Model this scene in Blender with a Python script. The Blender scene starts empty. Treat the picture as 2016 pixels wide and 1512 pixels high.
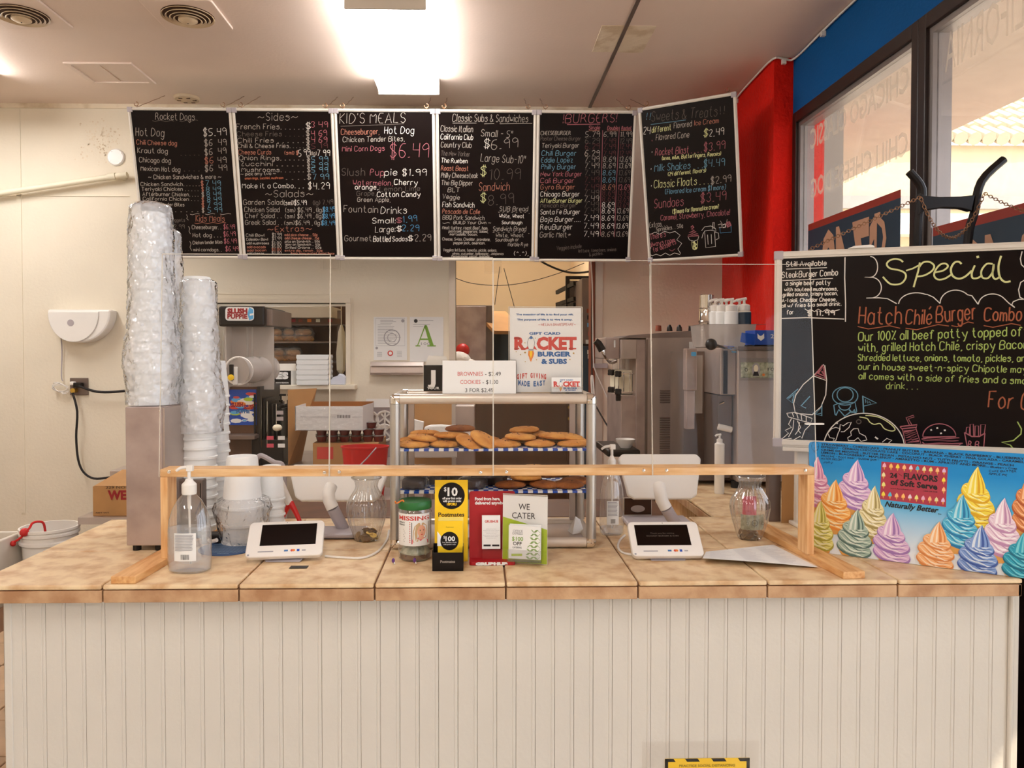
import bpy, math, random
from mathutils import Vector, Matrix, noise
C = bpy.context.scene.collection
SC = bpy.context.scene
V = Vector
PI = math.pi

# ---------------------------------------------------------------- camera
CAM_H = 1.65
FPX = 1500.0
YAW = math.atan(33 / FPX)
PITCH = math.atan(33 / FPX)
PX0, PY0 = 978.0, 723.0          # principal point of the (cropped) photograph
cam_d = bpy.data.cameras.new('camera')
cam = bpy.data.objects.new('camera', cam_d)
C.objects.link(cam)
cam.location = (0, 0, CAM_H)
cam.rotation_euler = (PI / 2 - PITCH, 0, -YAW)
cam_d.sensor_width = 36.0
cam_d.lens = FPX / 2016 * 36.0
cam_d.shift_x = (1008 - PX0) / 2016
cam_d.shift_y = (PY0 - 756) / 2016
cam_d.clip_start = 0.05
SC.camera = cam
_R = cam.rotation_euler.to_matrix()
CO = V((0, 0, CAM_H))

# ---------------------------------------------------------------- light and exposure
SC.view_settings.view_transform = 'Standard'
SC.view_settings.look = 'None'
SC.view_settings.gamma = 1.0
SC.view_settings.use_curve_mapping = False
SC.view_settings.exposure = 0.40
LAMP_E = 14.5            # ceiling fixtures, emission strength
LAMP_E2 = 11.0           # customer-side fixtures out of view, set weaker to balance the light
LAMP_COL = (0.97, 0.985, 1.0)
w = bpy.data.worlds.new('sky'); SC.world = w; w.use_nodes = True
bg = w.node_tree.nodes['Background']
bg.inputs[0].default_value = (0.78, 0.86, 1.0, 1)
bg.inputs[1].default_value = 3.2
sun_d = bpy.data.lights.new('sun', 'SUN'); sun_d.energy = 5.0; sun_d.angle = 0.01; sun_d.color = (1, 0.86, 0.66)
sun = bpy.data.objects.new('sun', sun_d); C.objects.link(sun)
sun.rotation_euler = V((-0.5, 0.48, -0.75)).to_track_quat('-Z', 'Y').to_euler()
sun.location = (9, -8, 12)


def ray(px, py):
    return _R @ V(((px - PX0) / FPX, -(py - PY0) / FPX, -1.0))


def P(px, py, Y):
    d = ray(px, py); return CO + d * (Y / d.y)


def PZ(px, py, z):
    d = ray(px, py); return CO + d * ((z - CAM_H) / d.z)


def PX(px, py, X):
    d = ray(px, py); return CO + d * (X / d.x)


# ---------------------------------------------------------------- materials
def lin(c):
    c = c / 255.0
    return c / 12.92 if c <= 0.04045 else ((c + 0.055) / 1.055) ** 2.4


def col(rgb):
    return (lin(rgb[0]), lin(rgb[1]), lin(rgb[2]), 1.0)


MATS = {}


def mat(name, rgb, rough=0.6, metal=0.0, var=0.0, scale=6.0, bump=0.0, bscale=40.0, emit=0.0, stretch=None,
        rgb2=None, spec=0.5, coat=0.0, alpha=1.0, detail=4.0, thr=None):
    m = bpy.data.materials.new(name); m.use_nodes = True
    nt = m.node_tree; b = nt.nodes['Principled BSDF']
    b.inputs['Base Color'].default_value = col(rgb)
    b.inputs['Roughness'].default_value = rough
    b.inputs['Metallic'].default_value = metal
    b.inputs['Specular IOR Level'].default_value = spec
    if coat:
        b.inputs['Coat Weight'].default_value = coat; b.inputs['Coat Roughness'].default_value = 0.08
    if alpha < 1: b.inputs['Alpha'].default_value = alpha
    tc = None
    if var or bump or rgb2:
        tc = nt.nodes.new('ShaderNodeTexCoord'); mp = nt.nodes.new('ShaderNodeMapping')
        nt.links.new(tc.outputs['Object'], mp.inputs[0])
        if stretch: mp.inputs['Scale'].default_value = stretch
    if var or rgb2:
        n = nt.nodes.new('ShaderNodeTexNoise'); n.inputs['Scale'].default_value = scale; n.inputs['Detail'].default_value = detail
        nt.links.new(mp.outputs[0], n.inputs['Vector'])
        r = nt.nodes.new('ShaderNodeValToRGB')
        a, z = (thr if thr else (0.3, 0.7))
        r.color_ramp.elements[0].position = a; r.color_ramp.elements[1].position = z
        if rgb2 is None:
            rgb2 = tuple(max(0, c * (1 - var)) for c in rgb)
        r.color_ramp.elements[0].color = col(rgb2); r.color_ramp.elements[1].color = col(rgb)
        nt.links.new(n.outputs[0], r.inputs[0]); nt.links.new(r.outputs[0], b.inputs['Base Color'])
    if bump:
        n2 = nt.nodes.new('ShaderNodeTexNoise'); n2.inputs['Scale'].default_value = bscale; n2.inputs['Detail'].default_value = 3
        nt.links.new(mp.outputs[0], n2.inputs['Vector'])
        bp = nt.nodes.new('ShaderNodeBump'); bp.inputs['Strength'].default_value = bump; bp.inputs['Distance'].default_value = 0.01
        nt.links.new(n2.outputs[0], bp.inputs['Height']); nt.links.new(bp.outputs[0], b.inputs['Normal'])
    if emit:
        b.inputs['Emission Color'].default_value = col(rgb); b.inputs['Emission Strength'].default_value = emit
    MATS[name] = m
    return m


def clear(name, tint=(1, 1, 1), ior=1.45, milky=0.0, mrgb=(235, 235, 235), rough=0.02, bump=0.0, bscale=30, gain=1.0):
    """thin clear plastic or glass: fresnel mirror over a see-through sheet, with an optional milky share"""
    m = bpy.data.materials.new(name); m.use_nodes = True
    nt = m.node_tree; nt.nodes.clear()
    out = nt.nodes.new('ShaderNodeOutputMaterial')
    tr = nt.nodes.new('ShaderNodeBsdfTransparent'); tr.inputs[0].default_value = (*tint, 1)
    gl = nt.nodes.new('ShaderNodeBsdfGlossy'); gl.inputs['Roughness'].default_value = rough
    fr = nt.nodes.new('ShaderNodeLayerWeight')          # Schlick reflectance, the same from both sides of a sheet
    f0 = ((ior - 1) / (ior + 1)) ** 2
    pw = nt.nodes.new('ShaderNodeMath'); pw.operation = 'POWER'; pw.inputs[1].default_value = 5.0
    ma = nt.nodes.new('ShaderNodeMath'); ma.operation = 'MULTIPLY_ADD'; ma.inputs[1].default_value = 1 - f0; ma.inputs[2].default_value = f0
    mx = nt.nodes.new('ShaderNodeMixShader')
    mu = nt.nodes.new('ShaderNodeMath'); mu.operation = 'MULTIPLY'; mu.inputs[1].default_value = gain; mu.use_clamp = True
    nt.links.new(fr.outputs['Facing'], pw.inputs[0]); nt.links.new(pw.outputs[0], ma.inputs[0])
    nt.links.new(ma.outputs[0], mu.inputs[0]); nt.links.new(mu.outputs[0], mx.inputs[0])
    base = tr
    if milky:
        df = nt.nodes.new('ShaderNodeBsdfDiffuse'); df.inputs[0].default_value = col(mrgb)
        m0 = nt.nodes.new('ShaderNodeMixShader'); m0.inputs[0].default_value = milky
        nt.links.new(tr.outputs[0], m0.inputs[1]); nt.links.new(df.outputs[0], m0.inputs[2]); base = m0
    if bump:
        tc = nt.nodes.new('ShaderNodeTexCoord'); n2 = nt.nodes.new('ShaderNodeTexNoise'); n2.inputs['Scale'].default_value = bscale
        nt.links.new(tc.outputs['Object'], n2.inputs['Vector'])
        bp = nt.nodes.new('ShaderNodeBump'); bp.inputs['Strength'].default_value = bump; bp.inputs['Distance'].default_value = 0.02
        nt.links.new(n2.outputs[0], bp.inputs['Height'])
        for x in (gl, fr): nt.links.new(bp.outputs[0], x.inputs['Normal'])
    nt.links.new(base.outputs[0], mx.inputs[1]); nt.links.new(gl.outputs[0], mx.inputs[2])
    nt.links.new(mx.outputs[0], out.inputs[0])
    MATS[name] = m
    return m


def flat(name, rgb, rough=0.55):
    return mat(name, rgb, rough)


# ---------------------------------------------------------------- mesh builder
class Fr:
    """a flat frame: origin, right, up, normal"""
    def __init__(s, o, u, v):
        s.o = V(o); s.u = V(u).normalized(); v = V(v); s.v = (v - s.u * v.dot(s.u)).normalized(); s.n = s.u.cross(s.v)

    def pt(s, a, b, d=0.0): return s.o + s.u * a + s.v * b + s.n * d

    def px(s, x, y):
        d = ray(x, y); t = (s.o - CO).dot(s.n) / d.dot(s.n); q = CO + d * t - s.o
        return q.dot(s.u), q.dot(s.v)


def curve(pts, k=4):
    """a smooth line through the points (Catmull-Rom)"""
    pts = [V(p) for p in pts]; out = []
    for i in range(len(pts) - 1):
        a, b, c, d = pts[max(0, i - 1)], pts[i], pts[i + 1], pts[min(len(pts) - 1, i + 2)]
        for j in range(k):
            t = j / k
            out.append(.5 * (2 * b + (c - a) * t + (2 * a - 5 * b + 4 * c - d) * t * t + (3 * b - a - 3 * c + d) * t ** 3))
    return out + [pts[-1]]


class MB:
    def __init__(s, m='white'):
        s.v = []; s.f = []; s.mi = []; s.mats = []; s.use(m); s.sm = []

    def use(s, m):
        if m not in s.mats: s.mats.append(m)
        s.m = s.mats.index(m); return s

    def add(s, vs, fs, smooth=False):
        k = len(s.v); s.v += [tuple(v) for v in vs]
        for f in fs: s.f.append(tuple(i + k for i in f)); s.mi.append(s.m); s.sm.append(smooth)
        return s

    def box(s, x0, x1, y0, y1, z0, z1):
        return s.add([(x0, y0, z0), (x1, y0, z0), (x1, y1, z0), (x0, y1, z0), (x0, y0, z1), (x1, y0, z1), (x1, y1, z1), (x0, y1, z1)],
                     [(0, 3, 2, 1), (4, 5, 6, 7), (0, 1, 5, 4), (1, 2, 6, 5), (2, 3, 7, 6), (3, 0, 4, 7)])

    def fbox(s, fr, a0, a1, b0, b1, d0, d1):
        """box in a frame"""
        p = [fr.pt(a, b, d) for d in (d0, d1) for a, b in ((a0, b0), (a1, b0), (a1, b1), (a0, b1))]
        return s.add(p, [(3, 2, 1, 0), (4, 5, 6, 7), (0, 1, 5, 4), (1, 2, 6, 5), (2, 3, 7, 6), (3, 0, 4, 7)])

    def bar(s, p0, p1, w, h, up=(0, 0, 1)):
        p0 = V(p0); p1 = V(p1); t = (p1 - p0).normalized(); up = V(up)
        if abs(t.dot(up)) > 0.98: up = V((0, 1, 0))
        sd = t.cross(up).normalized(); up = sd.cross(t)
        q = [p + sd * a * w / 2 + up * b * h / 2 for p in (p0, p1) for a, b in ((-1, -1), (1, -1), (1, 1), (-1, 1))]
        return s.add(q, [(0, 3, 2, 1), (4, 5, 6, 7), (0, 1, 5, 4), (1, 2, 6, 5), (2, 3, 7, 6), (3, 0, 4, 7)])

    def quad(s, a, b, c, d): return s.add([a, b, c, d], [(0, 1, 2, 3)])

    def prism(s, fr, poly, d0, d1):
        n = len(poly); p = [fr.pt(a, b, d0) for a, b in poly] + [fr.pt(a, b, d1) for a, b in poly]
        ar = sum(poly[i][0] * poly[(i + 1) % n][1] - poly[(i + 1) % n][0] * poly[i][1] for i in range(n))
        top = tuple(range(n, 2 * n)); bot = tuple(range(n - 1, -1, -1))
        side = [(i, (i + 1) % n, n + (i + 1) % n, n + i) for i in range(n)]
        if (ar < 0) != (d1 < d0):
            top = top[::-1]; bot = bot[::-1]; side = [q[::-1] for q in side]
        return s.add(p, [top, bot] + side)

    def poly(s, fr, pts, d=0.0):
        n = len(pts); return s.add([fr.pt(a, b, d) for a, b in pts], [tuple(range(n))])

    def ring(s, fr, r0, r1, a, b, d, seg=24):
        vs = [fr.pt(a + r * math.cos(2 * PI * i / seg), b + r * math.sin(2 * PI * i / seg), d) for r in (r0, r1) for i in range(seg)]
        return s.add(vs, [(i, (i + 1) % seg, seg + (i + 1) % seg, seg + i) for i in range(seg)])

    def tube(s, pts, r, seg=8, r1=None, smooth=True, closed=False):
        pts = [V(p) for p in pts]
        if not closed and 4 <= len(pts) <= 12 and seg <= 12: pts = curve(pts)
        n = len(pts); rings = []
        nrm = None
        for i, p in enumerate(pts):
            a = pts[max(0, i - 1)] if not closed else pts[i - 1]; b = pts[min(n - 1, i + 1)] if not closed else pts[(i + 1) % n]
            t = (b - a).normalized()
            if nrm is None:
                nrm = t.orthogonal().normalized()
            nrm = (nrm - t * nrm.dot(t)).normalized(); bn = t.cross(nrm)
            rr = r if r1 is None else r + (r1 - r) * i / max(1, n - 1)
            rings.append([p + (nrm * math.cos(2 * PI * k / seg) + bn * math.sin(2 * PI * k / seg)) * rr for k in range(seg)])
        vs = [q for g in rings for q in g]; fs = []
        for i in range(n if closed else n - 1):
            j = (i + 1) % n
            for k in range(seg):
                fs.append((i * seg + k, i * seg + (k + 1) % seg, j * seg + (k + 1) % seg, j * seg + k))
        s.add(vs, fs, smooth)
        if not closed:
            k0 = len(s.v) - n * seg
            s.f.append(tuple(k0 + k for k in range(seg - 1, -1, -1))); s.mi.append(s.m); s.sm.append(False)
            s.f.append(tuple(k0 + (n - 1) * seg + k for k in range(seg))); s.mi.append(s.m); s.sm.append(False)
        return s

    def cyl(s, p0, p1, r, r1=None, seg=20):
        return s.tube([p0, p1], r, seg, r1)

    def lathe(s, prof, c, seg=28, sx=1.0, sy=1.0, fn=None, smooth=True, axis=None):
        """prof: list of (radius, height); rises along +Z from c (or along axis)"""
        c = V(c); vs = []; fs = []; n = len(prof)
        if axis is not None:
            ax = V(axis).normalized(); e1 = ax.orthogonal().normalized(); e2 = ax.cross(e1)
        for i, (r, z) in enumerate(prof):
            for k in range(seg):
                t = 2 * PI * k / seg; rr = r
                if fn: rr = r * fn(t, z)
                x, y = rr * math.cos(t) * sx, rr * math.sin(t) * sy
                if axis is None: vs.append(c + V((x, y, z)))
                else: vs.append(c + e1 * x + e2 * y + ax * z)
        for i in range(n - 1):
            for k in range(seg):
                fs.append((i * seg + k, i * seg + (k + 1) % seg, (i + 1) * seg + (k + 1) % seg, (i + 1) * seg + k))
        if prof[0][0] > 1e-6 and prof[-1] != prof[0]: fs.append(tuple(range(seg - 1, -1, -1)))
        if prof[-1][0] > 1e-6 and prof[-1] != prof[0]: fs.append(tuple((n - 1) * seg + k for k in range(seg)))
        return s.add(vs, fs, smooth)

    def ball(s, c, r, seg=14, sx=1, sy=1, sz=1):
        n = 8
        return s.lathe([(r * math.sin(PI * i / n) + (1e-7), -r * sz * math.cos(PI * i / n)) for i in range(n + 1)], c, seg, sx, sy)


ORG = {}


def _mesh(name, mb, org, ang=35):
    me = bpy.data.meshes.new(name)
    o = V(org)
    me.from_pydata([V(v) - o for v in mb.v], [], mb.f)
    for mn in mb.mats: me.materials.append(MATS[mn])
    me.polygons.foreach_set('material_index', mb.mi)
    me.polygons.foreach_set('use_smooth', [True] * len(mb.f) if any(mb.sm) else [False] * len(mb.f))
    if any(mb.sm):
        me.set_sharp_from_angle(angle=math.radians(ang))
    me.update()
    return me


def _obj(name, mb, parent=None, org=None, bevel=0.0, bseg=2):
    if parent is not None: org = ORG[parent.name]
    me = _mesh(name, mb, org)
    ob = bpy.data.objects.new(name, me); C.objects.link(ob)
    ORG[ob.name] = V(org)
    if parent is not None: ob.parent = parent
    else: ob.location = org
    if bevel:
        b = ob.modifiers.new('bevel', 'BEVEL'); b.width = bevel; b.segments = bseg; b.limit_method = 'ANGLE'; b.angle_limit = 0.7
    return ob


def tag(o, label, cat=None, group=None, kind=None):
    if label: o['label'] = label
    if cat: o['category'] = cat
    if group: o['group'] = group
    if kind: o['kind'] = kind
    return o


def thing(name, label, cat, loc=(0, 0, 0), group=None):
    o = bpy.data.objects.new(name, None); C.objects.link(o); o.location = loc; o.empty_display_size = 0.05
    ORG[o.name] = V(loc)
    return tag(o, label, cat, group)


def part(name, mb, parent, label=None, bevel=0.0, kind=None):
    o = _obj(name, mb, parent, bevel=bevel)
    if label: o['label'] = label
    if kind: o['kind'] = kind
    return o


def single(name, mb, label, cat, group=None, bevel=0.0, kind=None):
    xs = [v[0] for v in mb.v]; ys = [v[1] for v in mb.v]; zs = [v[2] for v in mb.v]
    o = _obj(name, mb, org=((min(xs) + max(xs)) / 2, (min(ys) + max(ys)) / 2, min(zs)), bevel=bevel)
    return tag(o, label, cat, group, kind)


def struct(name, mb, parent=None, bevel=0.0, label=None):
    if parent is None:
        o = _obj(name, mb, org=(0, 0, 0), bevel=bevel); o['kind'] = 'structure'
    else:
        o = _obj(name, mb, parent, bevel=bevel)
    if label: o['label'] = label
    return o


def dup(root, loc, label=None, group=None, rot=None, scale=None):
    r = root.copy(); C.objects.link(r); r.location = loc; ORG[r.name] = V(loc)
    if rot is not None: r.rotation_euler = rot
    if scale is not None: r.scale = scale
    if label: r['label'] = label
    if group: r['group'] = group
    for ch in list(root.children):
        c = ch.copy(); C.objects.link(c); c.parent = r
        for g in list(ch.children):
            d = g.copy(); C.objects.link(d); d.parent = c
    return r


def rrect(a0, a1, b0, b1, r, seg=5):
    pts = []
    for cx, cy, t0 in ((a1 - r, b1 - r, 0), (a0 + r, b1 - r, PI / 2), (a0 + r, b0 + r, PI), (a1 - r, b0 + r, 1.5 * PI)):
        for i in range(seg + 1):
            t = t0 + PI / 2 * i / seg; pts.append((cx + r * math.cos(t), cy + r * math.sin(t)))
    return pts


def frame_px(bl, br, tl, Ybl, Ybr=None, Ytl=None):
    """a frame standing where three photographed corners lie at known distances; returns frame, width, height"""
    Ybr = Ybl if Ybr is None else Ybr; Ytl = Ybl if Ytl is None else Ytl
    a = P(*bl, Ybl); b = P(*br, Ybr); c = P(*tl, Ytl)
    f = Fr(a, b - a, c - a)
    return f, (b - a).length, (c - a).dot(f.v)


# ---------------------------------------------------------------- lettering
GL = {
 'A': "02 28 42;14 34", 'B': "02 08 38 47 46 35 05;35 44 43 32 02", 'C': "47 38 18 07 03 12 32 43", 'D': "02 08 28 46 44 22 02",
 'E': "38 08 02 32;05 25", 'F': "38 08 02;05 25", 'G': "47 38 18 07 03 12 32 43 45 25", 'H': "08 02;38 32;05 35", 'I': "08 02", 'J': "38 33 22 12 03",
 'K': "08 02;38 05 32", 'L': "08 02 32", 'M': "02 08 25 48 42", 'N': "02 08 42 48", 'O': "18 38 47 43 32 12 03 07 18", 'P': "02 08 28 37 36 25 05",
 'Q': "18 38 47 43 32 12 03 07 18;24 42", 'R': "02 08 28 37 36 25 05;25 42", 'S': "37 28 18 07 06 15 25 34 33 22 12 03", 'T': "08 48;28 22",
 'U': "08 03 12 32 43 48", 'V': "08 22 48", 'W': "08 12 26 32 48", 'X': "08 42;48 02", 'Y': "08 25 48;25 22", 'Z': "08 38 02 32",
 'a': "36 32;35 26 16 05 03 12 22 33", 'b': "08 02;05 16 26 35 33 22 12 03", 'c': "35 26 16 05 03 12 22 33", 'd': "38 32;35 26 16 05 03 12 22 33",
 'e': "04 34 35 26 16 05 03 12 22 33", 'f': "37 28 17 12;06 26", 'g': "35 26 16 05 03 12 22 33;36 31 20 10 01", 'h': "08 02;05 16 26 35 32",
 'i': "06 02;07 08", 'j': "16 11 00;17 18", 'k': "08 02;36 04 32", 'l': "08 02", 'm': "06 02;05 16 25 22;25 36 45 42", 'n': "06 02;05 16 26 35 32",
 'o': "16 26 35 33 22 12 03 05 16", 'p': "06 00;05 16 26 35 33 22 12 03", 'q': "36 30;35 26 16 05 03 12 22 33", 'r': "06 02;05 16 26",
 's': "35 26 16 05 15 34 33 22 12 03", 't': "18 13 22 32;06 26", 'u': "06 03 12 22 33;36 32", 'v': "06 12 26", 'w': "06 12 25 32 46", 'x': "06 32;36 02",
 'y': "06 23;46 20 10", 'z': "06 36 02 32", '0': "18 28 36 34 22 12 04 06 18", '1': "07 18 12", '2': "07 18 28 37 36 02 32",
 '3': "07 18 28 37 36 25 34 33 22 12 03", '4': "08 05 35;38 32", '5': "38 08 05 25 34 33 22 02", '6': "38 18 05 03 12 22 33 34 25 05", '7': "08 38 12",
 '8': "15 06 07 18 28 37 36 25 15 04 03 12 22 33 34 25", '9': "36 15 06 07 18 28 37 35 32", '$': "37 28 18 07 06 34 33 22 12 03;19 11;29 21",
 '.': "02 12", ',': "12 01", '-': "05 25", '~': "04 15 25 34 44 55", '!': "08 04;03 02", "'": "08 07", '"': "08 06;18 16", '(': "28 16 14 22",
 ')': "08 16 14 02", ':': "03 02;06 05", '/': "02 38", '&': "42 07 18 27 04 03 12 22 44", '*': "16 34;14 36;05 45", '%': "02 38;08 17;23 32",
 '[': "28 08 02 22", ']': "08 28 22 02", '+': "05 25;16 14", '^': "06 17 26", '_': "02 42", '=': "06 26;04 24", 'é': "04 34 35 26 16 05 03 12 22 33;18 29",
 '¢': "35 26 16 05 03 12 22 33;17 11", '|': "09 01", '{': "28 17 16 05 14 12 20", '?': "07 18 27 14;13 12",
}
GP = {k: [[(int(q[0]), int(q[1]) - 2) for q in st.split()] for st in s.split(';')] for k, s in GL.items()}
RNG = random.Random(7)


def strokes(mb, fr, pts, w, d=0.0006):
    """a thin drawn line of width w through frame points"""
    n = len(pts)
    if n < 2: return
    L = []; Rr = []
    for i in range(n):
        a = pts[max(0, i - 1)]; b = pts[min(n - 1, i + 1)]
        dx, dy = b[0] - a[0], b[1] - a[1]; l = math.hypot(dx, dy) or 1e-9
        nx, ny = -dy / l * w / 2, dx / l * w / 2
        L.append(fr.pt(pts[i][0] + nx, pts[i][1] + ny, d)); Rr.append(fr.pt(pts[i][0] - nx, pts[i][1] - ny, d))
    mb.add(Rr + L, [(i, i + 1, n + i + 1, n + i) for i in range(n - 1)])


def hand(mb, fr, s, p0, p1, h, w, slant=0.12, jit=0.25, d=0.0006):
    """hand lettering from p0 to p1 (frame coordinates of the baseline), capital height h, line width w"""
    adv = []; x = 0
    for ch in s:
        if ch == ' ': adv.append((None, x)); x += 2.2; continue
        g = GP.get(ch)
        if not g: adv.append((None, x)); x += 2; continue
        wd = max(q[0] for st in g for q in st); adv.append((g, x)); x += wd + 1.5
    tot = max(1e-6, x - 1.5)
    dx, dy = p1[0] - p0[0], p1[1] - p0[1]; L = math.hypot(dx, dy); ux, uy = dx / L, dy / L
    sx = L / tot; sy = h / 6.0
    for g, x0 in adv:
        if not g: continue
        oy = RNG.uniform(-jit, jit) * 0.6
        for st in g:
            pts = []
            for (a, b) in st:
                aa = (x0 + a + RNG.uniform(-jit, jit) * 0.5 + b * slant * sy / sx) * sx; bb = (b + oy + RNG.uniform(-jit, jit) * 0.6) * sy
                pts.append((p0[0] + ux * aa - uy * bb, p0[1] + uy * aa + ux * bb))
            if len(pts) > 3:   # soften the corners
                q = [pts[0]]
                for i in range(len(pts) - 1):
                    (a, b), (c, e) = pts[i], pts[i + 1]
                    q.append((a * .7 + c * .3, b * .7 + e * .3)); q.append((a * .3 + c * .7, b * .3 + e * .7))
                q.append(pts[-1]); pts = q
            strokes(mb, fr, pts, w, d)


def hpx(mb, fr, s, x0, y0, x1, y1, h, w, map_=None, **k):
    """hand lettering given by photographed start and end of its baseline; h = capital height in the same units"""
    M = map_ or (lambda x, y: (x, y))
    a = fr.px(*M(x0, y0)); b = fr.px(*M(x1, y1)); c = fr.px(*M(x0, y0 - h))
    hand(mb, fr, s, a, b, math.hypot(c[0] - a[0], c[1] - a[1]), w, **k)


_TX = {}


def type_(mb, fr, s, x0, y0, x1, h, bold=0.0, slant=0.0, d=0.0006, align='fit', slab=False):
    """printed lettering: baseline at (x0,y0), fitted to x1 when given, capital height h (frame units)"""
    key = (s, round(bold, 3))
    if key not in _TX:
        cu = bpy.data.curves.new('t', 'FONT'); cu.body = s; cu.resolution_u = 2; cu.offset = bold
        ob = bpy.data.objects.new('t', cu); me = bpy.data.meshes.new_from_object(ob)
        _TX[key] = ([tuple(v.co) for v in me.vertices], [tuple(p.vertices) for p in me.polygons])
        bpy.data.objects.remove(ob); bpy.data.meshes.remove(me)
    vs, fs = _TX[key]
    if not vs: return
    mn = min(v[0] for v in vs); mx = max(v[0] for v in vs)
    k = h / 0.70
    if x1 is None: sx = k; 
    else: sx = (x1 - x0) / (mx - mn)
    if align == 'center' and x1 is None: x0 = x0 - (mx - mn) * sx / 2
    mb.add([fr.pt(x0 + (v[0] - mn) * sx + slant * v[1] * k, y0 + v[1] * k, d) for v in vs], fs)


def tpx(mb, fr, s, x0, y0, x1, h, **k):
    """printed lettering placed from photographed baseline ends; h = capital height in photo pixels"""
    a = fr.px(x0, y0); b = fr.px(x1, y0); c = fr.px(x0, y0 - h)
    type_(mb, fr, s, a[0], a[1], b[0], c[1] - a[1], **k)


def rectpx(mb, fr, x0, y0, x1, y1, d=0.0004):
    q = [fr.px(x, y) for x, y in ((x0, y1), (x1, y1), (x1, y0), (x0, y0))]
    mb.poly(fr, q, d)


def disc(mb, fr, a, b, r, d, seg=20, ry=None):
    ry = r if ry is None else ry
    mb.poly(fr, [(a + r * math.cos(2 * PI * i / seg), b + ry * math.sin(2 * PI * i / seg)) for i in range(seg)], d)
# ---------------------------------------------------------------- material list
mat('ceiling_paint', (240, 218, 202), 0.55, var=0.05, scale=1.2, bump=0.07, bscale=60)
mat('wall_paint', (240, 228, 206), 0.7, var=0.05, scale=1.5, bump=0.15, bscale=50)
mat('wall_stained', (236, 220, 194), 0.75, rgb2=(214, 192, 160), scale=9, bump=0.3, bscale=30, thr=(0.35, 0.55))
mat('wall_beige', (226, 200, 158), 0.7, var=0.06, scale=1.2)
mat('red_paint', (228, 26, 8), 0.75, var=0.08, scale=3, bump=0.9, bscale=45, spec=0.2)
mat('blue_paint', (0, 84, 150), 0.75, spec=0.2, var=0.05, scale=3, bump=0.2, bscale=60)
mat('window_dark', (38, 24, 20), 0.35, var=0.1, spec=0.5)
mat('window_alu', (150, 140, 135), 0.4, metal=0.6, var=0.15, scale=3)
mat('white', (232, 224, 212), 0.5)
mat('white_plastic', (238, 232, 224), 0.3, var=0.02)
mat('white_metal', (226, 216, 202), 0.35, var=0.03)
mat('paper', (236, 234, 230), 0.7)
mat('black', (14, 5, 4), 0.45, spec=0.3)
mat('black_plastic', (18, 9, 7), 0.35, spec=0.35)
mat('chalkboard', (16, 4, 3), 0.3, var=0.3, scale=2, spec=0.18)
mat('black_rubber', (22, 14, 12), 0.6)
mat('alu', (200, 195, 188), 0.35, metal=0.75, var=0.08, scale=30, stretch=(1, 1, 0.1))
mat('alu_bright', (218, 205, 190), 0.35, metal=0.35, var=0.04)
mat('steel', (196, 180, 170), 0.36, metal=0.55, var=0.12, scale=5)
mat('steel_brushed', (190, 172, 164), 0.38, metal=0.5, rgb2=(156, 136, 130), scale=7, thr=(0.25, 0.6), bump=0.05)
mat('steel_dark', (134, 116, 106), 0.4, metal=0.5, var=0.2, scale=4)
mat('chrome', (225, 220, 215), 0.08, metal=1.0)
mat('tile', (234, 206, 164), 0.42, rgb2=(200, 156, 110), scale=17, detail=9, bump=0.12, bscale=25, thr=(0.32, 0.58))
mat('tile_edge', (200, 160, 120), 0.5, rgb2=(168, 122, 84), scale=14, detail=8, bump=0.2, bscale=40, thr=(0.35, 0.6))
mat('grout', (120, 84, 58), 0.9)
mat('bead_paint', (216, 208, 196), 0.5, var=0.03, scale=2, bump=0.08, bscale=80)
mat('wood', (238, 198, 146), 0.5, rgb2=(216, 160, 100), scale=9, stretch=(1, 8, 8), detail=6, thr=(0.35, 0.65))
mat('wood_y', (232, 182, 122), 0.5, rgb2=(204, 140, 78), scale=9, stretch=(8, 1, 8), detail=6, thr=(0.35, 0.65))
mat('wood_z', (238, 194, 138), 0.5, rgb2=(218, 158, 98), scale=9, stretch=(8, 8, 1), detail=6, thr=(0.35, 0.65))
mat('wood_red', (150, 62, 28), 0.5, var=0.2, scale=9, stretch=(8, 8, 1))
mat('cardboard', (192, 142, 88), 0.8, var=0.08, scale=8)
mat('cardboard_in', (160, 100, 48), 0.85, var=0.08, scale=8)
mat('door_brown', (104, 66, 40), 0.5, var=0.15, scale=3, stretch=(4, 4, 0.6))
mat('foam', (242, 242, 240), 0.55, bump=0.05, bscale=120)
mat('cookie', (232, 168, 84), 0.85, rgb2=(198, 122, 48), scale=22, bump=0.8, bscale=60, detail=6)
mat('cookie_dark', (176, 104, 44), 0.85, rgb2=(120, 62, 22), scale=22, bump=0.8, bscale=60, detail=6)
mat('brownie', (56, 26, 14), 0.6, rgb2=(30, 12, 8), scale=14, bump=0.6, bscale=40)
mat('bun', (214, 140, 62), 0.5, rgb2=(236, 190, 120), scale=6)
mat('red', (205, 24, 22), 0.4)
mat('red_dark', (150, 10, 18), 0.4)
mat('red_card', (172, 14, 26), 0.45)
mat('green_lid', (30, 104, 44), 0.35, bump=0.1)
mat('yellow_card', (250, 205, 20), 0.5)
mat('yellow_pale', (248, 226, 120), 0.5)
mat('lime', (176, 200, 40), 0.5)
mat('blue_box', (8, 70, 170), 0.45)
mat('navy', (30, 56, 76), 0.5)
mat('banner_blue', (20, 44, 62), 0.6)
mat('banner_red', (140, 34, 10), 0.6)
mat('banner_text', (182, 136, 108), 0.6)
mat('ink', (28, 20, 22), 0.6)
mat('ink_grey', (164, 160, 162), 0.7)
mat('ink_pale', (196, 192, 196), 0.7)
mat('ink_red', (206, 70, 60), 0.6)
mat('ink_blue', (44, 100, 160), 0.6)
mat('ink_green', (120, 165, 50), 0.6)
mat('skin', (232, 170, 140), 0.6)
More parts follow.
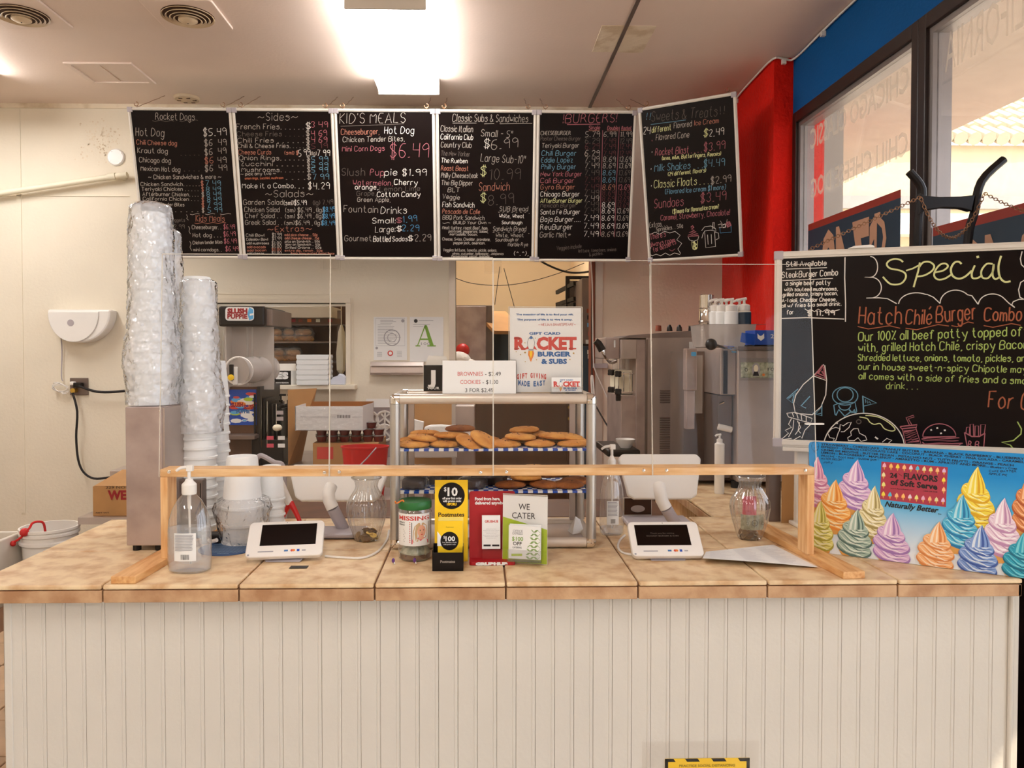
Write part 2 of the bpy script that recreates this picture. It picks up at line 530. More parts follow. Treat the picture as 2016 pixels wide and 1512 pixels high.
mat('hair_blond', (205, 170, 125), 0.6)
mat('pink', (226, 90, 110), 0.6)
mat('purple', (96, 50, 130), 0.5)
mat('orange', (232, 130, 50), 0.5)
mat('gold', (200, 160, 70), 0.3, metal=0.8)
mat('bill', (196, 196, 170), 0.7, rgb2=(120, 125, 100), scale=60)
mat('coin', (150, 110, 60), 0.35, metal=0.7, var=0.3, scale=12)
mat('coin2', (120, 80, 40), 0.35, metal=0.7, var=0.3, scale=12)
mat('coin3', (170, 160, 140), 0.3, metal=0.8)
mat('sauce', (110, 28, 24), 0.25, var=0.2)
mat('grey_plastic', (176, 166, 168), 0.4)
mat('cream', (236, 226, 200), 0.6)
mat('towel', (236, 232, 226), 0.9, bump=0.4, bscale=50)
mat('floor_tile', (214, 178, 142), 0.4, var=0.15, scale=5)
mat('floor_light', (236, 228, 216), 0.35, var=0.08, scale=4)
mat('stucco', (222, 200, 158), 0.9, bump=0.5, bscale=6, var=0.04)
mat('roof_tile', (214, 194, 160), 0.85, var=0.12, scale=2)
mat('soffit', (196, 176, 158), 0.8, var=0.06)
mat('ext_grey', (170, 160, 150), 0.8, var=0.06)
mat('pale_concrete', (208, 198, 184), 0.9, var=0.1)  # pale concrete, lightened so sunlit paving bounces light onto the ceiling
mat('mat_blue', (60, 92, 140), 0.6)
mat('mat_light', (150, 178, 200), 0.6)
mat('white_thing', (222, 226, 240), 0.4)
mat('sky_blue', (90, 170, 220), 0.5)
mat('vent_cream', (222, 196, 160), 0.5, var=0.1, scale=12)
mat('vent_dark', (70, 40, 18), 0.8)
mat('chain_metal', (150, 110, 80), 0.4, metal=0.6)
mat('window_letter', (226, 212, 194), 0.8, alpha=0.55)
mat('diffuser', (255, 250, 235), 0.4)
_b = MATS['diffuser'].node_tree.nodes['Principled BSDF']
_b.inputs['Emission Color'].default_value = (*LAMP_COL, 1); _b.inputs['Emission Strength'].default_value = LAMP_E
mat('diffuser_weak', (255, 250, 235), 0.4)  # same diffuser with weaker glow, for the customer-side fixtures
_b = MATS['diffuser_weak'].node_tree.nodes['Principled BSDF']
_b.inputs['Emission Color'].default_value = (*LAMP_COL, 1); _b.inputs['Emission Strength'].default_value = LAMP_E2
clear('acrylic', (0.985, 0.98, 0.975), 1.42, gain=0.75)
clear('acrylic_edge', (0.9, 0.9, 0.88), 1.6, milky=0.55, mrgb=(245, 235, 220))
clear('window_glass', (0.96, 0.96, 0.95), 1.5, milky=0.10, mrgb=(210, 200, 190))
clear('clear_plastic', (0.95, 0.95, 0.95), 1.4, milky=0.05, bump=0.3, bscale=18, gain=1.3)
clear('bottle_plastic', (0.985, 0.985, 0.985), 1.6, milky=0.05, gain=2.6)
clear('gel', (0.96, 0.97, 0.985), 1.35, milky=0.20, mrgb=(238, 242, 248))
clear('vase_glass', (0.93, 0.92, 0.90), 1.6, milky=0.05, gain=3.0)
clear('bag', (0.97, 0.97, 0.97), 1.5, milky=0.34, mrgb=(246, 246, 250), rough=0.12, bump=1.0, bscale=26, gain=2.6)
clear('cling', (0.97, 0.97, 0.97), 1.5, milky=0.16, mrgb=(240, 240, 242), rough=0.1, bump=1.0, bscale=40, gain=2.0)
clear('frost', (0.9, 0.88, 0.86), 1.4, milky=0.42, mrgb=(225, 215, 208), rough=0.2)

# poster sky print: flat printed blue to pale blue
m = mat('poster_blue', (0, 120, 200), 0.4)
nt = m.node_tree; tc = nt.nodes.new('ShaderNodeTexCoord'); sp = nt.nodes.new('ShaderNodeSeparateXYZ'); rp = nt.nodes.new('ShaderNodeValToRGB')
nt.links.new(tc.outputs['Object'], sp.inputs[0]); mr = nt.nodes.new('ShaderNodeMapRange')
nt.links.new(sp.outputs[2], mr.inputs[0]); mr.inputs[1].default_value = 0.0; mr.inputs[2].default_value = 0.34
nt.links.new(mr.outputs[0], rp.inputs[0])
rp.color_ramp.elements[0].color = col((236, 242, 248)); rp.color_ramp.elements[0].position = 0.08
rp.color_ramp.elements[1].color = col((0, 138, 208)); rp.color_ramp.elements[1].position = 0.75
e = rp.color_ramp.elements.new(0.48); e.color = col((80, 178, 226))
nt.links.new(rp.outputs[0], nt.nodes['Principled BSDF'].inputs['Base Color'])

CEIL = 3.3; YB = 5.2; XR = 1.77; TOP = 1.058
# ---------------------------------------------------------------- room shell
struct('ceiling', MB('ceiling_paint').box(-5.2, 1.95, -4.2, 9.0, CEIL, CEIL + .12))
sm = MB('steel_dark').box(.735, .755, 0.2, YB, CEIL - .006, CEIL + .001); struct('trim_1', sm, label='dark seam strip running along the ceiling')
sm = MB('grout').box(-5.2, 1.95, -4.2, 9.0, -.1, -.012); fl = struct('floor', sm)
# floor tiles where the floor shows beside the counter's left end
tl = _mesh('tile', MB('floor_tile').box(-.148, .148, -.148, .148, -.012, 0), (0, 0, 0))
for i in range(5):
    for j in range(9):
        o = bpy.data.objects.new('tile', tl); C.objects.link(o); o.parent = fl
        o.location = (-1.45 - i * .303, 2.05 + j * .303, RNG.uniform(-.001, .001))
        bv = o.modifiers.new('bevel', 'BEVEL'); bv.width = .003; bv.segments = 1
fm = MB('floor_light').box(-1.29, 1.76, -4, 1.9, -.012, -.002).box(-5, -1.3, -4, 1.9, -.012, -.002).use('floor_tile').box(-1.29, 1.9, 2.7, 8.9, -.012, -.002)
struct('floor_field', fm, fl)

# back wall with the pass-through and the doorway
a = P(425, 757, YB); b = P(681, 597, YB); px0, px1, pz0, pz1 = a.x - .12, b.x, a.z, b.z
d0 = P(897, 600, YB).x; d1 = P(1172, 600, YB).x
wb = MB('wall_paint')
wb.box(-5.2, px0, YB, YB + .1, 0, CEIL).box(px1, d0, YB, YB + .1, 0, CEIL).box(d1, 1.95, YB, YB + .1, 0, CEIL)
wb.box(px0, px1, YB, YB + .1, 0, pz0).box(px0, px1, YB, YB + .1, pz1, CEIL).box(d0, d1, YB, YB + .1, 2.62, CEIL)
wall = struct('wall_back', wb)
# wall sheets with thin battens at the joints
for x0, y0, x1, y1 in ((40, 215, 42, 1010), (0, 385, 255, 387)):
    p = P(x0, y0, YB); q = P(x1, y1, YB)
    struct('seam', MB('wall_paint').box(p.x, q.x, YB - .006, YB, q.z, p.z), wall)
# peeled patch
pm = MB('wall_stained')
fr = Fr((0, YB, 0), (1, 0, 0), (0, 0, 1))
for i in range(150):
    x = RNG.gauss(198, 20); y = RNG.gauss(272, 22); r = RNG.uniform(.002, .008)
    a_, b_ = fr.px(x, y); pm.poly(fr, [(a_ + r * RNG.uniform(.5, 1.3) * math.cos(t), b_ + r * RNG.uniform(.5, 1.2) * math.sin(t)) for t in [k * PI / 3.5 for k in range(7)]], .0012)
struct('peeling_paint', pm, wall)
# thin moulding between wall and ceiling, caulk
struct('trim_2', MB('wall_stained').box(-5.2, 1.66, YB - .012, YB, CEIL - .03, CEIL), label='thin cove strip between back wall and ceiling')
# pass-through surround
pt = MB('wall_paint'); t_ = .035
pt.box(px0 - t_, px1 + t_, YB - .02, YB + .12, pz1, pz1 + t_).box(px1, px1 + t_, YB - .02, YB + .12, pz0 - .02, pz1)
pt.box(px0 - t_, px1 + t_ + .04, YB - .10, YB + .12, pz0 - .03, pz0)
w1 = struct('window_1', pt, bevel=.004, label='pass-through hatch into the kitchen')
om = MB('wall_paint').box(px1 + .05, px1 + .053, YB - .004, YB, pz0 - .06, pz1 + .06).box(px0, px1 + .053, YB - .004, YB, pz1 + .06, pz1 + .063)
struct('trim_bead', om, w1)
# doorway trims
a0 = P(884, 600, YB).x; a1 = P(1172, 600, YB).x; a2 = P(1186, 600, YB).x
struct('trim_3', MB('alu_bright').box(a0, d0, YB - .012, YB + .11, 0, 2.62), label='pale metal strip on the doorway edge')
struct('trim_4', MB('alu_bright').box(a1, a2, YB - .012, YB + .11, 0, 2.62), label='dented metal strip on the doorway edge')
struct('trim_5', MB('wood_red').box(a1 - .03, a1 + .02, YB + .01, YB + .11, 0, 2.62))
# kitchen beyond
struct('wall_kitchen_back', MB('wall_beige').box(-5.2, 1.95, 8.4, 8.5, 0, CEIL))
struct('wall_kitchen_right', MB('wall_beige').box(1.0, 1.1, YB + .1, 8.4, 0, CEIL))
struct('wall_kitchen_divider', MB('wall_beige').box(-.55, -.45, YB + .1, 8.4, 0, CEIL))
# other walls (left and behind the viewer)
struct('wall_left', MB('wall_paint').box(-5.2, -5.1, -4.2, 8.5, 0, CEIL))
struct('wall_front', MB('wall_paint').box(-5.2, 1.95, -4.2, -4.1, 0, CEIL))

# right side: red pilaster, blue band, windows
XW = 1.66
struct('wall_right_red', MB('red_paint').box(XW, 1.95, 4.3, YB, 0, CEIL))
struct('wall_right', MB('blue_paint').box(XR, 1.95, -4.1, 4.3, 2.985, CEIL))
struct('wall_right_lower', MB('window_dark').box(XR, 1.95, 1.82, 4.3, 0, 1.25).box(XR, 1.95, -4.1, 1.82, 0, .2))


def window(n, y0, y1, z0, z1):
    m = MB('window_dark')
    m.box(XR - .004, XR + .10, y1 - .05, y1, z0, z1).box(XR - .004, XR + .10, y0, y0 + .05, z0, z1)
    m.box(XR - .004, XR + .10, y0 + .05, y1 - .05, z1 - .06, z1).box(XR - .004, XR + .10, y0 + .05, y1 - .05, z0, z0 + .06)
    w = struct('window_%d' % n, m, bevel=.003)
    s = MB('window_alu')
    s.box(XR + .012, XR + .09, y1 - .075, y1 - .05, z0 + .06, z1 - .06).box(XR + .012, XR + .09, y0 + .05, y0 + .075, z0 + .06, z1 - .06)
    s.box(XR + .012, XR + .09, y0 + .075, y1 - .075, z1 - .085, z1 - .06)
    struct('window_frame', s, w)
    struct('window_pane', MB('window_glass').box(XR + .03, XR + .036, y0 + .075, y1 - .075, z0 + .06, z1 - .085), w)
    return w


YS = [4.3, 3.06, 1.82, .58, -.66, -1.9, -3.14]
W = [window(i + 2, YS[i + 1], YS[i], 1.25 if i < 2 else .2, 2.985) for i in range(6)]
struct('wall_right_end', MB('wall_paint').box(XR, 1.95, -4.1, -3.14, .2, 2.985))

# lettering on the panes (painted on the outside, so it reads backwards from in here)
fw = Fr((XR + .029, 0, 0), (0, 1, 0), (0, 0, 1))     # faces outwards


def pane_text(s, x0, y0, x1, y1, hh, wn, bold=.02, d=-.001):
    p = PX(x0, y0, XR + .03); q = PX(x1, y1, XR + .03)
    mb = MB('window_letter'); lo, hi = min(p.y, q.y), max(p.y, q.y)
    type_(mb, fw, s, lo, p.z - hh / 2, hi, hh, bold=bold, d=d)
    struct('lettering', mb, W[wn])


pane_text('CHICAGO CLASSIC', 1596, 275, 1790, 205, .105, 0)
pane_text('CHILI CHEESE DOG', 1597, 372, 1788, 300, .10, 0)
pane_text('CALIFORNIA', 1862, 105, 2080, 0, .15, 1, bold=0)


def banner(n, px0_, px1_, ztop, txt, tl_, tr_, th, tz):
    y1_ = PX(px0_, 430, XR + .02).y; y0_ = PX(px1_, 430, XR + .02).y
    y0_ = max(y0_, YS[n + 1] + .08); y1_ = min(y1_, YS[n] - .08)
    bm = MB('banner_blue').box(XR + .018, XR + .022, y0_, y1_, 1.5, ztop - .035)
    t = single('window_banner', bm, ('dark blue window banner with orange edge and backward price, in the far window pane' if n == 0 else
                'dark blue window banner with orange edge behind the hand truck, in the nearer pane'), 'banner')
    part('edge_strip', MB('banner_red').box(XR + .018, XR + .022, y0_, y1_, ztop - .035, ztop), t)
    mb = MB('banner_text'); f2 = Fr((XR + .018, 0, 0), (0, 1, 0), (0, 0, 1))
    type_(mb, f2, txt, PX(tr_, 450, XR).y, tz, PX(tl_, 450, XR).y, th, bold=.05, d=-.0015)
    part('lettering', mb, t)


banner(0, 1592, 1772, 2.335, '$7.49', 1612, 1738, .32, 1.93)
banner(1, 1838, 2150, 2.135, '$8.49', 1880, 2120, .30, 1.74)

# outside
struct('sidewalk', MB('pale_concrete').box(1.95, 30, -8, 40, -.2, -.1))
struct('canopy_outside', MB('soffit').box(1.95, 3.05, -6, 14.2, 3.07, 3.3))
struct('pillar_outside', MB('ext_grey').box(1.95, 2.06, 4.3, 4.6, 0, 3.07))
ob = MB('stucco').box(5.5, 26, 15, 20, 0, 5.72)
ob = struct('building_outside', ob)
sb = MB('ext_grey').box(5.5, 26, 14.9, 15, 4.45, 4.7); struct('trim_band', sb, ob)
struct('stripe_band', MB('sky_blue').box(11, 14, 14.88, 15, 4.33, 4.4), ob)
struct('canopy_slab', MB('white').box(5.5, 26, 14.6, 15, 3.9, 4.3), ob)
rt_me = _mesh('roof_tile', MB('roof_tile').tube([(0, 0, 0), (0, .56, .33)], .135, 8, .115), (0, 0, 0))
for r in range(8):
    for i in range(31):
        x = 5.6 + i * .28; y = 14.75 + r * .5; z = 5.78 + r * .33
        o = bpy.data.objects.new('roof_tile', rt_me); C.objects.link(o); o.parent = ob; o.location = (x + .14, y + RNG.uniform(-.01, .01), z)
struct('roof_base', MB('roof_tile').add([(5.5, 14.8, 5.75), (26, 14.8, 5.75), (26, 19, 8.3), (5.5, 19, 8.3)], [(0, 1, 2, 3)]), ob)

# ---------------------------------------------------------------- ceiling fittings
BZ = 3.2


def lamp(x0, x1, y0, y1, label):
    t = thing('ceiling_light', label, 'light', ((x0 + x1) / 2, (y0 + y1) / 2, CEIL), 'fluorescent ceiling lights')
    part('housing', MB('white_metal').box(x0, x1, y0, y0 + .015, BZ, CEIL).box(x0, x1, y1 - .01, y1, BZ, CEIL).box(x0 + .03, x1 - .03, y0 + .015, y1 - .01, CEIL - .02, CEIL), t, bevel=.003)
    m = MB('diffuser' if y0 > 2 else 'diffuser_weak'); fr = Fr((0, y0 + .016, 0), (1, 0, 0), (0, 0, 1)); xm = (x0 + x1) / 2
    m.prism(fr, [(x0 + .02, CEIL - .02), (x0 + .004, BZ + .02), (x0 + .02, BZ + .002), (xm - .02, BZ + .002), (xm, BZ + .010), (xm + .02, BZ + .002), (x1 - .02, BZ + .002), (x1 - .004, BZ + .02), (x1 - .02, CEIL - .02)], 0, -(y1 - y0 - .03))
    part('diffuser', m, t)
    return t


lamp(-.615, -.245, 3.50, 4.67, 'white wraparound ceiling light glowing above the menu boards')
lamp(-3.24, -2.87, 3.48, 4.65, 'ceiling light cut by the frame over the left wall')
lamp(-.615, -.245, .0, 1.2, 'ceiling light over the customer side, ahead of the counter')
lamp(-3.24, -2.87, .0, 1.2, 'ceiling light over the customer side, by the left wall')
lamp(-.615, -.245, -2.6, -1.4, 'ceiling light at the entrance side, over the middle')
lamp(-3.24, -2.87, -2.6, -1.4, 'ceiling light at the entrance side, by the left wall')
lamp(-.15, .22, 6.2, 7.4, 'ceiling light in the back room beyond the doorway')
lamp(-2.2, -1.83, 6.2, 7.4, 'ceiling light in the kitchen beyond the hatch')


def diffuser(cx, cy, label):
    t = thing('ceiling_vent', label, 'vent', (cx, cy, CEIL))
    fr = Fr((cx, cy, CEIL), (1, 0, 0), (0, -1, 0))    # faces down
    part('plate', MB('ceiling_paint').prism(fr, rrect(-.17, .17, -.17, .17, .02), 0, .012), t, bevel=.003)
    part('throat', MB('vent_dark').lathe([(.125, 0), (.125, .015)], (cx, cy, CEIL - .0135), 32), t)  # flat dark disc on the solid plate, painting the shaded opening behind the rings
    for i, (r, z) in enumerate(((.125, .018), (.105, .024), (.086, .03), (.068, .034))):
        m = MB('vent_cream'); m.lathe([(r, 0), (r - .002, -.002), (r - .0085, .004), (r - .007, .006), (r, 0)], (cx, cy, CEIL - z), 32); part('ring', m, t)
    part('hub', MB('vent_cream').lathe([(.001, -.012), (.03, -.008), (.045, 0), (.045, .01)], (cx, cy, CEIL - .036), 24), t)
    part('screw', MB('black').lathe([(.001, -.002), (.004, 0)], (cx, cy, CEIL - .048), 8), t)


p = PZ(370, 27, CEIL); diffuser(p.x, p.y, 'round ringed ceiling vent on a square plate, beside the glowing light')
p = PZ(42, 25, CEIL); diffuser(p.x, p.y, 'round ringed ceiling vent cut by the top left corner')
# access panel
p0 = PZ(123, 121, CEIL); p1 = PZ(257, 121, CEIL); p2 = PZ(313, 163, CEIL)
t = thing('access_panel', 'white rectangular access panel set in the ceiling above the left wall', 'panel', (p0.x, p0.y, CEIL))
x0, x1, y0, y1 = p0.x, p1.x, p0.y, p2.y
part('frame', MB('ceiling_paint').box(x0, x1, y0, y0 + .03, CEIL - .012, CEIL).box(x0, x1, y1 - .03, y1, CEIL - .012, CEIL).box(x0, x0 + .03, y0 + .03, y1 - .03, CEIL - .012, CEIL).box(x1 - .03, x1, y0 + .03, y1 - .03, CEIL - .012, CEIL), t, bevel=.002)
xm = (x0 + x1) / 2
part('panel', MB('ceiling_paint').box(x0 + .03, xm - .008, y0 + .03, y1 - .03, CEIL - .005, CEIL), t)
part('panel', MB('ceiling_paint').box(xm + .008, x1 - .03, y0 + .03, y1 - .03, CEIL - .005, CEIL), t)
p = PZ(368, 192, CEIL)
t = thing('smoke_detector', 'small round pierced cover on the ceiling above the first menu board', 'detector', (p.x, p.y, CEIL))
part('cover', MB('vent_cream').lathe([(.05, -.02), (.075, -.016), (.082, 0)], (p.x, p.y, CEIL), 28), t)
for k in range(6):
    q = V((p.x + .05 * math.cos(k * PI / 3), p.y + .05 * math.sin(k * PI / 3), CEIL - .0215)); part('slot', MB('vent_dark').box(q.x - .012, q.x + .012, q.y - .006, q.y + .006, q.z, q.z + .004), t)
# patched rough area
p0 = PZ(1185, 50, CEIL); p1 = PZ(1300, 103, CEIL)
struct('trim_6', MB('wall_stained').box(p0.x, p1.x - .1, p0.y, p1.y, CEIL - .003, CEIL + .001), label='worn patch on the ceiling')

# cable stapled along the top of the red and blue walls
pts = [V((XW - .02, 5.15, CEIL - .10)), V((XW - .012, 4.9, CEIL - .03)), V((XW - .012, 4.6, CEIL - .012)), V((XW - .012, 4.29, CEIL - .01)), V((XR - .06, 4.285, CEIL - .01)), V((XR - .012, 4.25, CEIL - .02)),
       V((XR - .012, 3.9, CEIL - .012)), V((XR - .012, 3.6, CEIL - .008)), V((XR - .012, 3.0, CEIL - .008)), V((XR - .012, 0, CEIL - .008))]
t = thing('wall_cable', 'thin white cable stapled along the top edge of the red and blue wall', 'cable', (XR, 4.2, CEIL - .02))
part('cable', MB('white_plastic').tube(pts, .006, 6), t)
for q in (pts[1], pts[4], pts[6], V((XR - .012, 3.35, CEIL - .01))):
    part('clip', MB('white_plastic').box(q.x - .012, q.x + .01, q.y - .01, q.y + .01, q.z - .03, q.z - .004), t)

# ---------------------------------------------------------------- things on the back wall
p = P(229, 310, YB)
t = thing('junction_cover', 'round white cover plate on the wall left of the first menu board', 'cover', (p.x, YB, p.z))
part('plate', MB('white_plastic').lathe([(.058, 0), (.058, .008), (.05, .014), (.001, .015)], (p.x, YB, p.z), 28, axis=(0, -1, 0)), t)
for k in range(4):
    q = V((p.x + .045 * math.cos(k * PI / 2 + .6), YB - .014, p.z + .045 * math.sin(k * PI / 2 + .6))); part('screw', MB('steel').cyl(q, q + V((0, -.003, 0)), .004, seg=8), t)
a = P(-60, 390, YB - .05); b = P(228, 347, YB - .05)
t = thing('wall_pipe', 'cream pipe rising along the left wall to a bend', 'pipe', a)
part('pipe', MB('cream').tube([a, b, b + V((.03, .01, .002)), b + V((.035, .05, 0))], .019, 12), t)
part('collar', MB('cream').tube([b + V((-.05, 0, -.007)), b + V((-.0, 0, 0))], .024, 12), t)
# towel dispenser / dryer
f, wd, hg = frame_px((110, 672), (232, 672), (110, 611), YB)
t = thing('wall_dispenser', 'white half-round dispenser on the left wall with a thin grey cord', 'dispenser', f.o)
n = 22; poly = [(0, hg), (0, hg * .93)] + [(wd / 2 - wd / 2 * math.cos(PI * i / n), hg * .93 - hg * .98 * math.sin(PI * i / n)) for i in range(1, n)] + [(wd, hg * .93), (wd, hg)]
part('body', MB('white_plastic').prism(f, poly, -.0, .10), t, bevel=.012)
inner = [(wd * .02 + (a_ * .80), .03 + (b_ - .03) * .92) for a_, b_ in poly]
part('cover', MB('white_plastic').prism(f, inner, .10, .108), t, bevel=.006)
part('badge', MB('grey_plastic').prism(f, [(wd * .38 + .022 * math.cos(k * PI / 8), hg * .58 + .022 * math.sin(k * PI / 8)) for k in range(16)], .108, .110), t)
pts = [P(119, 650, YB - .03), P(122, 690, YB - .02), P(121, 740, YB - .02), P(124, 750, YB - .02)]
part('cord', MB('grey_plastic').tube(pts, .004, 6), t)
loops = MB('white_plastic')
for k in range(3):
    c = P(119, 764, YB - .03); loops.tube([c + V((.05 * math.cos(a_ + k), RNG.uniform(-.01, .01), (.022 + .008 * k) * math.sin(a_ + k * .7))) for a_ in [i * PI / 7 for i in range(14)]], .0035, 5, closed=True)
part('cord_bundle', loops, t)
# outlet with plugs
p = P(157, 761, YB)
t = thing('power_outlet', 'brown wall outlet plate with plugs and two black cables', 'outlet', (p.x, YB, p.z))
part('plate', MB('steel_dark').box(p.x - .06, p.x + .06, YB - .012, YB, p.z - .058, p.z + .058), t, bevel=.003)
part('plug', MB('black_plastic').box(p.x - .02, p.x + .035, YB - .05, YB - .012, p.z - .005, p.z + .028), t, bevel=.006)
part('plug', MB('white_plastic').box(p.x - .045, p.x - .015, YB - .045, YB - .012, p.z + .01, p.z + .035), t, label='white plug', bevel=.006)
part('plug', MB('gold').cyl((p.x - .022, YB - .012, p.z - .025), (p.x - .022, YB - .05, p.z - .025), .016, seg=14), t, label='round brass-faced plug')
part('cable', MB('black_rubber').tube([V((p.x + .02, YB - .045, p.z + .005)), P(185, 770, YB - .06), P(215, 772, YB - .06), P(262, 768, YB - .06)], .0085, 8), t)
part('cable', MB('black_rubber').tube([V((p.x - .022, YB - .05, p.z - .04)), P(152, 810, YB - .06), P(150, 860, YB - .05), P(154, 905, YB - .05), P(165, 930, YB - .05), P(185, 942, YB - .06), P(215, 940, YB - .08), P(262, 934, YB - .1)], .0075, 8), t)
# spots / holes in the wall
# ---------------------------------------------------------------- chalk colours
mat('chalk', (170, 158, 146), 0.9); mat('chalk_dim', (96, 84, 76), 0.9); mat('chalk_bright', (225, 216, 204), 0.9)
mat('chalk_pink', (172, 98, 104), 0.9); mat('chalk_blue', (104, 148, 168), 0.9); mat('chalk_orange', (176, 112, 90), 0.9)
mat('chalk_dkred', (92, 46, 46), 0.9); mat('chalk_green', (172, 190, 100), 0.9); mat('chalk_yellow', (216, 214, 150), 0.9); mat('chalk_lblue', (84, 148, 188), 0.9)
mat('chalk_rust', (170, 94, 62), 0.9)
CK = {'g': 'chalk', 'd': 'chalk_dim', 'w': 'chalk_bright', 'p': 'chalk_pink', 'b': 'chalk_blue', 'o': 'chalk_orange', 'r': 'chalk_dkred', 'n': 'chalk_green', 'y': 'chalk_yellow', 'l': 'chalk_lblue', 'u': 'chalk_rust'}


def chalk(fr, lines, ox, oy, s, w, slant=.1, d=.0006, jit=.25):
    """lines: (colour, text, x0, y0, x1, y1, cap height) in enlarged-photo units"""
    mb = MB('chalk'); mb.nm = 'chalk_writing'; out = [mb]
    M = lambda x, y: (ox + x / s, oy + y / s)
    for L in lines:
        if L[0] == '@':
            mb = MB('chalk'); mb.nm = L[1]; out.append(mb); continue
        if L[1] == '#':      # free strokes: list of points
            mb.use(CK[L[0]]); strokes(mb, fr, [fr.px(*M(x, y)) for x, y in (L[2] if L[0] != 'y' or len(L[2]) < 4 else [tuple(p)[:2] for p in curve([(a_, b_, 0) for a_, b_ in L[2]])])], w * (L[3] if len(L) > 3 else 1), d)
            continue
        c, tx, x0, y0, x1, y1, h = L[:7]; ww = L[7] if len(L) > 7 else 1
        mb.use(CK[c]); hpx(mb, fr, tx, x0, y0, x1, y1, h, w * ww, M, slant=slant, d=d, jit=jit)
    return [q for q in out if q.f]


def wave(x0, y0, x1, y1, n=3, a=6):
    return [(x0 + (x1 - x0) * i / (4 * n), y0 + (y1 - y0) * i / (4 * n) + a * math.sin(i * PI / 2)) for i in range(4 * n + 1)]


def board(name, fr, W_, H_, label, lines, ox, oy, s, w=.0027, fw_=.017, cat='menu board', group=None, hooks=True, slant=.1):
    t = thing(name, label, cat, fr.pt(W_ / 2, 0), group)
    sl = part('slate', MB('chalkboard').fbox(fr, fw_ * .6, W_ - fw_ * .6, fw_ * .6, H_ - fw_ * .6, -.008, 0), t)
    for a0, a1, b0, b1 in ((0, W_, H_ - fw_, H_), (0, W_, 0, fw_), (0, fw_, fw_, H_ - fw_), (W_ - fw_, W_, fw_, H_ - fw_)):
        m = MB('white_metal').fbox(fr, a0, a1, b0, b1, -.012, .004)
        if a1 - a0 > b1 - b0: m.fbox(fr, a0, a1, b0 + fw_ * .25, b0 + fw_ * .75, .004, .008)
        else: m.fbox(fr, a0 + fw_ * .25, a0 + fw_ * .75, b0, b1, .004, .008)
        part('frame_rail', m, t, bevel=.0015)
    for a_, b_ in ((0, 0), (W_ - .026, 0), (0, H_ - .026), (W_ - .026, H_ - .026)):
        part('frame_corner', MB('grey_plastic').fbox(fr, a_ - .002, a_ + .028, b_ - .002, b_ + .028, -.014, .0095), t, bevel=.003)
    if lines:
        for q in chalk(fr, lines, ox, oy, s, w, slant): part(q.nm, q, sl)
    if hooks:
        for a_ in (.05, W_ - .05):
            q = fr.pt(a_, H_, -.004); m = MB('chain_metal')
            zt = CEIL; n = 9
            m.tube([V((q.x + .003 * math.sin(i * 2.1), q.y + (5.02 - q.y) * i / n, q.z + (zt - q.z) * i / n)) for i in range(n + 1)], .0018, 5)
            m.tube([V((q.x + .012 * math.sin(i * PI / 5), q.y, q.z + .02 + .012 * math.cos(i * PI / 5))) for i in range(9)], .0025, 5)
            part('hook', m, t)
    return t


def tall_board(xl, xr, yt, yb, **k):
    """boards hang tilted: top nearer the viewer"""
    tl_ = P(xl, yt, 4.6); tr_ = P(xr, yt, 4.6); bl = P(0, yb, 4.8)
    zt = tl_.z; zb = bl.z
    o = V((tl_.x, 4.8, zb)); u = V((1, 0, 0)); v = V((0, -.2, zt - zb))
    fr = Fr(o, u, v)
    return fr, tr_.x - tl_.x, v.length


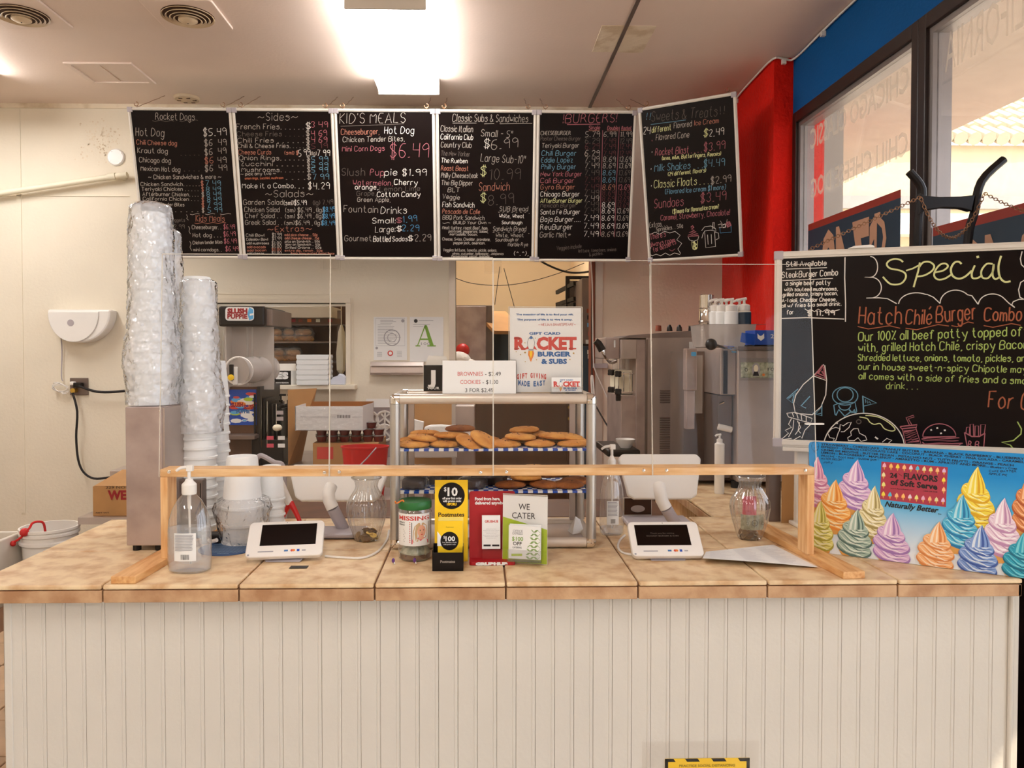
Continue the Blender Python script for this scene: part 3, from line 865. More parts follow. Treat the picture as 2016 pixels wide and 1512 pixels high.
R2 = (240, 190, 4.582)
dots = lambda n: ' .' * n
B1 = [
 ('g', 'Rocket Dogs', 303, 208, 655, 215, 62), ('d', '#', wave(275, 218, 470, 222, 2)), ('d', '#', wave(520, 222, 685, 216, 2)),
 ('g', 'Hot Dog', 125, 352, 380, 362, 72), ('w', '$5.49', 735, 355, 942, 350, 66),
 ('o', 'Chili Cheese dog', 132, 432, 495, 442, 42), ('g', '$6  49', 745, 447, 942, 440, 56),
 ('g', 'Kraut dog', 143, 508, 412, 514, 46), ('d', '. . . . .', 530, 530, 700, 530, 40), ('g', '$6  49', 748, 530, 942, 515, 54),
 ('g', 'Chicago dog', 156, 592, 440, 600, 44), ('o', '$6', 748, 605, 825, 602, 54), ('g', '49', 865, 600, 942, 598, 54),
 ('g', 'Mexican Hot dog', 170, 668, 525, 680, 42), ('g', '$6  49', 750, 675, 948, 668, 54), ('d', '. . . .', 560, 672, 700, 672, 40),
 ('g', '~ Chicken Sandwiches & more ~', 238, 745, 895, 742, 38),
 ('g', 'Chicken Sandwich. . . . . .', 170, 806, 700, 806, 32), ('o', '$', 712, 804, 735, 804, 40), ('b', '7 49', 755, 804, 890, 804, 46),
 ('g', 'Teriyaki Chicken . . . . .', 178, 850, 690, 850, 32), ('o', '$', 718, 856, 738, 856, 38), ('b', '8 49', 760, 856, 890, 856, 42),
 ('g', 'Afterburner Chicken. . . .', 188, 896, 690, 900, 32), ('g', '$', 720, 903, 740, 903, 38), ('b', '8 49', 765, 903, 893, 903, 42),
 ('g', 'California Chicken . . .', 190, 936, 690, 942, 30), ('o', '$', 720, 950, 740, 950, 38), ('b', '8 49', 770, 950, 897, 950, 42),
 ('g', 'Chicken Tender Bites', 200, 985, 562, 992, 30), ('o', '$', 720, 1000, 742, 1000, 38), ('b', '7 99', 770, 998, 900, 998, 42),
 ('g', '. . . . .', 480, 1040, 690, 1040, 30), ('g', '$', 722, 1045, 742, 1045, 38), ('b', '5 99', 775, 1045, 903, 1045, 44),
 ('g', '#', wave(615, 1062, 700, 1060, 1)), ('g', '#', wave(750, 1060, 840, 1060, 1)), ('g', '#', wave(885, 1060, 985, 1060, 1)),
 ('d', '(4) Nuggets', 380, 1128, 568, 1130, 30), ('d', '2.99', 470, 1190, 565, 1190, 36),
 ('g', '#', [(583, 1065), (592, 1085), (585, 1100), (600, 1115)]), ('o', 'Kids Meals', 668, 1128, 925, 1128, 58),
 ('o', '#', wave(655, 1142, 940, 1140, 3)),
 ('g', 'Cheeseburger. .', 632, 1196, 895, 1196, 36), ('p', '$6.49', 918, 1196, 1018, 1196, 42),
 ('g', 'Hot dog . . .', 640, 1268, 895, 1268, 36), ('p', '$6.49', 918, 1262, 1025, 1258, 42),
 ('g', 'Chicken tender bites', 640, 1334, 905, 1326, 30), ('p', '$6.49', 922, 1325, 1035, 1325, 42),
 ('g', 'mini corndogs. .', 646, 1396, 900, 1396, 30), ('p', '$6.49', 935, 1395, 1050, 1395, 42),
 ('g', '#', [(600, 1170), (612, 1190), (606, 1215), (618, 1240)]), ('g', '#', [(612, 1305), (624, 1330), (614, 1360), (630, 1390)]),
]
B2 = [
 ('g', '~Sides~', 1225, 218, 1585, 215, 68),
 ('g', 'French Fries. . . . . .', 1035, 295, 1640, 295, 48), ('w', '$', 1660, 290, 1700, 290, 52), ('p', '3 49', 1705, 278, 1855, 278, 52),
 ('d', 'Cheese Fries . . . . .', 1040, 358, 1640, 358, 42), ('g', '$', 1660, 352, 1692, 352, 46), ('p', '4 69', 1710, 362, 1850, 352, 50),
 ('g', 'Chili Fries . . . . . .', 1043, 416, 1640, 416, 42), ('g', '$', 1662, 418, 1694, 418, 46), ('p', '4 69', 1710, 414, 1850, 414, 50),
 ('g', 'Chili & Cheese Fries. . . . .', 1046, 464, 1640, 464, 38), ('g', '$', 1664, 470, 1694, 470, 42), ('r', '5 19', 1710, 470, 1855, 466, 46),
 ('o', 'Cheese Curds', 1052, 522, 1345, 522, 42), ('o', '(sml) $', 1462, 524, 1590, 524, 34), ('w', '5 99', 1595, 540, 1700, 530, 58), ('g', '(lg)', 1702, 530, 1755, 530, 34), ('w', '7 99', 1762, 536, 1875, 536, 54),
 ('g', 'Onion Rings. . . . . .', 1058, 574, 1640, 574, 40), ('g', '$', 1668, 575, 1695, 575, 42), ('b', '5 99', 1708, 588, 1858, 588, 46),
 ('g', 'Zucchini . . . . . .', 1073, 626, 1640, 626, 38), ('g', '$', 1670, 625, 1695, 625, 42), ('b', '5 99', 1710, 638, 1858, 638, 44),
 ('g', 'Mushrooms. . . . . .', 1080, 680, 1640, 680, 38), ('g', '$', 1672, 680, 1698, 680, 42), ('b', '5 99', 1710, 684, 1858, 684, 44),
 ('g', '~ pick any two ~', 1072, 712, 1388, 706, 26), ('u', 'onion rings, zucchini, mushroom', 1110, 748, 1455, 742, 20), ('g', '. . . .$', 1480, 748, 1705, 748, 48), ('b', '7 99', 1722, 752, 1868, 748, 52),
 ('w', 'Make it a Combo. . .', 1085, 826, 1640, 826, 44), ('w', '$4.29', 1680, 835, 1872, 835, 58),
 ('g', '~Salads~', 1292, 908, 1725, 905, 62),
 ('g', 'Garden Salad', 1096, 976, 1450, 976, 46), ('w', '(sml)$5.49', 1455, 980, 1665, 976, 42), ('d', '(lg) 7.49', 1718, 980, 1905, 970, 42),
 ('g', 'Chicken Salad', 1105, 1042, 1420, 1042, 44), ('g', '(sm) $6.49 ,(lg)', 1468, 1044, 1815, 1044, 42), ('l', '$8.49', 1815, 1042, 1922, 1036, 44),
 ('g', 'Chef Salad . .', 1112, 1096, 1440, 1096, 40), ('g', '(sm) $6.49 ,(lg)', 1466, 1098, 1812, 1098, 40), ('l', '$8.49', 1812, 1100, 1918, 1098, 42),
 ('g', 'Greek Salad . .', 1112, 1156, 1445, 1156, 42), ('g', '(sm)$6.49 ,(lg)', 1460, 1158, 1800, 1158, 38), ('l', '$8.49', 1800, 1160, 1922, 1160, 40),
 ('o', '~Extras~', 1312, 1222, 1712, 1214, 50),
 ('g', 'Chili Bowl', 1120, 1264, 1282, 1264, 26), ('g', '$1.99', 1355, 1262, 1440, 1262, 30), ('o', 'add pico cheese .. 50¢', 1468, 1258, 1765, 1258, 22),
 ('g', 'Coleslaw Bowl', 1122, 1300, 1315, 1300, 24), ('g', '$1.99', 1355, 1296, 1440, 1296, 30), ('o', 'add cheese cheese . 75¢', 1470, 1288, 1778, 1288, 22),
 ('g', 'add mushrooms', 1126, 1334, 1325, 1334, 22), ('g', '$1.00', 1352, 1334, 1436, 1334, 28), ('g', 'pita on Sandwich .. 50¢', 1472, 1318, 1785, 1316, 20),
 ('o', 'add avocado', 1130, 1368, 1296, 1368, 22), ('g', '$1.00', 1352, 1364, 1438, 1364, 28), ('g', 'slaw on Sandwich .. 50¢', 1474, 1345, 1790, 1345, 20),
 ('o', 'add bacon', 1130, 1398, 1300, 1396, 20), ('o', '$1.00', 1352, 1394, 1438, 1394, 26), ('g', 'Grilled Onions .. 50¢', 1474, 1372, 1800, 1372, 20),
 ('g', 'add cheese', 1130, 1424, 1280, 1424, 18), ('g', '$1.00', 1352, 1422, 1438, 1422, 24), ('o', 'extra dip, ranch . 50¢', 1470, 1398, 1810, 1400, 18), ('o', 'Ranch, honey mustard, Rocket Sauce', 1525, 1424, 1915, 1424, 18),
]
R3 = (640, 190, 4.582)
B3 = [
 ('g', "KID'S MEALS", 133, 245, 722, 235, 92), ('d', '#', [(140, 268), (400, 260), (712, 246)]),
 ('o', 'Cheeseburger,', 143, 346, 490, 340, 52), ('w', 'Hot Dog', 535, 334, 800, 336, 64),
 ('g', 'Chicken Tender Bites,', 160, 412, 718, 402, 46), ('p', 'Mini Corn Dogs', 155, 496, 535, 488, 46), ('p', '$6.49', 585, 552, 930, 545, 125, 1.2),
 ('d', 'Slush', 150, 714, 358, 714, 66), ('p', 'Pup', 405, 712, 530, 712, 58), ('w', 'pie $1.99', 535, 712, 912, 712, 58),
 ('p', 'Watermelon,', 250, 802, 612, 802, 50), ('w', 'Cherry', 622, 796, 832, 800, 50, 1.4),
 ('w', 'orange,', 270, 838, 480, 838, 42, 1.3), ('d', 'Lemon Lime', 492, 856, 855, 850, 44),
 ('d', 'Grape,', 285, 896, 460, 892, 42), ('w', 'Cotton Candy', 468, 904, 858, 904, 44, 1.4),
 ('g', 'Green Apple,', 290, 948, 590, 950, 38),
 ('g', 'Fountain', 168, 1042, 475, 1048, 60), ('w', 'Drinks', 502, 1056, 735, 1056, 62),
 ('w', 'Small:', 425, 1144, 632, 1144, 50, 1.2), ('p', '$', 642, 1136, 690, 1136, 42), ('l', '1.99', 705, 1138, 828, 1124, 56),
 ('w', 'Large:', 452, 1226, 632, 1220, 54), ('w', '$', 645, 1214, 690, 1214, 44, 1.5), ('l', '2.29', 692, 1214, 845, 1214, 56),
 ('g', 'Gourmet', 175, 1304, 418, 1304, 50), ('w', 'Bottled', 435, 1310, 590, 1310, 50, 1.4), ('w', 'Sodas', 608, 1306, 742, 1304, 42, 1.2), ('w', '$', 748, 1300, 790, 1300, 44, 1.5), ('g', '2.29', 805, 1304, 952, 1304, 60),
]
B4 = [
 ('g', 'Classic Subs & Sandwiches', 1148, 226, 1828, 232, 68), ('g', '#', [(1150, 240), (1365, 240)]), ('g', '#', [(1435, 246), (1525, 244)]), ('g', '#', [(1575, 246), (1868, 242)]),
 ('g', 'Classic Italian', 1042, 316, 1332, 322, 56), ('w', 'California Club', 1042, 386, 1332, 392, 48), ('g', 'Country Club', 1044, 458, 1318, 462, 48),
 ('d', 'The New Yorker', 1044, 534, 1304, 540, 44), ('w', 'The Rueben', 1046, 596, 1282, 602, 42), ('o', 'Roast Beast', 1046, 668, 1292, 672, 44),
 ('g', 'Philly Cheesesteak', 1046, 732, 1376, 736, 44), ('g', 'The Big Dipper', 1048, 798, 1328, 802, 42), ('g', 'BLT', 1106, 862, 1212, 862, 40),
 ('g', 'Veggie', 1058, 922, 1212, 930, 42), ('w', 'Fish Sandwich', 1058, 996, 1345, 1002, 46), ('o', 'Pescado de Calle', 1058, 1056, 1395, 1060, 42),
 ('g', 'BBQ Pork Sandwich', 1060, 1110, 1435, 1114, 40), ('g', '#', wave(1060, 1140, 1125, 1142, 1)), ('g', 'BUILD Your Own ~', 1158, 1150, 1495, 1152, 28),
 ('g', 'Meat: turkey, roast Beef, ham,', 1058, 1196, 1470, 1202, 30), ('g', 'pastrami, pepperoni, Salami,', 1115, 1226, 1470, 1230, 24), ('g', 'mortadella, bacon.', 1126, 1252, 1375, 1254, 22),
 ('g', 'Cheese, Swiss, Cheddar, provolone,', 1058, 1298, 1490, 1302, 26), ('g', 'pepperjack, american.', 1158, 1332, 1445, 1334, 24),
 ('g', 'Veggies: lettuce, tomato, pickle, onions,', 1064, 1396, 1550, 1400, 26), ('g', 'olives, cucumber, bellpepper, Jalapenos', 1150, 1426, 1608, 1428, 20), ('g', 'Pepperoncini, carrot, avocado', 1142, 1450, 1480, 1450, 18),
 ('g', "Small - 5\"", 1405, 358, 1685, 372, 62), ('w', '$', 1432, 462, 1482, 462, 76), ('g', '6.99', 1500, 480, 1740, 455, 86),
 ('g', 'Large Sub-10"', 1402, 584, 1800, 606, 70), ('y', '$', 1402, 710, 1452, 710, 82), ('d', '10.99', 1480, 752, 1758, 745, 96),
 ('o', 'Sandwich', 1388, 852, 1662, 846, 74), ('y', '$', 1400, 950, 1448, 950, 76), ('d', '8.99', 1472, 985, 1702, 962, 92),
 ('g', 'SUB Bread', 1575, 1034, 1828, 1034, 42), ('g', '- - - - - - - .', 1560, 1054, 1845, 1054, 20), ('w', 'White, Wheat', 1570, 1094, 1795, 1096, 34), ('w', 'Sourdough', 1594, 1150, 1776, 1152, 30),
 ('g', 'Sandwich Bread', 1515, 1214, 1810, 1216, 44), ('g', '- - - - - - - .', 1510, 1236, 1842, 1236, 20), ('g', 'White, Wheat', 1540, 1268, 1790, 1268, 32), ('g', 'Sourdough or', 1536, 1308, 1745, 1304, 30), ('g', 'Marble Rye', 1650, 1350, 1828, 1350, 32),
 ('w', "(^.^),", 1695, 1435, 1835, 1435, 40),
]
R4 = (1040, 180, 4.448)
brg = [('CHEESEBURGER', 'g', 108, 370, 382, 34, '5.79', 'g', '6.99', 'g', '11.99', 'g', 398), ('Pastor Cheese Burger', 'd', 108, 458, 430, 34, '6.29', 'd', '7.49', 'r', '12.49', 'd', 455),
       ('Teriyaki Burger', 'g', 118, 442, 494, 40, '6.29', 'r', '7.49', 'r', '12.49', 'r', 504), ('Chili Burger', 'b', 116, 416, 564, 44, '6.29', 'g', '7.49', 'r', '12.49', 'r', 564),
       ('Eddie Lopez', 'b', 112, 388, 622, 44, '7.49', 'g', '8.69', 'g', '13.69', 'g', 616), ('Philly Burger', 'b', 114, 414, 682, 44, '7.49', 'g', '8.69', 'g', '13.69', 'g', 672),
       ('New York Burger', 'p', 108, 465, 744, 40, '7.49', 'd', '8.69', 'b', '13.69', 'd', 734), ('Cali Burger', 'p', 106, 398, 802, 42, '7.49', 'r', '8.69', 'b', '13.69', 'd', 796),
       ('Gyro Burger', 'o', 106, 405, 858, 42, '7.49', 'r', '8.69', 'o', '13.69', 'p', 860), ('Chicago Burger', 'w', 106, 446, 920, 42, '7.49', 'd', '8.69', 'r', '13.69', 'r', 910),
       ('AfterBurner Burger', 'y', 106, 470, 976, 38, '7.49', 'g', '8.69', 'r', '13.69', 'r', 962), ('Mexican Burger', 'd', 106, 418, 1016, 36, '7.49', 'd', '8.69', 'w', '13.69', 'r', 1015),
       ('Santa Fe Burger', 'w', 106, 450, 1076, 42, '7.49', 'd', '8.69', 'w', '13.69', 'g', 1068), ('Baja Burger....', 'w', 106, 458, 1142, 44, '7.49', 'w', '8.69', 'w', '13.69', 'g', 1130),
       ('ReuBurger', 'w', 104, 382, 1210, 46, '7.49', 'w', '8.69', 'w', '13.69', 'w', 1200), ('Garlic Melt*', 'g', 100, 370, 1278, 48, '7.49', 'w', '8.69', 'g', '13.69', 'g', 1272)]
B5 = [('p', '!BURGERS!', 305, 276, 770, 270, 78, 1.2), ('p', '#', [(340, 290), (630, 286)], 1.4),
      ('p', 'Single', 530, 334, 626, 334, 34), ('p', 'Double', 692, 336, 786, 336, 34), ('p', 'Rocket', 816, 336, 902, 336, 32),
      ('o', '#', [(530, 344), (626, 342)]), ('o', '#', [(690, 346), (788, 344)]), ('o', '#', [(812, 342), (905, 340)]),
      ('p', '#', [(652, 340), (645, 600), (635, 900), (632, 1262)]), ('p', '#', [(798, 310), (785, 560), (768, 900), (756, 1275)]),
      ('d', 'Veggies include', 250, 1390, 465, 1370, 34), ('d', 'lettuce, tomatoes, onions', 440, 1410, 768, 1396, 28), ('d', '& pickles.', 535, 1444, 656, 1428, 26)]
for i, (nm, c, x0, x1, y, h, a_, ca, b_, cb, c_, cc, y2) in enumerate(brg):
    B5.append((c, nm, x0, y, x1, y - 2, h))
    sh = -i * .9
    B5 += [(ca, a_, 498 - i * 1.0, y2, 622 - i * .7, y2, 48), (cb, b_, 660 - i * 1.4, y2, 766 - i * 1.4, y2, 44), (cc, c_, 806 - i * 2.6, y2, 906 - i * 2.8, y2, 44)]
B6 = [
 ('b', '!!', 1035, 250, 1064, 250, 62), ('d', 'Sweets & Treats', 1080, 264, 1652, 218, 88), ('d', '!!', 1680, 200, 1715, 195, 70), ('b', '#', [(1072, 290), (1380, 250)]),
 ('w', '24', 1005, 374, 1065, 372, 62), ('y', 'different', 1082, 362, 1250, 338, 50), ('g', 'Flavored', 1275, 325, 1430, 305, 50), ('o', 'Ice Cream', 1455, 298, 1665, 275, 44),
 ('p', '.', 1082, 430, 1086, 430, 20, 3), ('g', 'Flavored Cone', 1118, 428, 1408, 402, 52), ('y', '$', 1535, 394, 1570, 392, 62), ('w', '2.49', 1582, 396, 1712, 380, 62),
 ('w', '.', 1082, 530, 1086, 530, 20, 3), ('p', 'Rocket Blast . . . .', 1112, 562, 1520, 532, 62), ('p', '$3.99', 1538, 526, 1722, 500, 70),
 ('y', '(oreo, m&m, Butterfingers, Reeses)', 1168, 602, 1685, 560, 34),
 ('w', '.', 1074, 678, 1078, 678, 20, 3), ('b', 'Milk Shakes . . .', 1104, 702, 1530, 668, 62), ('b', '$4.49', 1536, 666, 1718, 648, 64), ('y', '(24 different flavors)', 1220, 742, 1555, 706, 34),
 ('w', '.', 1076, 826, 1080, 826, 20, 3), ('y', 'Classic Floats . . .', 1100, 848, 1580, 808, 68), ('g', '$2.99', 1598, 812, 1775, 790, 60), ('b', '[Flavored Ice cream $1 more]', 1198, 900, 1728, 858, 42),
 ('p', 'Sundaes', 1105, 1024, 1358, 1000, 80), ('p', '$3.49', 1510, 974, 1732, 950, 78), ('y', '[$1 more for flavored ice cream?', 1265, 1072, 1668, 1024, 38),
 ('p', 'Caramel, Strawberry, Chocolate!', 1160, 1130, 1762, 1080, 46),
 ('g', 'Extras. . .', 1062, 1194, 1215, 1176, 46), ('g', 'Sprinkles. . 50¢', 1122, 1226, 1356, 1192, 34),
 ('p', "There's", 1068, 1300, 1205, 1270, 50), ('p', 'always room', 1065, 1366, 1285, 1320, 44), ('p', 'for desserts', 1100, 1412, 1295, 1335, 44), ('p', '#', [(1235, 1385), (1260, 1398), (1285, 1378)]),
 ('w', '#', [(1045, 1250), (1080, 1248), (1110, 1232), (1150, 1250), (1195, 1225), (1240, 1240), (1285, 1225), (1330, 1260), (1300, 1300), (1345, 1330), (1310, 1380), (1335, 1420)]),
 ('w', '#', [(1060, 1290), (1045, 1340), (1075, 1370), (1050, 1410), (1085, 1440), (1120, 1425), (1160, 1440), (1200, 1415), (1240, 1435), (1280, 1415), (1330, 1428)]),
 ('@', 'cone_drawing'),
 ('p', '#', [(1425, 1190), (1440, 1176), (1450, 1190), (1430, 1205), (1455, 1215), (1410, 1235), (1470, 1228), (1400, 1258), (1485, 1245), (1395, 1272), (1492, 1262)], 2.5),
 ('w', '#', [(1400, 1275), (1412, 1300), (1450, 1312), (1485, 1298), (1494, 1268)]), ('y', '#', [(1432, 1312), (1442, 1380), (1478, 1375), (1482, 1306)]),
 ('y', '#', [(1440, 1320), (1475, 1340), (1445, 1355), (1478, 1368), (1450, 1378), (1455, 1312), (1465, 1376)], 2),
 ('@', 'mug_drawing'),
 ('w', '#', [(1518, 1220), (1545, 1185), (1600, 1178), (1640, 1200), (1645, 1225), (1600, 1215), (1545, 1222), (1530, 1250), (1520, 1285)]),
 ('w', '#', [(1545, 1235), (1555, 1368), (1640, 1358), (1632, 1228)]), ('w', '#', [(1612, 1210), (1618, 1145), (1628, 1146), (1626, 1205)]),
 ('w', '#', [(1635, 1235), (1665, 1240), (1670, 1285), (1642, 1300)]), ('w', '#', [(1570, 1255), (1576, 1340)]), ('w', '#', [(1602, 1250), (1606, 1335)]),
 ('@', 'sundae_drawing'),
 ('l', '#', [(1678, 1190), (1682, 1240), (1778, 1232), (1776, 1178)]), ('g', '#', [(1662, 1168), (1690, 1160), (1700, 1190), (1670, 1192)], 2), ('w', '#', [(1700, 1170), (1725, 1160), (1728, 1188), (1705, 1192)], 2),
 ('p', '#', [(1735, 1150), (1762, 1142), (1775, 1172), (1745, 1188), (1735, 1160), (1768, 1158), (1742, 1176)], 3), ('g', '#', [(1680, 1132), (1700, 1160)]), ('g', '#', [(1742, 1118), (1738, 1145)]),
]
labels = ['hanging chalk menu board listing rocket dogs, chicken sandwiches and kids meals', 'hanging chalk menu board listing sides, salads and extras',
          "hanging chalk menu board headed kid's meals with slush and fountain drinks", 'hanging chalk menu board listing classic subs and sandwiches',
          'hanging chalk menu board listing burgers in three price columns', 'angled chalk menu board listing sweets and treats beside the red wall']
for i, (xl, xr, ln, rr) in enumerate(((251, 455, B1, R2), (456.4, 656, B2, R2), (657, 856, B3, R3), (858, 1056.4, B4, R3), (1057.6, 1254, B5, R4))):
    fr, wd, hg = tall_board(xl, xr, 211 + i * 1.4, 508 + i * 1.0)
    board('menu_board', fr, wd, hg, labels[i], ln, *rr, group=None)
# the sixth board, turned towards the middle
bl = P(1277, 516, 4.72); br = P(1462, 506, 4.42); tl6 = P(1258, 213, 4.55)
fr = Fr(bl, V((br.x - bl.x, br.y - bl.y, 0)), tl6 - bl)
tr6 = fr.px(1452, 187)
board('menu_board', fr, fr.px(1463, 506)[0], fr.px(1258, 213)[1], labels[5], B6, *R4)

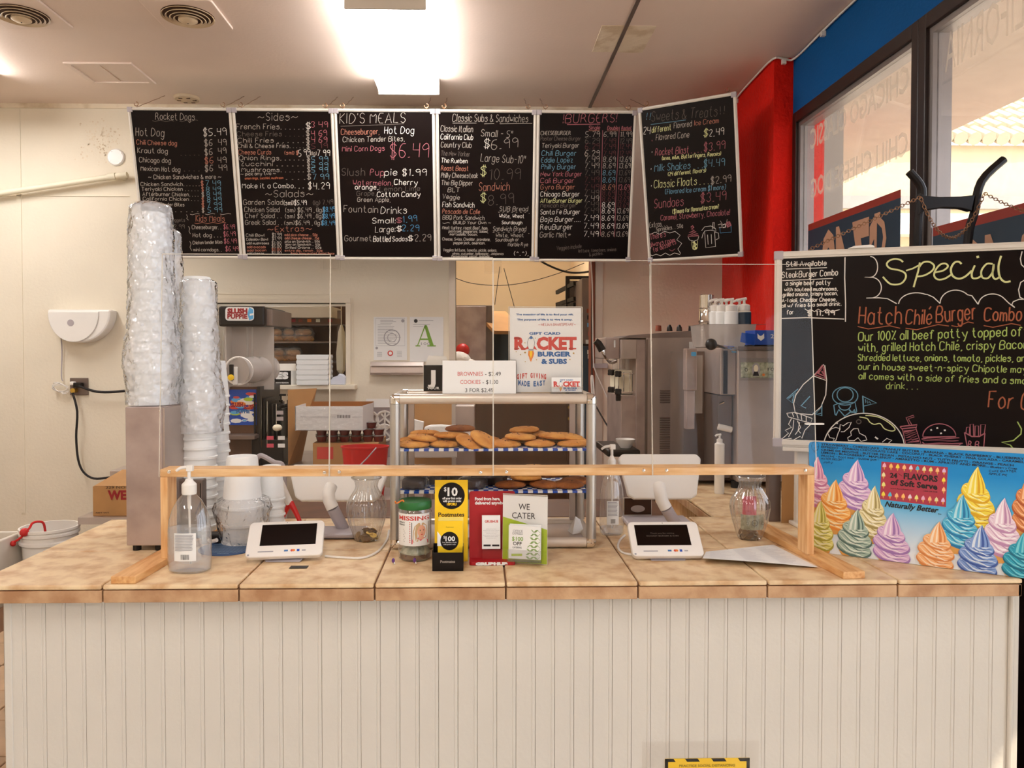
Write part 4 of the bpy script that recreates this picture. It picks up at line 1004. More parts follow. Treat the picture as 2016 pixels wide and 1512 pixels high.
# ---------------------------------------------------------------- the special board
SB_Y0, SB_Y1 = 2.56, 2.30
a = P(1522, 878, SB_Y0); b = P(2016, 898, SB_Y1); zb = a.z
frS = Fr(a, V((b.x - a.x, b.y - a.y, 0)), V((0.0, 0.012, 1)))
hgS = frS.px(1528, 496)[1]
R6 = (1500, 460, 3.436)
arc = lambda cx, cy, rx, ry, t0, t1, n=14: [(cx + rx * math.cos(math.radians(t0 + (t1 - t0) * i / n)), cy - ry * math.sin(math.radians(t0 + (t1 - t0) * i / n))) for i in range(n + 1)]
S = [
 ('w', 'Still Available', 165, 222, 435, 214, 32), ('w', '#', [(165, 240), (440, 230)]), ('w', 'SteakBurger Combo', 137, 300, 512, 282, 40), ('w', '#', [(138, 318), (480, 303)]),
 ('w', 'a single beef patty', 162, 350, 460, 344, 28), ('w', 'with sauteed mushrooms,', 152, 390, 512, 384, 24), ('w', 'grilled onions, crispy bacon,', 142, 424, 512, 414, 24),
 ('w', 'A-1 aioli, Cheddar Cheese,', 136, 464, 505, 456, 24), ('w', 'all w/ fries & a small drink.', 134, 500, 538, 486, 24), ('w', 'for', 168, 546, 212, 544, 28), ('w', '$ 11.99', 310, 556, 490, 552, 32, 1.3),
 ('w', '#', [(290, 508), (310, 522), (330, 512), (355, 528), (380, 510), (410, 528), (440, 510), (470, 528), (526, 514)]),
 ('w', '#', [(562, 160), (560, 300), (566, 480), (565, 596)], 1.3), ('w', '#', [(128, 574), (300, 568), (556, 578)], 1.3),
 ('@', 'chalk_heading'),
 ('w', '#', [(733, 154)] + arc(735, 225, 48, 70, 80, -85) + [(695, 294), (740, 296)] + arc(740, 365, 68, 70, 85, -80) + [(706, 436), (790, 434), (850, 440), (912, 474)], 1.2),
 ('w', '#', [(922, 474)] + arc(1045, 478, 120, 78, 175, 60) + [(1120, 412), (1160, 430), (1205, 472)], 1.2), ('w', '#', [(1205, 472)] + arc(1310, 470, 105, 88, 175, 40) + [(1420, 420), (1462, 478)], 1.2),
 ('w', '#', [(1462, 478)] + arc(1560, 480, 95, 72, 165, 40) + [(1670, 470), (1710, 500)], 1.2), ('w', '#', [(1710, 500), (1690, 480), (1700, 460), (1740, 444), (1773, 444)], 1.2),
 ('w', '#', [(1760, 120), (1748, 170), (1755, 210), (1800, 250)], 1.2), ('w', '#', [(1800, 300), (1750, 330), (1736, 380), (1745, 430), (1773, 445)], 1.2),
 ('y', '#', [(955, 192), (930, 175), (890, 172), (855, 188), (845, 212), (870, 236), (930, 248), (968, 268), (972, 300), (945, 335), (900, 345), (860, 335), (818, 292)], 2.2),
 ('y', '#', [(1068, 195), (1058, 250), (1026, 362)], 2.2), ('y', '#', [(975, 250), (1020, 236), (1062, 214)], 2), ('y', '#', [(1062, 230), (1090, 195), (1135, 192), (1165, 218), (1150, 252), (1100, 282), (1052, 290)], 2.2),
 ('y', '#', [(1170, 262), (1225, 250), (1258, 222), (1240, 202), (1205, 210), (1175, 245), (1165, 285), (1190, 310), (1235, 305), (1280, 278)], 2.2),
 ('y', '#', [(1350, 205), (1330, 190), (1300, 198), (1278, 240), (1290, 285), (1330, 305), (1375, 290), (1420, 250)], 2.4), ('y', '#', [(1440, 215), (1420, 265), (1425, 300), (1460, 300), (1490, 280)], 2.2), ('y', '#', [(1458, 150), (1462, 165)], 3),
 ('y', '#', [(1560, 205), (1520, 205), (1485, 250), (1490, 295), (1530, 300), (1562, 255), (1568, 205), (1560, 280), (1580, 308), (1610, 290)], 2.2), ('y', '#', [(1618, 150), (1600, 220), (1608, 290), (1640, 325), (1682, 322)], 2.4),
 ('@', 'dish_writing'),
 ('u', 'Hatch', 655, 612, 940, 612, 115, 1.7), ('u', 'Chilé', 972, 612, 1145, 612, 100, 1.6), ('u', 'Burger', 1180, 600, 1445, 580, 110, 1.7), ('u', 'Combo', 1502, 590, 1752, 590, 90, 1.7),
 ('u', '#', wave(648, 628, 935, 640, 1, 14), 1.1), ('u', '#', wave(972, 640, 1265, 625, 1, 14), 1.1), ('u', '#', wave(1282, 622, 1432, 605, 1, 12), 1.1), ('u', '#', wave(1500, 622, 1750, 620, 1, 12), 1.1),
 ('n', 'Our 100% all beef patty topped off', 652, 726, 1800, 690, 60, 1.3), ('n', 'with, grilled Hatch Chilé, crispy Bacon,', 652, 798, 1820, 778, 56, 1.2),
 ('n', 'Shredded lettuce, onions, tomato, pickles, and', 650, 860, 1810, 866, 44, 1.1), ('n', 'our in house sweet-n-spicy Chipotle mayo', 652, 920, 1830, 942, 44, 1.1),
 ('n', 'all comes with a side of fries and a small', 654, 984, 1810, 1018, 44, 1.1), ('n', 'drink. . .', 840, 1052, 1055, 1052, 46, .9), ('u', 'For O', 1530, 1176, 1810, 1190, 110, 1.7),
 ('@', 'rocket_drawing'),
 ('w', '#', [(418, 885), (350, 960), (280, 1020), (230, 1090), (214, 1150), (226, 1215), (340, 1225), (400, 1170), (432, 1090), (438, 990), (425, 890)], 1.2), ('w', '#', [(345, 962), (432, 992)]),
 ('p', '#', [(412, 890), (360, 955), (428, 980), (418, 900), (380, 945), (425, 965), (405, 930), (420, 950)], 2.4),
 ('b', '#', [(245, 1050), (168, 1115), (208, 1145), (214, 1085), (180, 1115), (230, 1075), (205, 1130)], 1.4), ('b', '#', [(325, 1100), (265, 1165), (298, 1180)], 1.4), ('b', '#', [(405, 1155), (405, 1232), (345, 1215), (400, 1180), (360, 1222), (400, 1215)], 1.5),
 ('w', '#', [(168, 1215), (225, 1208), (340, 1250), (330, 1282), (180, 1240), (168, 1215)]), ('w', '#', [(205, 1212), (215, 1240)]), ('w', '#', [(235, 1215), (245, 1250)]), ('w', '#', [(265, 1225), (270, 1260)]), ('w', '#', [(300, 1235), (300, 1270)]),
 ('w', '#', [(200, 1250), (180, 1290), (200, 1310), (158, 1330), (180, 1350), (140, 1385), (110, 1395), (200, 1385), (195, 1405), (260, 1370), (270, 1385), (290, 1330), (320, 1300), (335, 1285)]),
 ('w', '#', [(215, 1260), (210, 1320), (180, 1375)]), ('w', '#', [(240, 1265), (262, 1310), (225, 1360)]), ('w', '#', [(255, 1275), (245, 1330), (262, 1350)]),
 ('@', 'astronaut_drawing'),
 ('b', '#', arc(563, 1098, 86, 62, 0, 360, 24), 1.2), ('b', '#', arc(563, 1090, 55, 48, 0, 360, 20), 1.2), ('b', '#', [(495, 1225), (486, 1160), (520, 1148), (630, 1142), (642, 1205)], 1.3),
 ('b', '#', arc(560, 1160, 40, 34, 180, 360), 1.3), ('b', '#', [(500, 1230), (520, 1190), (560, 1235), (600, 1205), (640, 1210)], 1.8), ('b', '#', [(590, 1190), (610, 1210), (625, 1190), (632, 1215)], 2),
 ('b', '#', [(682, 1096), (688, 1212)], 1.6), ('b', '#', [(682, 1100), (775, 1146), (690, 1166)], 1.2), ('b', '#', [(700, 1120), (702, 1145), (712, 1128), (716, 1148), (725, 1135), (735, 1148)], 1),
 ('@', 'globe_drawing'),
 ('w', '#', arc(690, 1455, 275, 240, 175, 8, 26), 1.3),
 ('w', '#', [(470, 1320), (445, 1350), (460, 1380), (490, 1385), (480, 1405), (500, 1398), (515, 1350), (530, 1320), (500, 1310), (470, 1320)]),
 ('w', '#', [(525, 1330), (530, 1290), (550, 1300), (580, 1280), (605, 1275), (590, 1310), (555, 1340), (535, 1340)]),
 ('w', '#', [(600, 1340), (620, 1320), (650, 1318), (660, 1350), (700, 1370), (710, 1395), (670, 1405), (650, 1380), (625, 1400), (585, 1400), (580, 1380), (605, 1365), (600, 1340)]),
 ('y', '#', [(660, 1240), (710, 1250), (730, 1275), (760, 1290), (800, 1285), (830, 1320), (880, 1335), (900, 1320), (860, 1280), (800, 1245), (740, 1232), (700, 1230)], 1.3),
 ('w', '#', [(815, 1410), (845, 1385), (878, 1398), (855, 1418)]), ('w', '#', [(765, 1375), (785, 1390)], 2), ('w', '#', [(500, 1275), (512, 1285)], 2), ('d', '#', arc(655, 1272, 16, 14, 0, 360, 10), 1.2),
 ('@', 'drink_drawing'),
 ('p', '#', [(935, 1305), (1050, 1292), (1045, 1310), (945, 1320), (935, 1305)], 1.6), ('p', '#', [(950, 1320), (975, 1430), (1075, 1420), (1040, 1312)]), ('p', '#', [(1000, 1300), (975, 1245), (1025, 1228), (1030, 1240), (990, 1252), (1015, 1295)]),
 ('p', '#', [(960, 1340), (1040, 1325), (965, 1355), (1045, 1340), (970, 1368), (1048, 1352), (975, 1382), (1050, 1368), (980, 1398), (1058, 1385), (990, 1412), (1062, 1402)], 3),
 ('@', 'burger_drawing'),
 ('p', '#', [(1088, 1372)] + arc(1200, 1372, 112, 86, 180, 0, 16) + [(1088, 1376)], 1.2), ('p', '#', [(1080, 1390), (1120, 1382), (1335, 1380), (1090, 1398), (1330, 1400), (1080, 1425), (1360, 1418), (1330, 1432), (1110, 1436)], 1.5),
 ('p', '#', [(1085, 1410), (1110, 1430), (1200, 1438), (1320, 1440), (1340, 1460)], 1.2), ('w', '#', [(1140, 1330), (1150, 1326)], 2), ('w', '#', [(1180, 1316), (1192, 1314)], 2), ('w', '#', [(1230, 1330), (1244, 1330)], 2), ('w', '#', [(1205, 1352), (1218, 1350)], 2),
 ('@', 'fries_drawing'),
 ('p', '#', [(1370, 1345), (1390, 1448), (1500, 1448), (1508, 1350)], 1.3), ('p', '#', [(1370, 1345), (1420, 1372), (1470, 1372), (1508, 1350)], 1.6), ('p', '#', [(1380, 1350), (1385, 1310), (1405, 1308), (1402, 1362)]),
 ('p', '#', [(1410, 1362), (1408, 1290), (1430, 1288), (1432, 1368)]), ('p', '#', [(1440, 1368), (1442, 1300), (1465, 1300), (1465, 1370)]), ('p', '#', [(1478, 1366), (1480, 1292), (1512, 1292), (1505, 1350)]), ('p', 'R.B.', 1395, 1446, 1480, 1448, 44, 1.2),
 ('n', '#', [(1728, 1272), (1755, 1320), (1752, 1355), (1700, 1400), (1622, 1412), (1680, 1430), (1740, 1500)], 1.4),
]
t = board('special_board', frS, .80, hgS, 'large framed chalkboard headed Special standing at the right end of the counter', S, *R6, w=.0024, fw_=.024, cat='chalkboard', hooks=False, slant=.05)
for a_ in (.09, .6):
    m = MB('white_metal'); q = frS.pt(a_, 0, -.02); m.box(q.x - .02, q.x + .02, q.y - .012, q.y + .012, TOP, q.z + .1); m.box(q.x - .03, q.x + .03, q.y - .10, q.y + .03, TOP, TOP + .012)
    part('foot', m, t, bevel=.003)
part('tray', MB('white_metal').fbox(frS, .03, .30, -.012, 0, .004, .03), t, bevel=.002)
# eraser on the top edge
e0 = frS.px(1668, 490)[0]; e1 = frS.px(1722, 490)[0]
single('eraser', MB('white_plastic').prism(frS, [(e0, hgS), (e1, hgS), (e1 - .004, hgS + .007), (e1 - .014, hgS + .010), (e0 + .02, hgS + .008)], -.035, .012), 'small white eraser lying on top of the special chalkboard frame', 'eraser', bevel=.002)

# ---------------------------------------------------------------- hand truck with chain
HY = 2.50
hm = lambda x, y: P(x, y, HY)
t = thing('hand_truck', 'black hand truck with splayed handles behind the special chalkboard', 'hand truck', (1.55, HY, 0))
for i, pts in enumerate(([(1806, 700), (1806, 480), (1809, 420), (1815, 372), (1790, 338)], [(1895, 700), (1905, 480), (1918, 420), (1932, 358), (1976, 314)])):
    low = hm(*pts[0]); base = V((low.x, HY, .15)); ps = [base] + [hm(*q) for q in pts]
    part('upright', MB('black').tube(ps, .0135, 10), t, label='upright with bent handle')
fr = Fr(P(1806, 480, HY - .012), (1, 0, 0), (0, 0, 1)); q = lambda x, y: fr.px(x, y)
pl = [q(1808, 423), q(1822, 414), q(1855, 409), q(1890, 410), q(1912, 416), q(1918, 384), q(1890, 387), q(1850, 388), q(1818, 385), q(1812, 380)]
part('cross_plate', MB('black').prism(fr, pl, -.02, .004), t, bevel=.003)
lo = hm(1806, 700).x; hi = hm(1895, 700).x
part('toe_plate', MB('black_plastic').box(lo - .05, hi + .05, HY - .22, HY + .02, .02, .03), t)
for x in (lo - .03, hi + .03): part('wheel', MB('black_rubber').cyl((x - .02, HY + .06, .11), (x + .02, HY + .06, .11), .11, seg=20), t)
for z in (.5, .9): part('rung', MB('black_plastic').bar((lo, HY, z), (hi, HY, z), .03, .02), t)


def chain(pa, pb, sag, n, parent):
    pts = [pa.lerp(pb, i / n) - V((0, 0, sag * 4 * (i / n) * (1 - i / n))) for i in range(n + 1)]
    m = MB('chain_metal')
    for i in range(n):
        a_, b_ = pts[i], pts[i + 1]; d_ = (b_ - a_); L = d_.length; u = d_ / L; sd = u.cross(V((0, 0, 1) if i % 2 else (0, 1, 0)))
        if sd.length < .1: sd = u.cross(V((1, 0, 0)))
        sd.normalize(); c = (a_ + b_) / 2
        m.tube([c + u * math.cos(k * PI / 5) * L * .62 + sd * math.sin(k * PI / 5) * .0052 for k in range(10)], .0014, 4, closed=True)
    part('chain', m, parent)


t2 = thing('window_chain', 'thin brass chain draped from the hand truck handles across the window', 'chain', P(1810, 390, HY))
chain(P(1812, 388, HY - .02), P(1592, 492, 2.62), .0, 42, t2)
chain(P(1812, 388, HY - .02), P(1938, 380, HY - .02), .14, 40, t2)
chain(P(1938, 380, HY - .02), P(2030, 420, HY - .1), .006, 18, t2)
# ---------------------------------------------------------------- service counter
CY0, CY1 = 1.93, 2.69
CXR = P(2015, 1160, CY0).x; BXR = P(2009, 1190, 1.975).x
t = thing('service_counter', 'long service counter with tan stone tile top and cream beadboard front', 'counter', (0, 2.3, 0))
part('body', MB('bead_paint').box(-1.215, BXR - .006, 1.985, 2.62, 0, 1.012), t)
part('substrate', MB('grout').box(-1.285, CXR - .008, CY0 + .012, CY1 - .01, 1.012, 1.052), t)
x0 = -1.222; nb = round((BXR - .022 - x0) / .0505); pw = (BXR - .022 - x0) / nb
m = MB('bead_paint'); fr = Fr((0, 0, 0), (1, 0, 0), (0, 1, 0))
g = .0016
prof = [(0, .0), (0, -.0088), (.0012, -.0095), (pw - .0115, -.0095), (pw - .0100, -.0084), (pw - .0085, -.0095), (pw - .0035, -.0095), (pw - .0020, -.0085), (pw - .0008, -.0088), (pw - .0004, 0)]
m.prism(fr, prof[::-1], 0.0, 1.011)
bm = _mesh('plank', m, (0, 0, 0))
for i in range(nb):
    o = bpy.data.objects.new('plank', bm); C.objects.link(o); o.parent = t; ORG[o.name] = V((0, 0, 0))
    o.location = V((x0 + i * pw, 1.985, 0)) - ORG[t.name]
part('corner_post', MB('bead_paint').box(-1.226, -1.206, 1.972, 1.99, 0, 1.011), t, bevel=.003)
part('corner_post', MB('bead_paint').box(BXR - .022, BXR - .006, 1.970, 1.99, 0, 1.011).cyl((BXR - .026, 1.972, 0), (BXR - .026, 1.972, 1.011), .007, seg=10), t, bevel=.002)
part('end_panel', MB('bead_paint').box(BXR - .006, BXR, 1.98, 2.62, 0, 1.012), t)
xs = [-1.295] + [P(px, 1150, CY0).x for px in (200, 469, 737, 996, 1257, 1512, 1769)] + [CXR]
ys = [CY0, 2.262, 2.572, CY1]
for i in range(8):
    for j in range(3):
        g = .0022
        a0, a1, b0, b1 = xs[i] + g, xs[i + 1] - g, ys[j] + (g if j else 0), ys[j + 1] - g
        z = TOP + RNG.uniform(-.0004, .0004)
        part('tile', MB('tile').box(a0, a1, b0, b1, 1.046, z), t, bevel=.004)
    part('edge_tile', MB('tile_edge').box(xs[i] + .002, xs[i + 1] - .002, CY0 + .003, CY0 + .014, 1.012, 1.0435), t, bevel=.002)
for j in range(3):
    part('edge_tile', MB('tile_edge').box(-1.293, -1.283, ys[j] + .003, ys[j + 1] - .003, 1.012, 1.0435), t, bevel=.002)
    part('edge_tile', MB('tile_edge').box(CXR - .012, CXR - .002, ys[j] + .003, ys[j + 1] - .003, 1.012, 1.0435), t, bevel=.002)

# return counter on the right
RX0, RX1 = .834, 1.63
t = thing('return_counter', 'tan tiled return counter running back under the soft serve machines', 'counter', (1.2, 3.3, 0))
part('body', MB('door_brown').box(RX0 + .06, RX1, 2.70, 3.88, 0, 1.012), t)
part('substrate', MB('grout').box(RX0 + .01, RX1, 2.695, 3.9, 1.012, 1.052), t)
for j, (b0, b1) in enumerate(((2.694, 3.02), (3.02, 3.35), (3.35, 3.68), (3.68, 3.90))):
    for a0, a1 in ((RX0, 1.16), (1.16, RX1)):
        part('tile', MB('tile').box(a0 + .002, a1 - .002, b0 + .002, b1 - .002, 1.046, TOP), t, bevel=.004)
    part('edge_tile', MB('tile_edge').box(RX0 + .001, RX0 + .010, b0 + .003, b1 - .003, 1.012, 1.0435), t, bevel=.002)
for k in range(9):
    y = 2.72 + k * .12; part('side_board', MB('wood_z').box(RX0 + .045, RX0 + .06, y, y + .115, .3, 1.012), t, bevel=.003)

# sign taped to the counter front
f = Fr(P(1309, 1512, 1.974), (1, 0, 0), (0, 0, 1))
a_, b_ = f.px(1309, 1494); w_ = f.px(1476, 1494)[0]; hs = b_
t = thing('floor_sign', 'yellow and black social distancing sign taped to the beadboard', 'sign', f.pt(w_ / 2, 0))
B_ = -.26
part('sheet', MB('yellow_card').fbox(f, 0, w_, B_, hs, -.001, 0), t)
m = MB('black'); bw = .0085
m.fbox(f, 0, bw, B_, hs, 0, .0004).fbox(f, w_ - bw, w_, B_, hs, 0, .0004).fbox(f, 0, w_, B_, B_ + bw, 0, .0004)
x = 0
for (u0, u1) in ((0, .10), (.235, .385), (.545, .70), (.86, 1.0)):
    m.poly(f, [(w_ * u0 + (.0 if u0 == 0 else .006), hs - bw), (w_ * u1 + (.006 if u1 < 1 else 0), hs - bw), (w_ * u1, hs), (w_ * u0, hs)], .0004)
part('border', m, t)
m = MB('black'); c0 = f.px(1337, 1510); c1 = f.px(1447, 1510); type_(m, f, 'PRACTICE SOCIAL DISTANCING', c0[0], c0[1], c1[0], .0065, bold=.03)
type_(m, f, '6 FT', w_ * .25, -.12, w_ * .75, .06, bold=.03)
part('lettering', m, t)
part('tape', MB('acrylic').fbox(f, f.px(1264, 1500)[0], f.px(1493, 1500)[0], B_, f.px(1300, 1460)[1], .0006, .0012), t, label='clear tape sheet')

# ---------------------------------------------------------------- sneeze guard
GY = 2.105
t = thing('sneeze_guard', 'pine framed sneeze guard with four clear panels across the counter', 'sneeze guard', (0, 2.15, TOP))
gl_, gr_ = P(315, 930, GY).x, P(1604, 930, GY).x
rz1 = P(960, 922, GY).z; rz0 = rz1 - .021
part('rail', MB('wood').box(gl_, gr_, GY, GY + .064, rz0, rz1), t, bevel=.0015)
part('post', MB('wood_z').box(gl_, gl_ + .020, GY, GY + .0635, TOP + .019, rz0), t, bevel=.0015)
part('post', MB('wood_z').box(gr_ - .020, gr_, GY, GY + .0635, TOP + .019, rz0), t, bevel=.0015)
fr = Fr((0, 0, 0), (1, 0, 0), (0, 1, 0))
q = lambda x, y, z=TOP: PZ(x, y, z)
part('foot', MB('wood_y').prism(fr, [(q(218, 1150).x, q(218, 1150).y), (q(267, 1150).x, q(267, 1150).y), (gl_ + .045, 2.56), (gl_ - .02, 2.56)], TOP + .0005, TOP + .0195), t, bevel=.0015)
a_, b_ = q(1660, 1141), q(1703, 1139)
part('foot', MB('wood_y').prism(fr, [(a_.x, a_.y), (b_.x, b_.y), (gr_ + .012, 2.53), (gr_ - .05, 2.53)], TOP + .0005, TOP + .0195), t, bevel=.0015)
pe = [gl_ - .001, P(649, 930, GY).x, P(971, 930, GY).x, P(1284, 930, GY).x, gr_ + .004]
leans = [.035, .03, .03, .055]; tops = [498, 505, 511, 517]
for i in range(4):
    zt = P((315, 648, 970, 1440)[i], tops[i], GY).z
    a_ = V((pe[i] + .001, GY - .006, rz0 + .001)); fp = Fr(a_, V((1, 0, 0)), V((0, leans[i] * 1.0, zt - rz0)))
    wd = pe[i + 1] - pe[i] - .002; hg = math.hypot(leans[i], zt - rz0)
    m = MB('acrylic').poly(fp, [(0, 0), (wd, 0), (wd, hg), (0, hg)], 0)
    part('panel', m, t, label='clear acrylic panel')
    e = MB('acrylic_edge'); h2 = .0016
    e.fbox(fp, -h2 / 2, h2 / 2, 0, hg, -.002, .001).fbox(fp, wd - h2 / 2, wd + h2 / 2, 0, hg, -.002, .001).fbox(fp, 0, wd, hg - h2 / 2, hg + h2 / 2, -.002, .001)
    part('panel_edge', e, t)
for x, y in ((333, 929), (639, 930), (668, 929), (946, 930), (997, 929), (1267, 926), (1312, 926), (1585, 926)):
    p = P(x, y, GY - .008); part('screw', MB('chrome').lathe([(.0048, 0), (.0045, .0022), (.001, .0035)], p, 12, axis=(0, -1, 0)), t)
for x, yy in ((649, 1), (972, 2), (1284, 3)):
    zt = P(x, tops[yy] + 9, GY).z
    part('clip', MB('acrylic').box(pe[yy] - .024, pe[yy] + .024, GY + .012, GY + .016, zt - .02, zt + .012).box(pe[yy] - .024, pe[yy] + .024, GY + .045, GY + .049, zt - .02, zt + .012), t, label='clear corner clip')
part('clip', MB('white_plastic').box(gr_ - .03, gr_ + .02, GY - .012, GY, rz1 + .12, rz1 + .124), t)

# ---------------------------------------------------------------- left: steel box, cups
t = thing('cup_dispenser', 'tall narrow stainless steel dispenser standing on the counter', 'dispenser', (P(286, 1085, 2.27).x, 2.34, TOP))
a = P(249, 1081, 2.25); b = P(318, 801, 2.25)
part('cabinet', MB('steel_brushed').box(a.x, b.x, 2.25, 2.52, TOP + .018, b.z), t, bevel=.003)
part('side_flange', MB('steel').box(b.x, b.x + .006, 2.256, 2.52, TOP + .018, b.z - .004), t)
for x in (a.x + .02, b.x - .02):
    for y in (2.275, 2.49): part('foot', MB('black_rubber').cyl((x, y, TOP), (x, y, TOP + .018), .012, seg=12), t)
part('rivet', MB('chrome').lathe([(.003, 0), (.001, .002)], (b.x - .006, 2.25, b.z - .012), 8, axis=(0, -1, 0)), t)
BOXTOP = b.z

# foam cup, upside down, rim at z=0
cupm = MB('foam').lathe([(.0525, 0), (.0545, .001), (.0545, .007), (.0515, .009), (.0395, .135), (.037, .139), (.034, .1365), (.001, .1365)], (0, 0, 0), 28)
cup_me = _mesh('foam_cup', cupm, (0, 0, 0))


ORD = ['', 'first'] + [('%d%s' % (k, {1: 'st', 2: 'nd', 3: 'rd'}.get(k % 10 if k not in (11, 12, 13) else 0, 'th'))) for k in range(2, 60)]


def cup_stack(cx, cy, z0, n, pitch, label, group, sc=1.0, top_label=None):
    for i in range(n):
        o = bpy.data.objects.new('foam_cup', cup_me); C.objects.link(o)
        o.location = (cx + RNG.uniform(-.001, .001), cy + RNG.uniform(-.001, .001), z0 + i * pitch); o.scale = (sc, sc, sc)
        o.rotation_euler = (0, 0, RNG.uniform(0, 6)); ORG[o.name] = o.location.copy()
        k = n - i
        tag(o, top_label if (top_label and i == n - 1) else ('topmost ' if k == 1 else ORD[k] + ' from the top, ') + label, 'cup', group)


def bag(cx, cy, z0, z1, r0, r1, label, seed, bulge=None, mat_='bag', name='plastic_bag', low=None):
    rr = random.Random(seed); n = 110; prof = []
    for i in range(n + 1):
        t_ = i / n; r = r0 + (r1 - r0) * t_
        if bulge: r += bulge * math.exp(-((t_ - .22) / .13) ** 2)
        if t_ > .965: r *= math.sqrt(max(0.02, 1 - ((t_ - .965) / .035) ** 2)) * .85 + .15 * (1 - (t_ - .965) / .035)
        prof.append((max(.002, r), (z1 - z0) * t_))
    def fn(a, z):
        ca, sa_ = math.cos(a), math.sin(a)
        v = noise.noise(V((ca * 1.6 + seed, sa_ * 1.6, z * 8)))
        v2 = 1 - abs(noise.noise(V((ca * 2.4 + seed, sa_ * 2.4 + 3, z * 26 + ca * 1.5)))) * 2
        v3 = 1 - abs(noise.noise(V((ca * 5 + seed, sa_ * 5, z * 62 + sa_ * 4)))) * 2
        return .97 + .10 * v + .055 * max(0, v2) ** 3 + .045 * max(0, v3) ** 2
    m = MB(mat_).lathe(prof, (cx, cy, z0), 72, fn=fn)
    return single(name, m, label, 'bag')


sa = P(300, 800, 2.335); st_x = sa.x
nA = 15
cup_stack(st_x, 2.34, BOXTOP + .001, nA, .0315, 'foam cup in the bagged stack on the steel dispenser', 'foam cups bagged on the steel dispenser')
bag(st_x - .002, 2.34, BOXTOP + .002, P(300, 396, 2.34).z, .076, .058, 'clear plastic bag around the tallest cup stack, on the steel dispenser', 3, .012)
# stack behind
xb = P(328, 800, 2.62).x
cup_stack(xb, 2.60, TOP + .001, 25, .0315, 'foam cup in the tall stack behind the steel dispenser', 'foam cups stacked behind the dispenser')
bag(xb + .002, 2.60, 1.42, P(330, 446, 2.6).z, .070, .055, 'clear bag on the stack hidden behind the tallest bagged cups', 8)
# third stack, bag on its upper part
xc = P(392, 900, 2.44).x
cup_stack(xc, 2.44, TOP + .001, 23, .0310, 'foam cup in the half bagged stack right of the dispenser', 'foam cups in the half bagged stack', 1.02)
bag(xc + .002, 2.44, P(390, 850, 2.44).z, P(392, 546, 2.44).z, .070, .053, 'clear bag pulled down over the upper half of the second cup stack', 15, .012)
xd = P(424, 900, 2.585).x
cup_stack(xd, 2.585, TOP + .001, 15, .0310, 'foam cup in the stack hidden behind the half bagged one', 'foam cups behind the half bagged stack', .88)
# front inverted cups with gathered wrap
xe = P(476, 1000, 2.35).x
cup_stack(xe, 2.36, TOP + .002, 3, .052, 'large foam cup in clear wrap beside the left tablet', 'wrapped foam cups by the left tablet', 1.16, 'upside-down white foam cup topping the wrapped stack by the left tablet')
m = MB('cling')
def fnw(a, z):
    return 1 + .13 * noise.noise(V((math.cos(a) * 3, math.sin(a) * 3, z * 45))) + .09 * (1 - 2 * abs(noise.noise(V((math.cos(a) * 5, math.sin(a) * 5, z * 90 + math.cos(a) * 3)))))
m.lathe([(.058, 0), (.066, .015), (.071, .05), (.078, .085), (.080, .105), (.074, .128), (.060, .138)], (xe, 2.36, TOP + .003), 64, fn=fnw)
single('plastic_wrap', m, 'crumpled clear wrap gathered round the foam cups by the left tablet', 'wrap')
xf = P(535, 1000, 2.5).x
cup_stack(xf, 2.5, TOP + .001, 5, .026, 'small foam cup in the short stack behind the left tablet', 'small foam cups behind the left tablet', .80)
xf = P(512, 1000, 2.56).x
cup_stack(xf, 2.58, TOP + .001, 3, .026, 'small foam cup half hidden behind the wrapped cups', 'small foam cups behind the wrapped cups', .8)

# stack of trays / steel cabinet seen behind (urn)
t = thing('drink_urn', 'steel drink urn with a white tap behind the bottle of sanitizer', 'urn', (P(375, 1050, 2.44).x, 2.44, TOP))
a = P(347, 1075, 2.36); b = P(398, 945, 2.36)
part('body', MB('steel_dark').box(a.x, b.x, 2.36, 2.40, TOP + .03, b.z), t, bevel=.004)
part('door_line', MB('black').box(b.x - .006, b.x - .004, 2.358, 2.361, TOP + .04, b.z - .01), t)
part('base', MB('black_plastic').box(a.x - .01, P(440, 1075, 2.36).x, 2.33, 2.38, TOP, TOP + .03), t, bevel=.004)
q_ = P(418, 1066, 2.27); part('tap', MB('white_plastic').tube([q_ + V((-.02, .03, -.004)), q_, q_ + V((.016, -.008, .006))], .006, 8), t)

# patterned round mat
c = PZ(448, 1087, TOP)
t = thing('round_mat', 'round blue and white wave patterned mat beneath the wrapped cups', 'mat', (c.x, c.y + .02, TOP))
fr = Fr((c.x - .01, c.y + .04, TOP), (1, 0, 0), (0, 1, 0)); R_ = .085
part('pad', MB('mat_blue').prism(fr, [(R_ * math.cos(k * PI / 20), R_ * math.sin(k * PI / 20)) for k in range(40)], 0.0003, .003), t)
m = MB('mat_light')
for k in range(-7, 8):
    for i in range(-8, 8):
        x = i * .011; y = k * .0115
        if x * x + y * y < (R_ - .014) ** 2: m.poly(fr, [(x, y), (x + .006, y + .003), (x + .011, y), (x + .011, y + .003), (x + .006, y + .006), (x, y + .003)], .0034)
part('pattern', m, t)


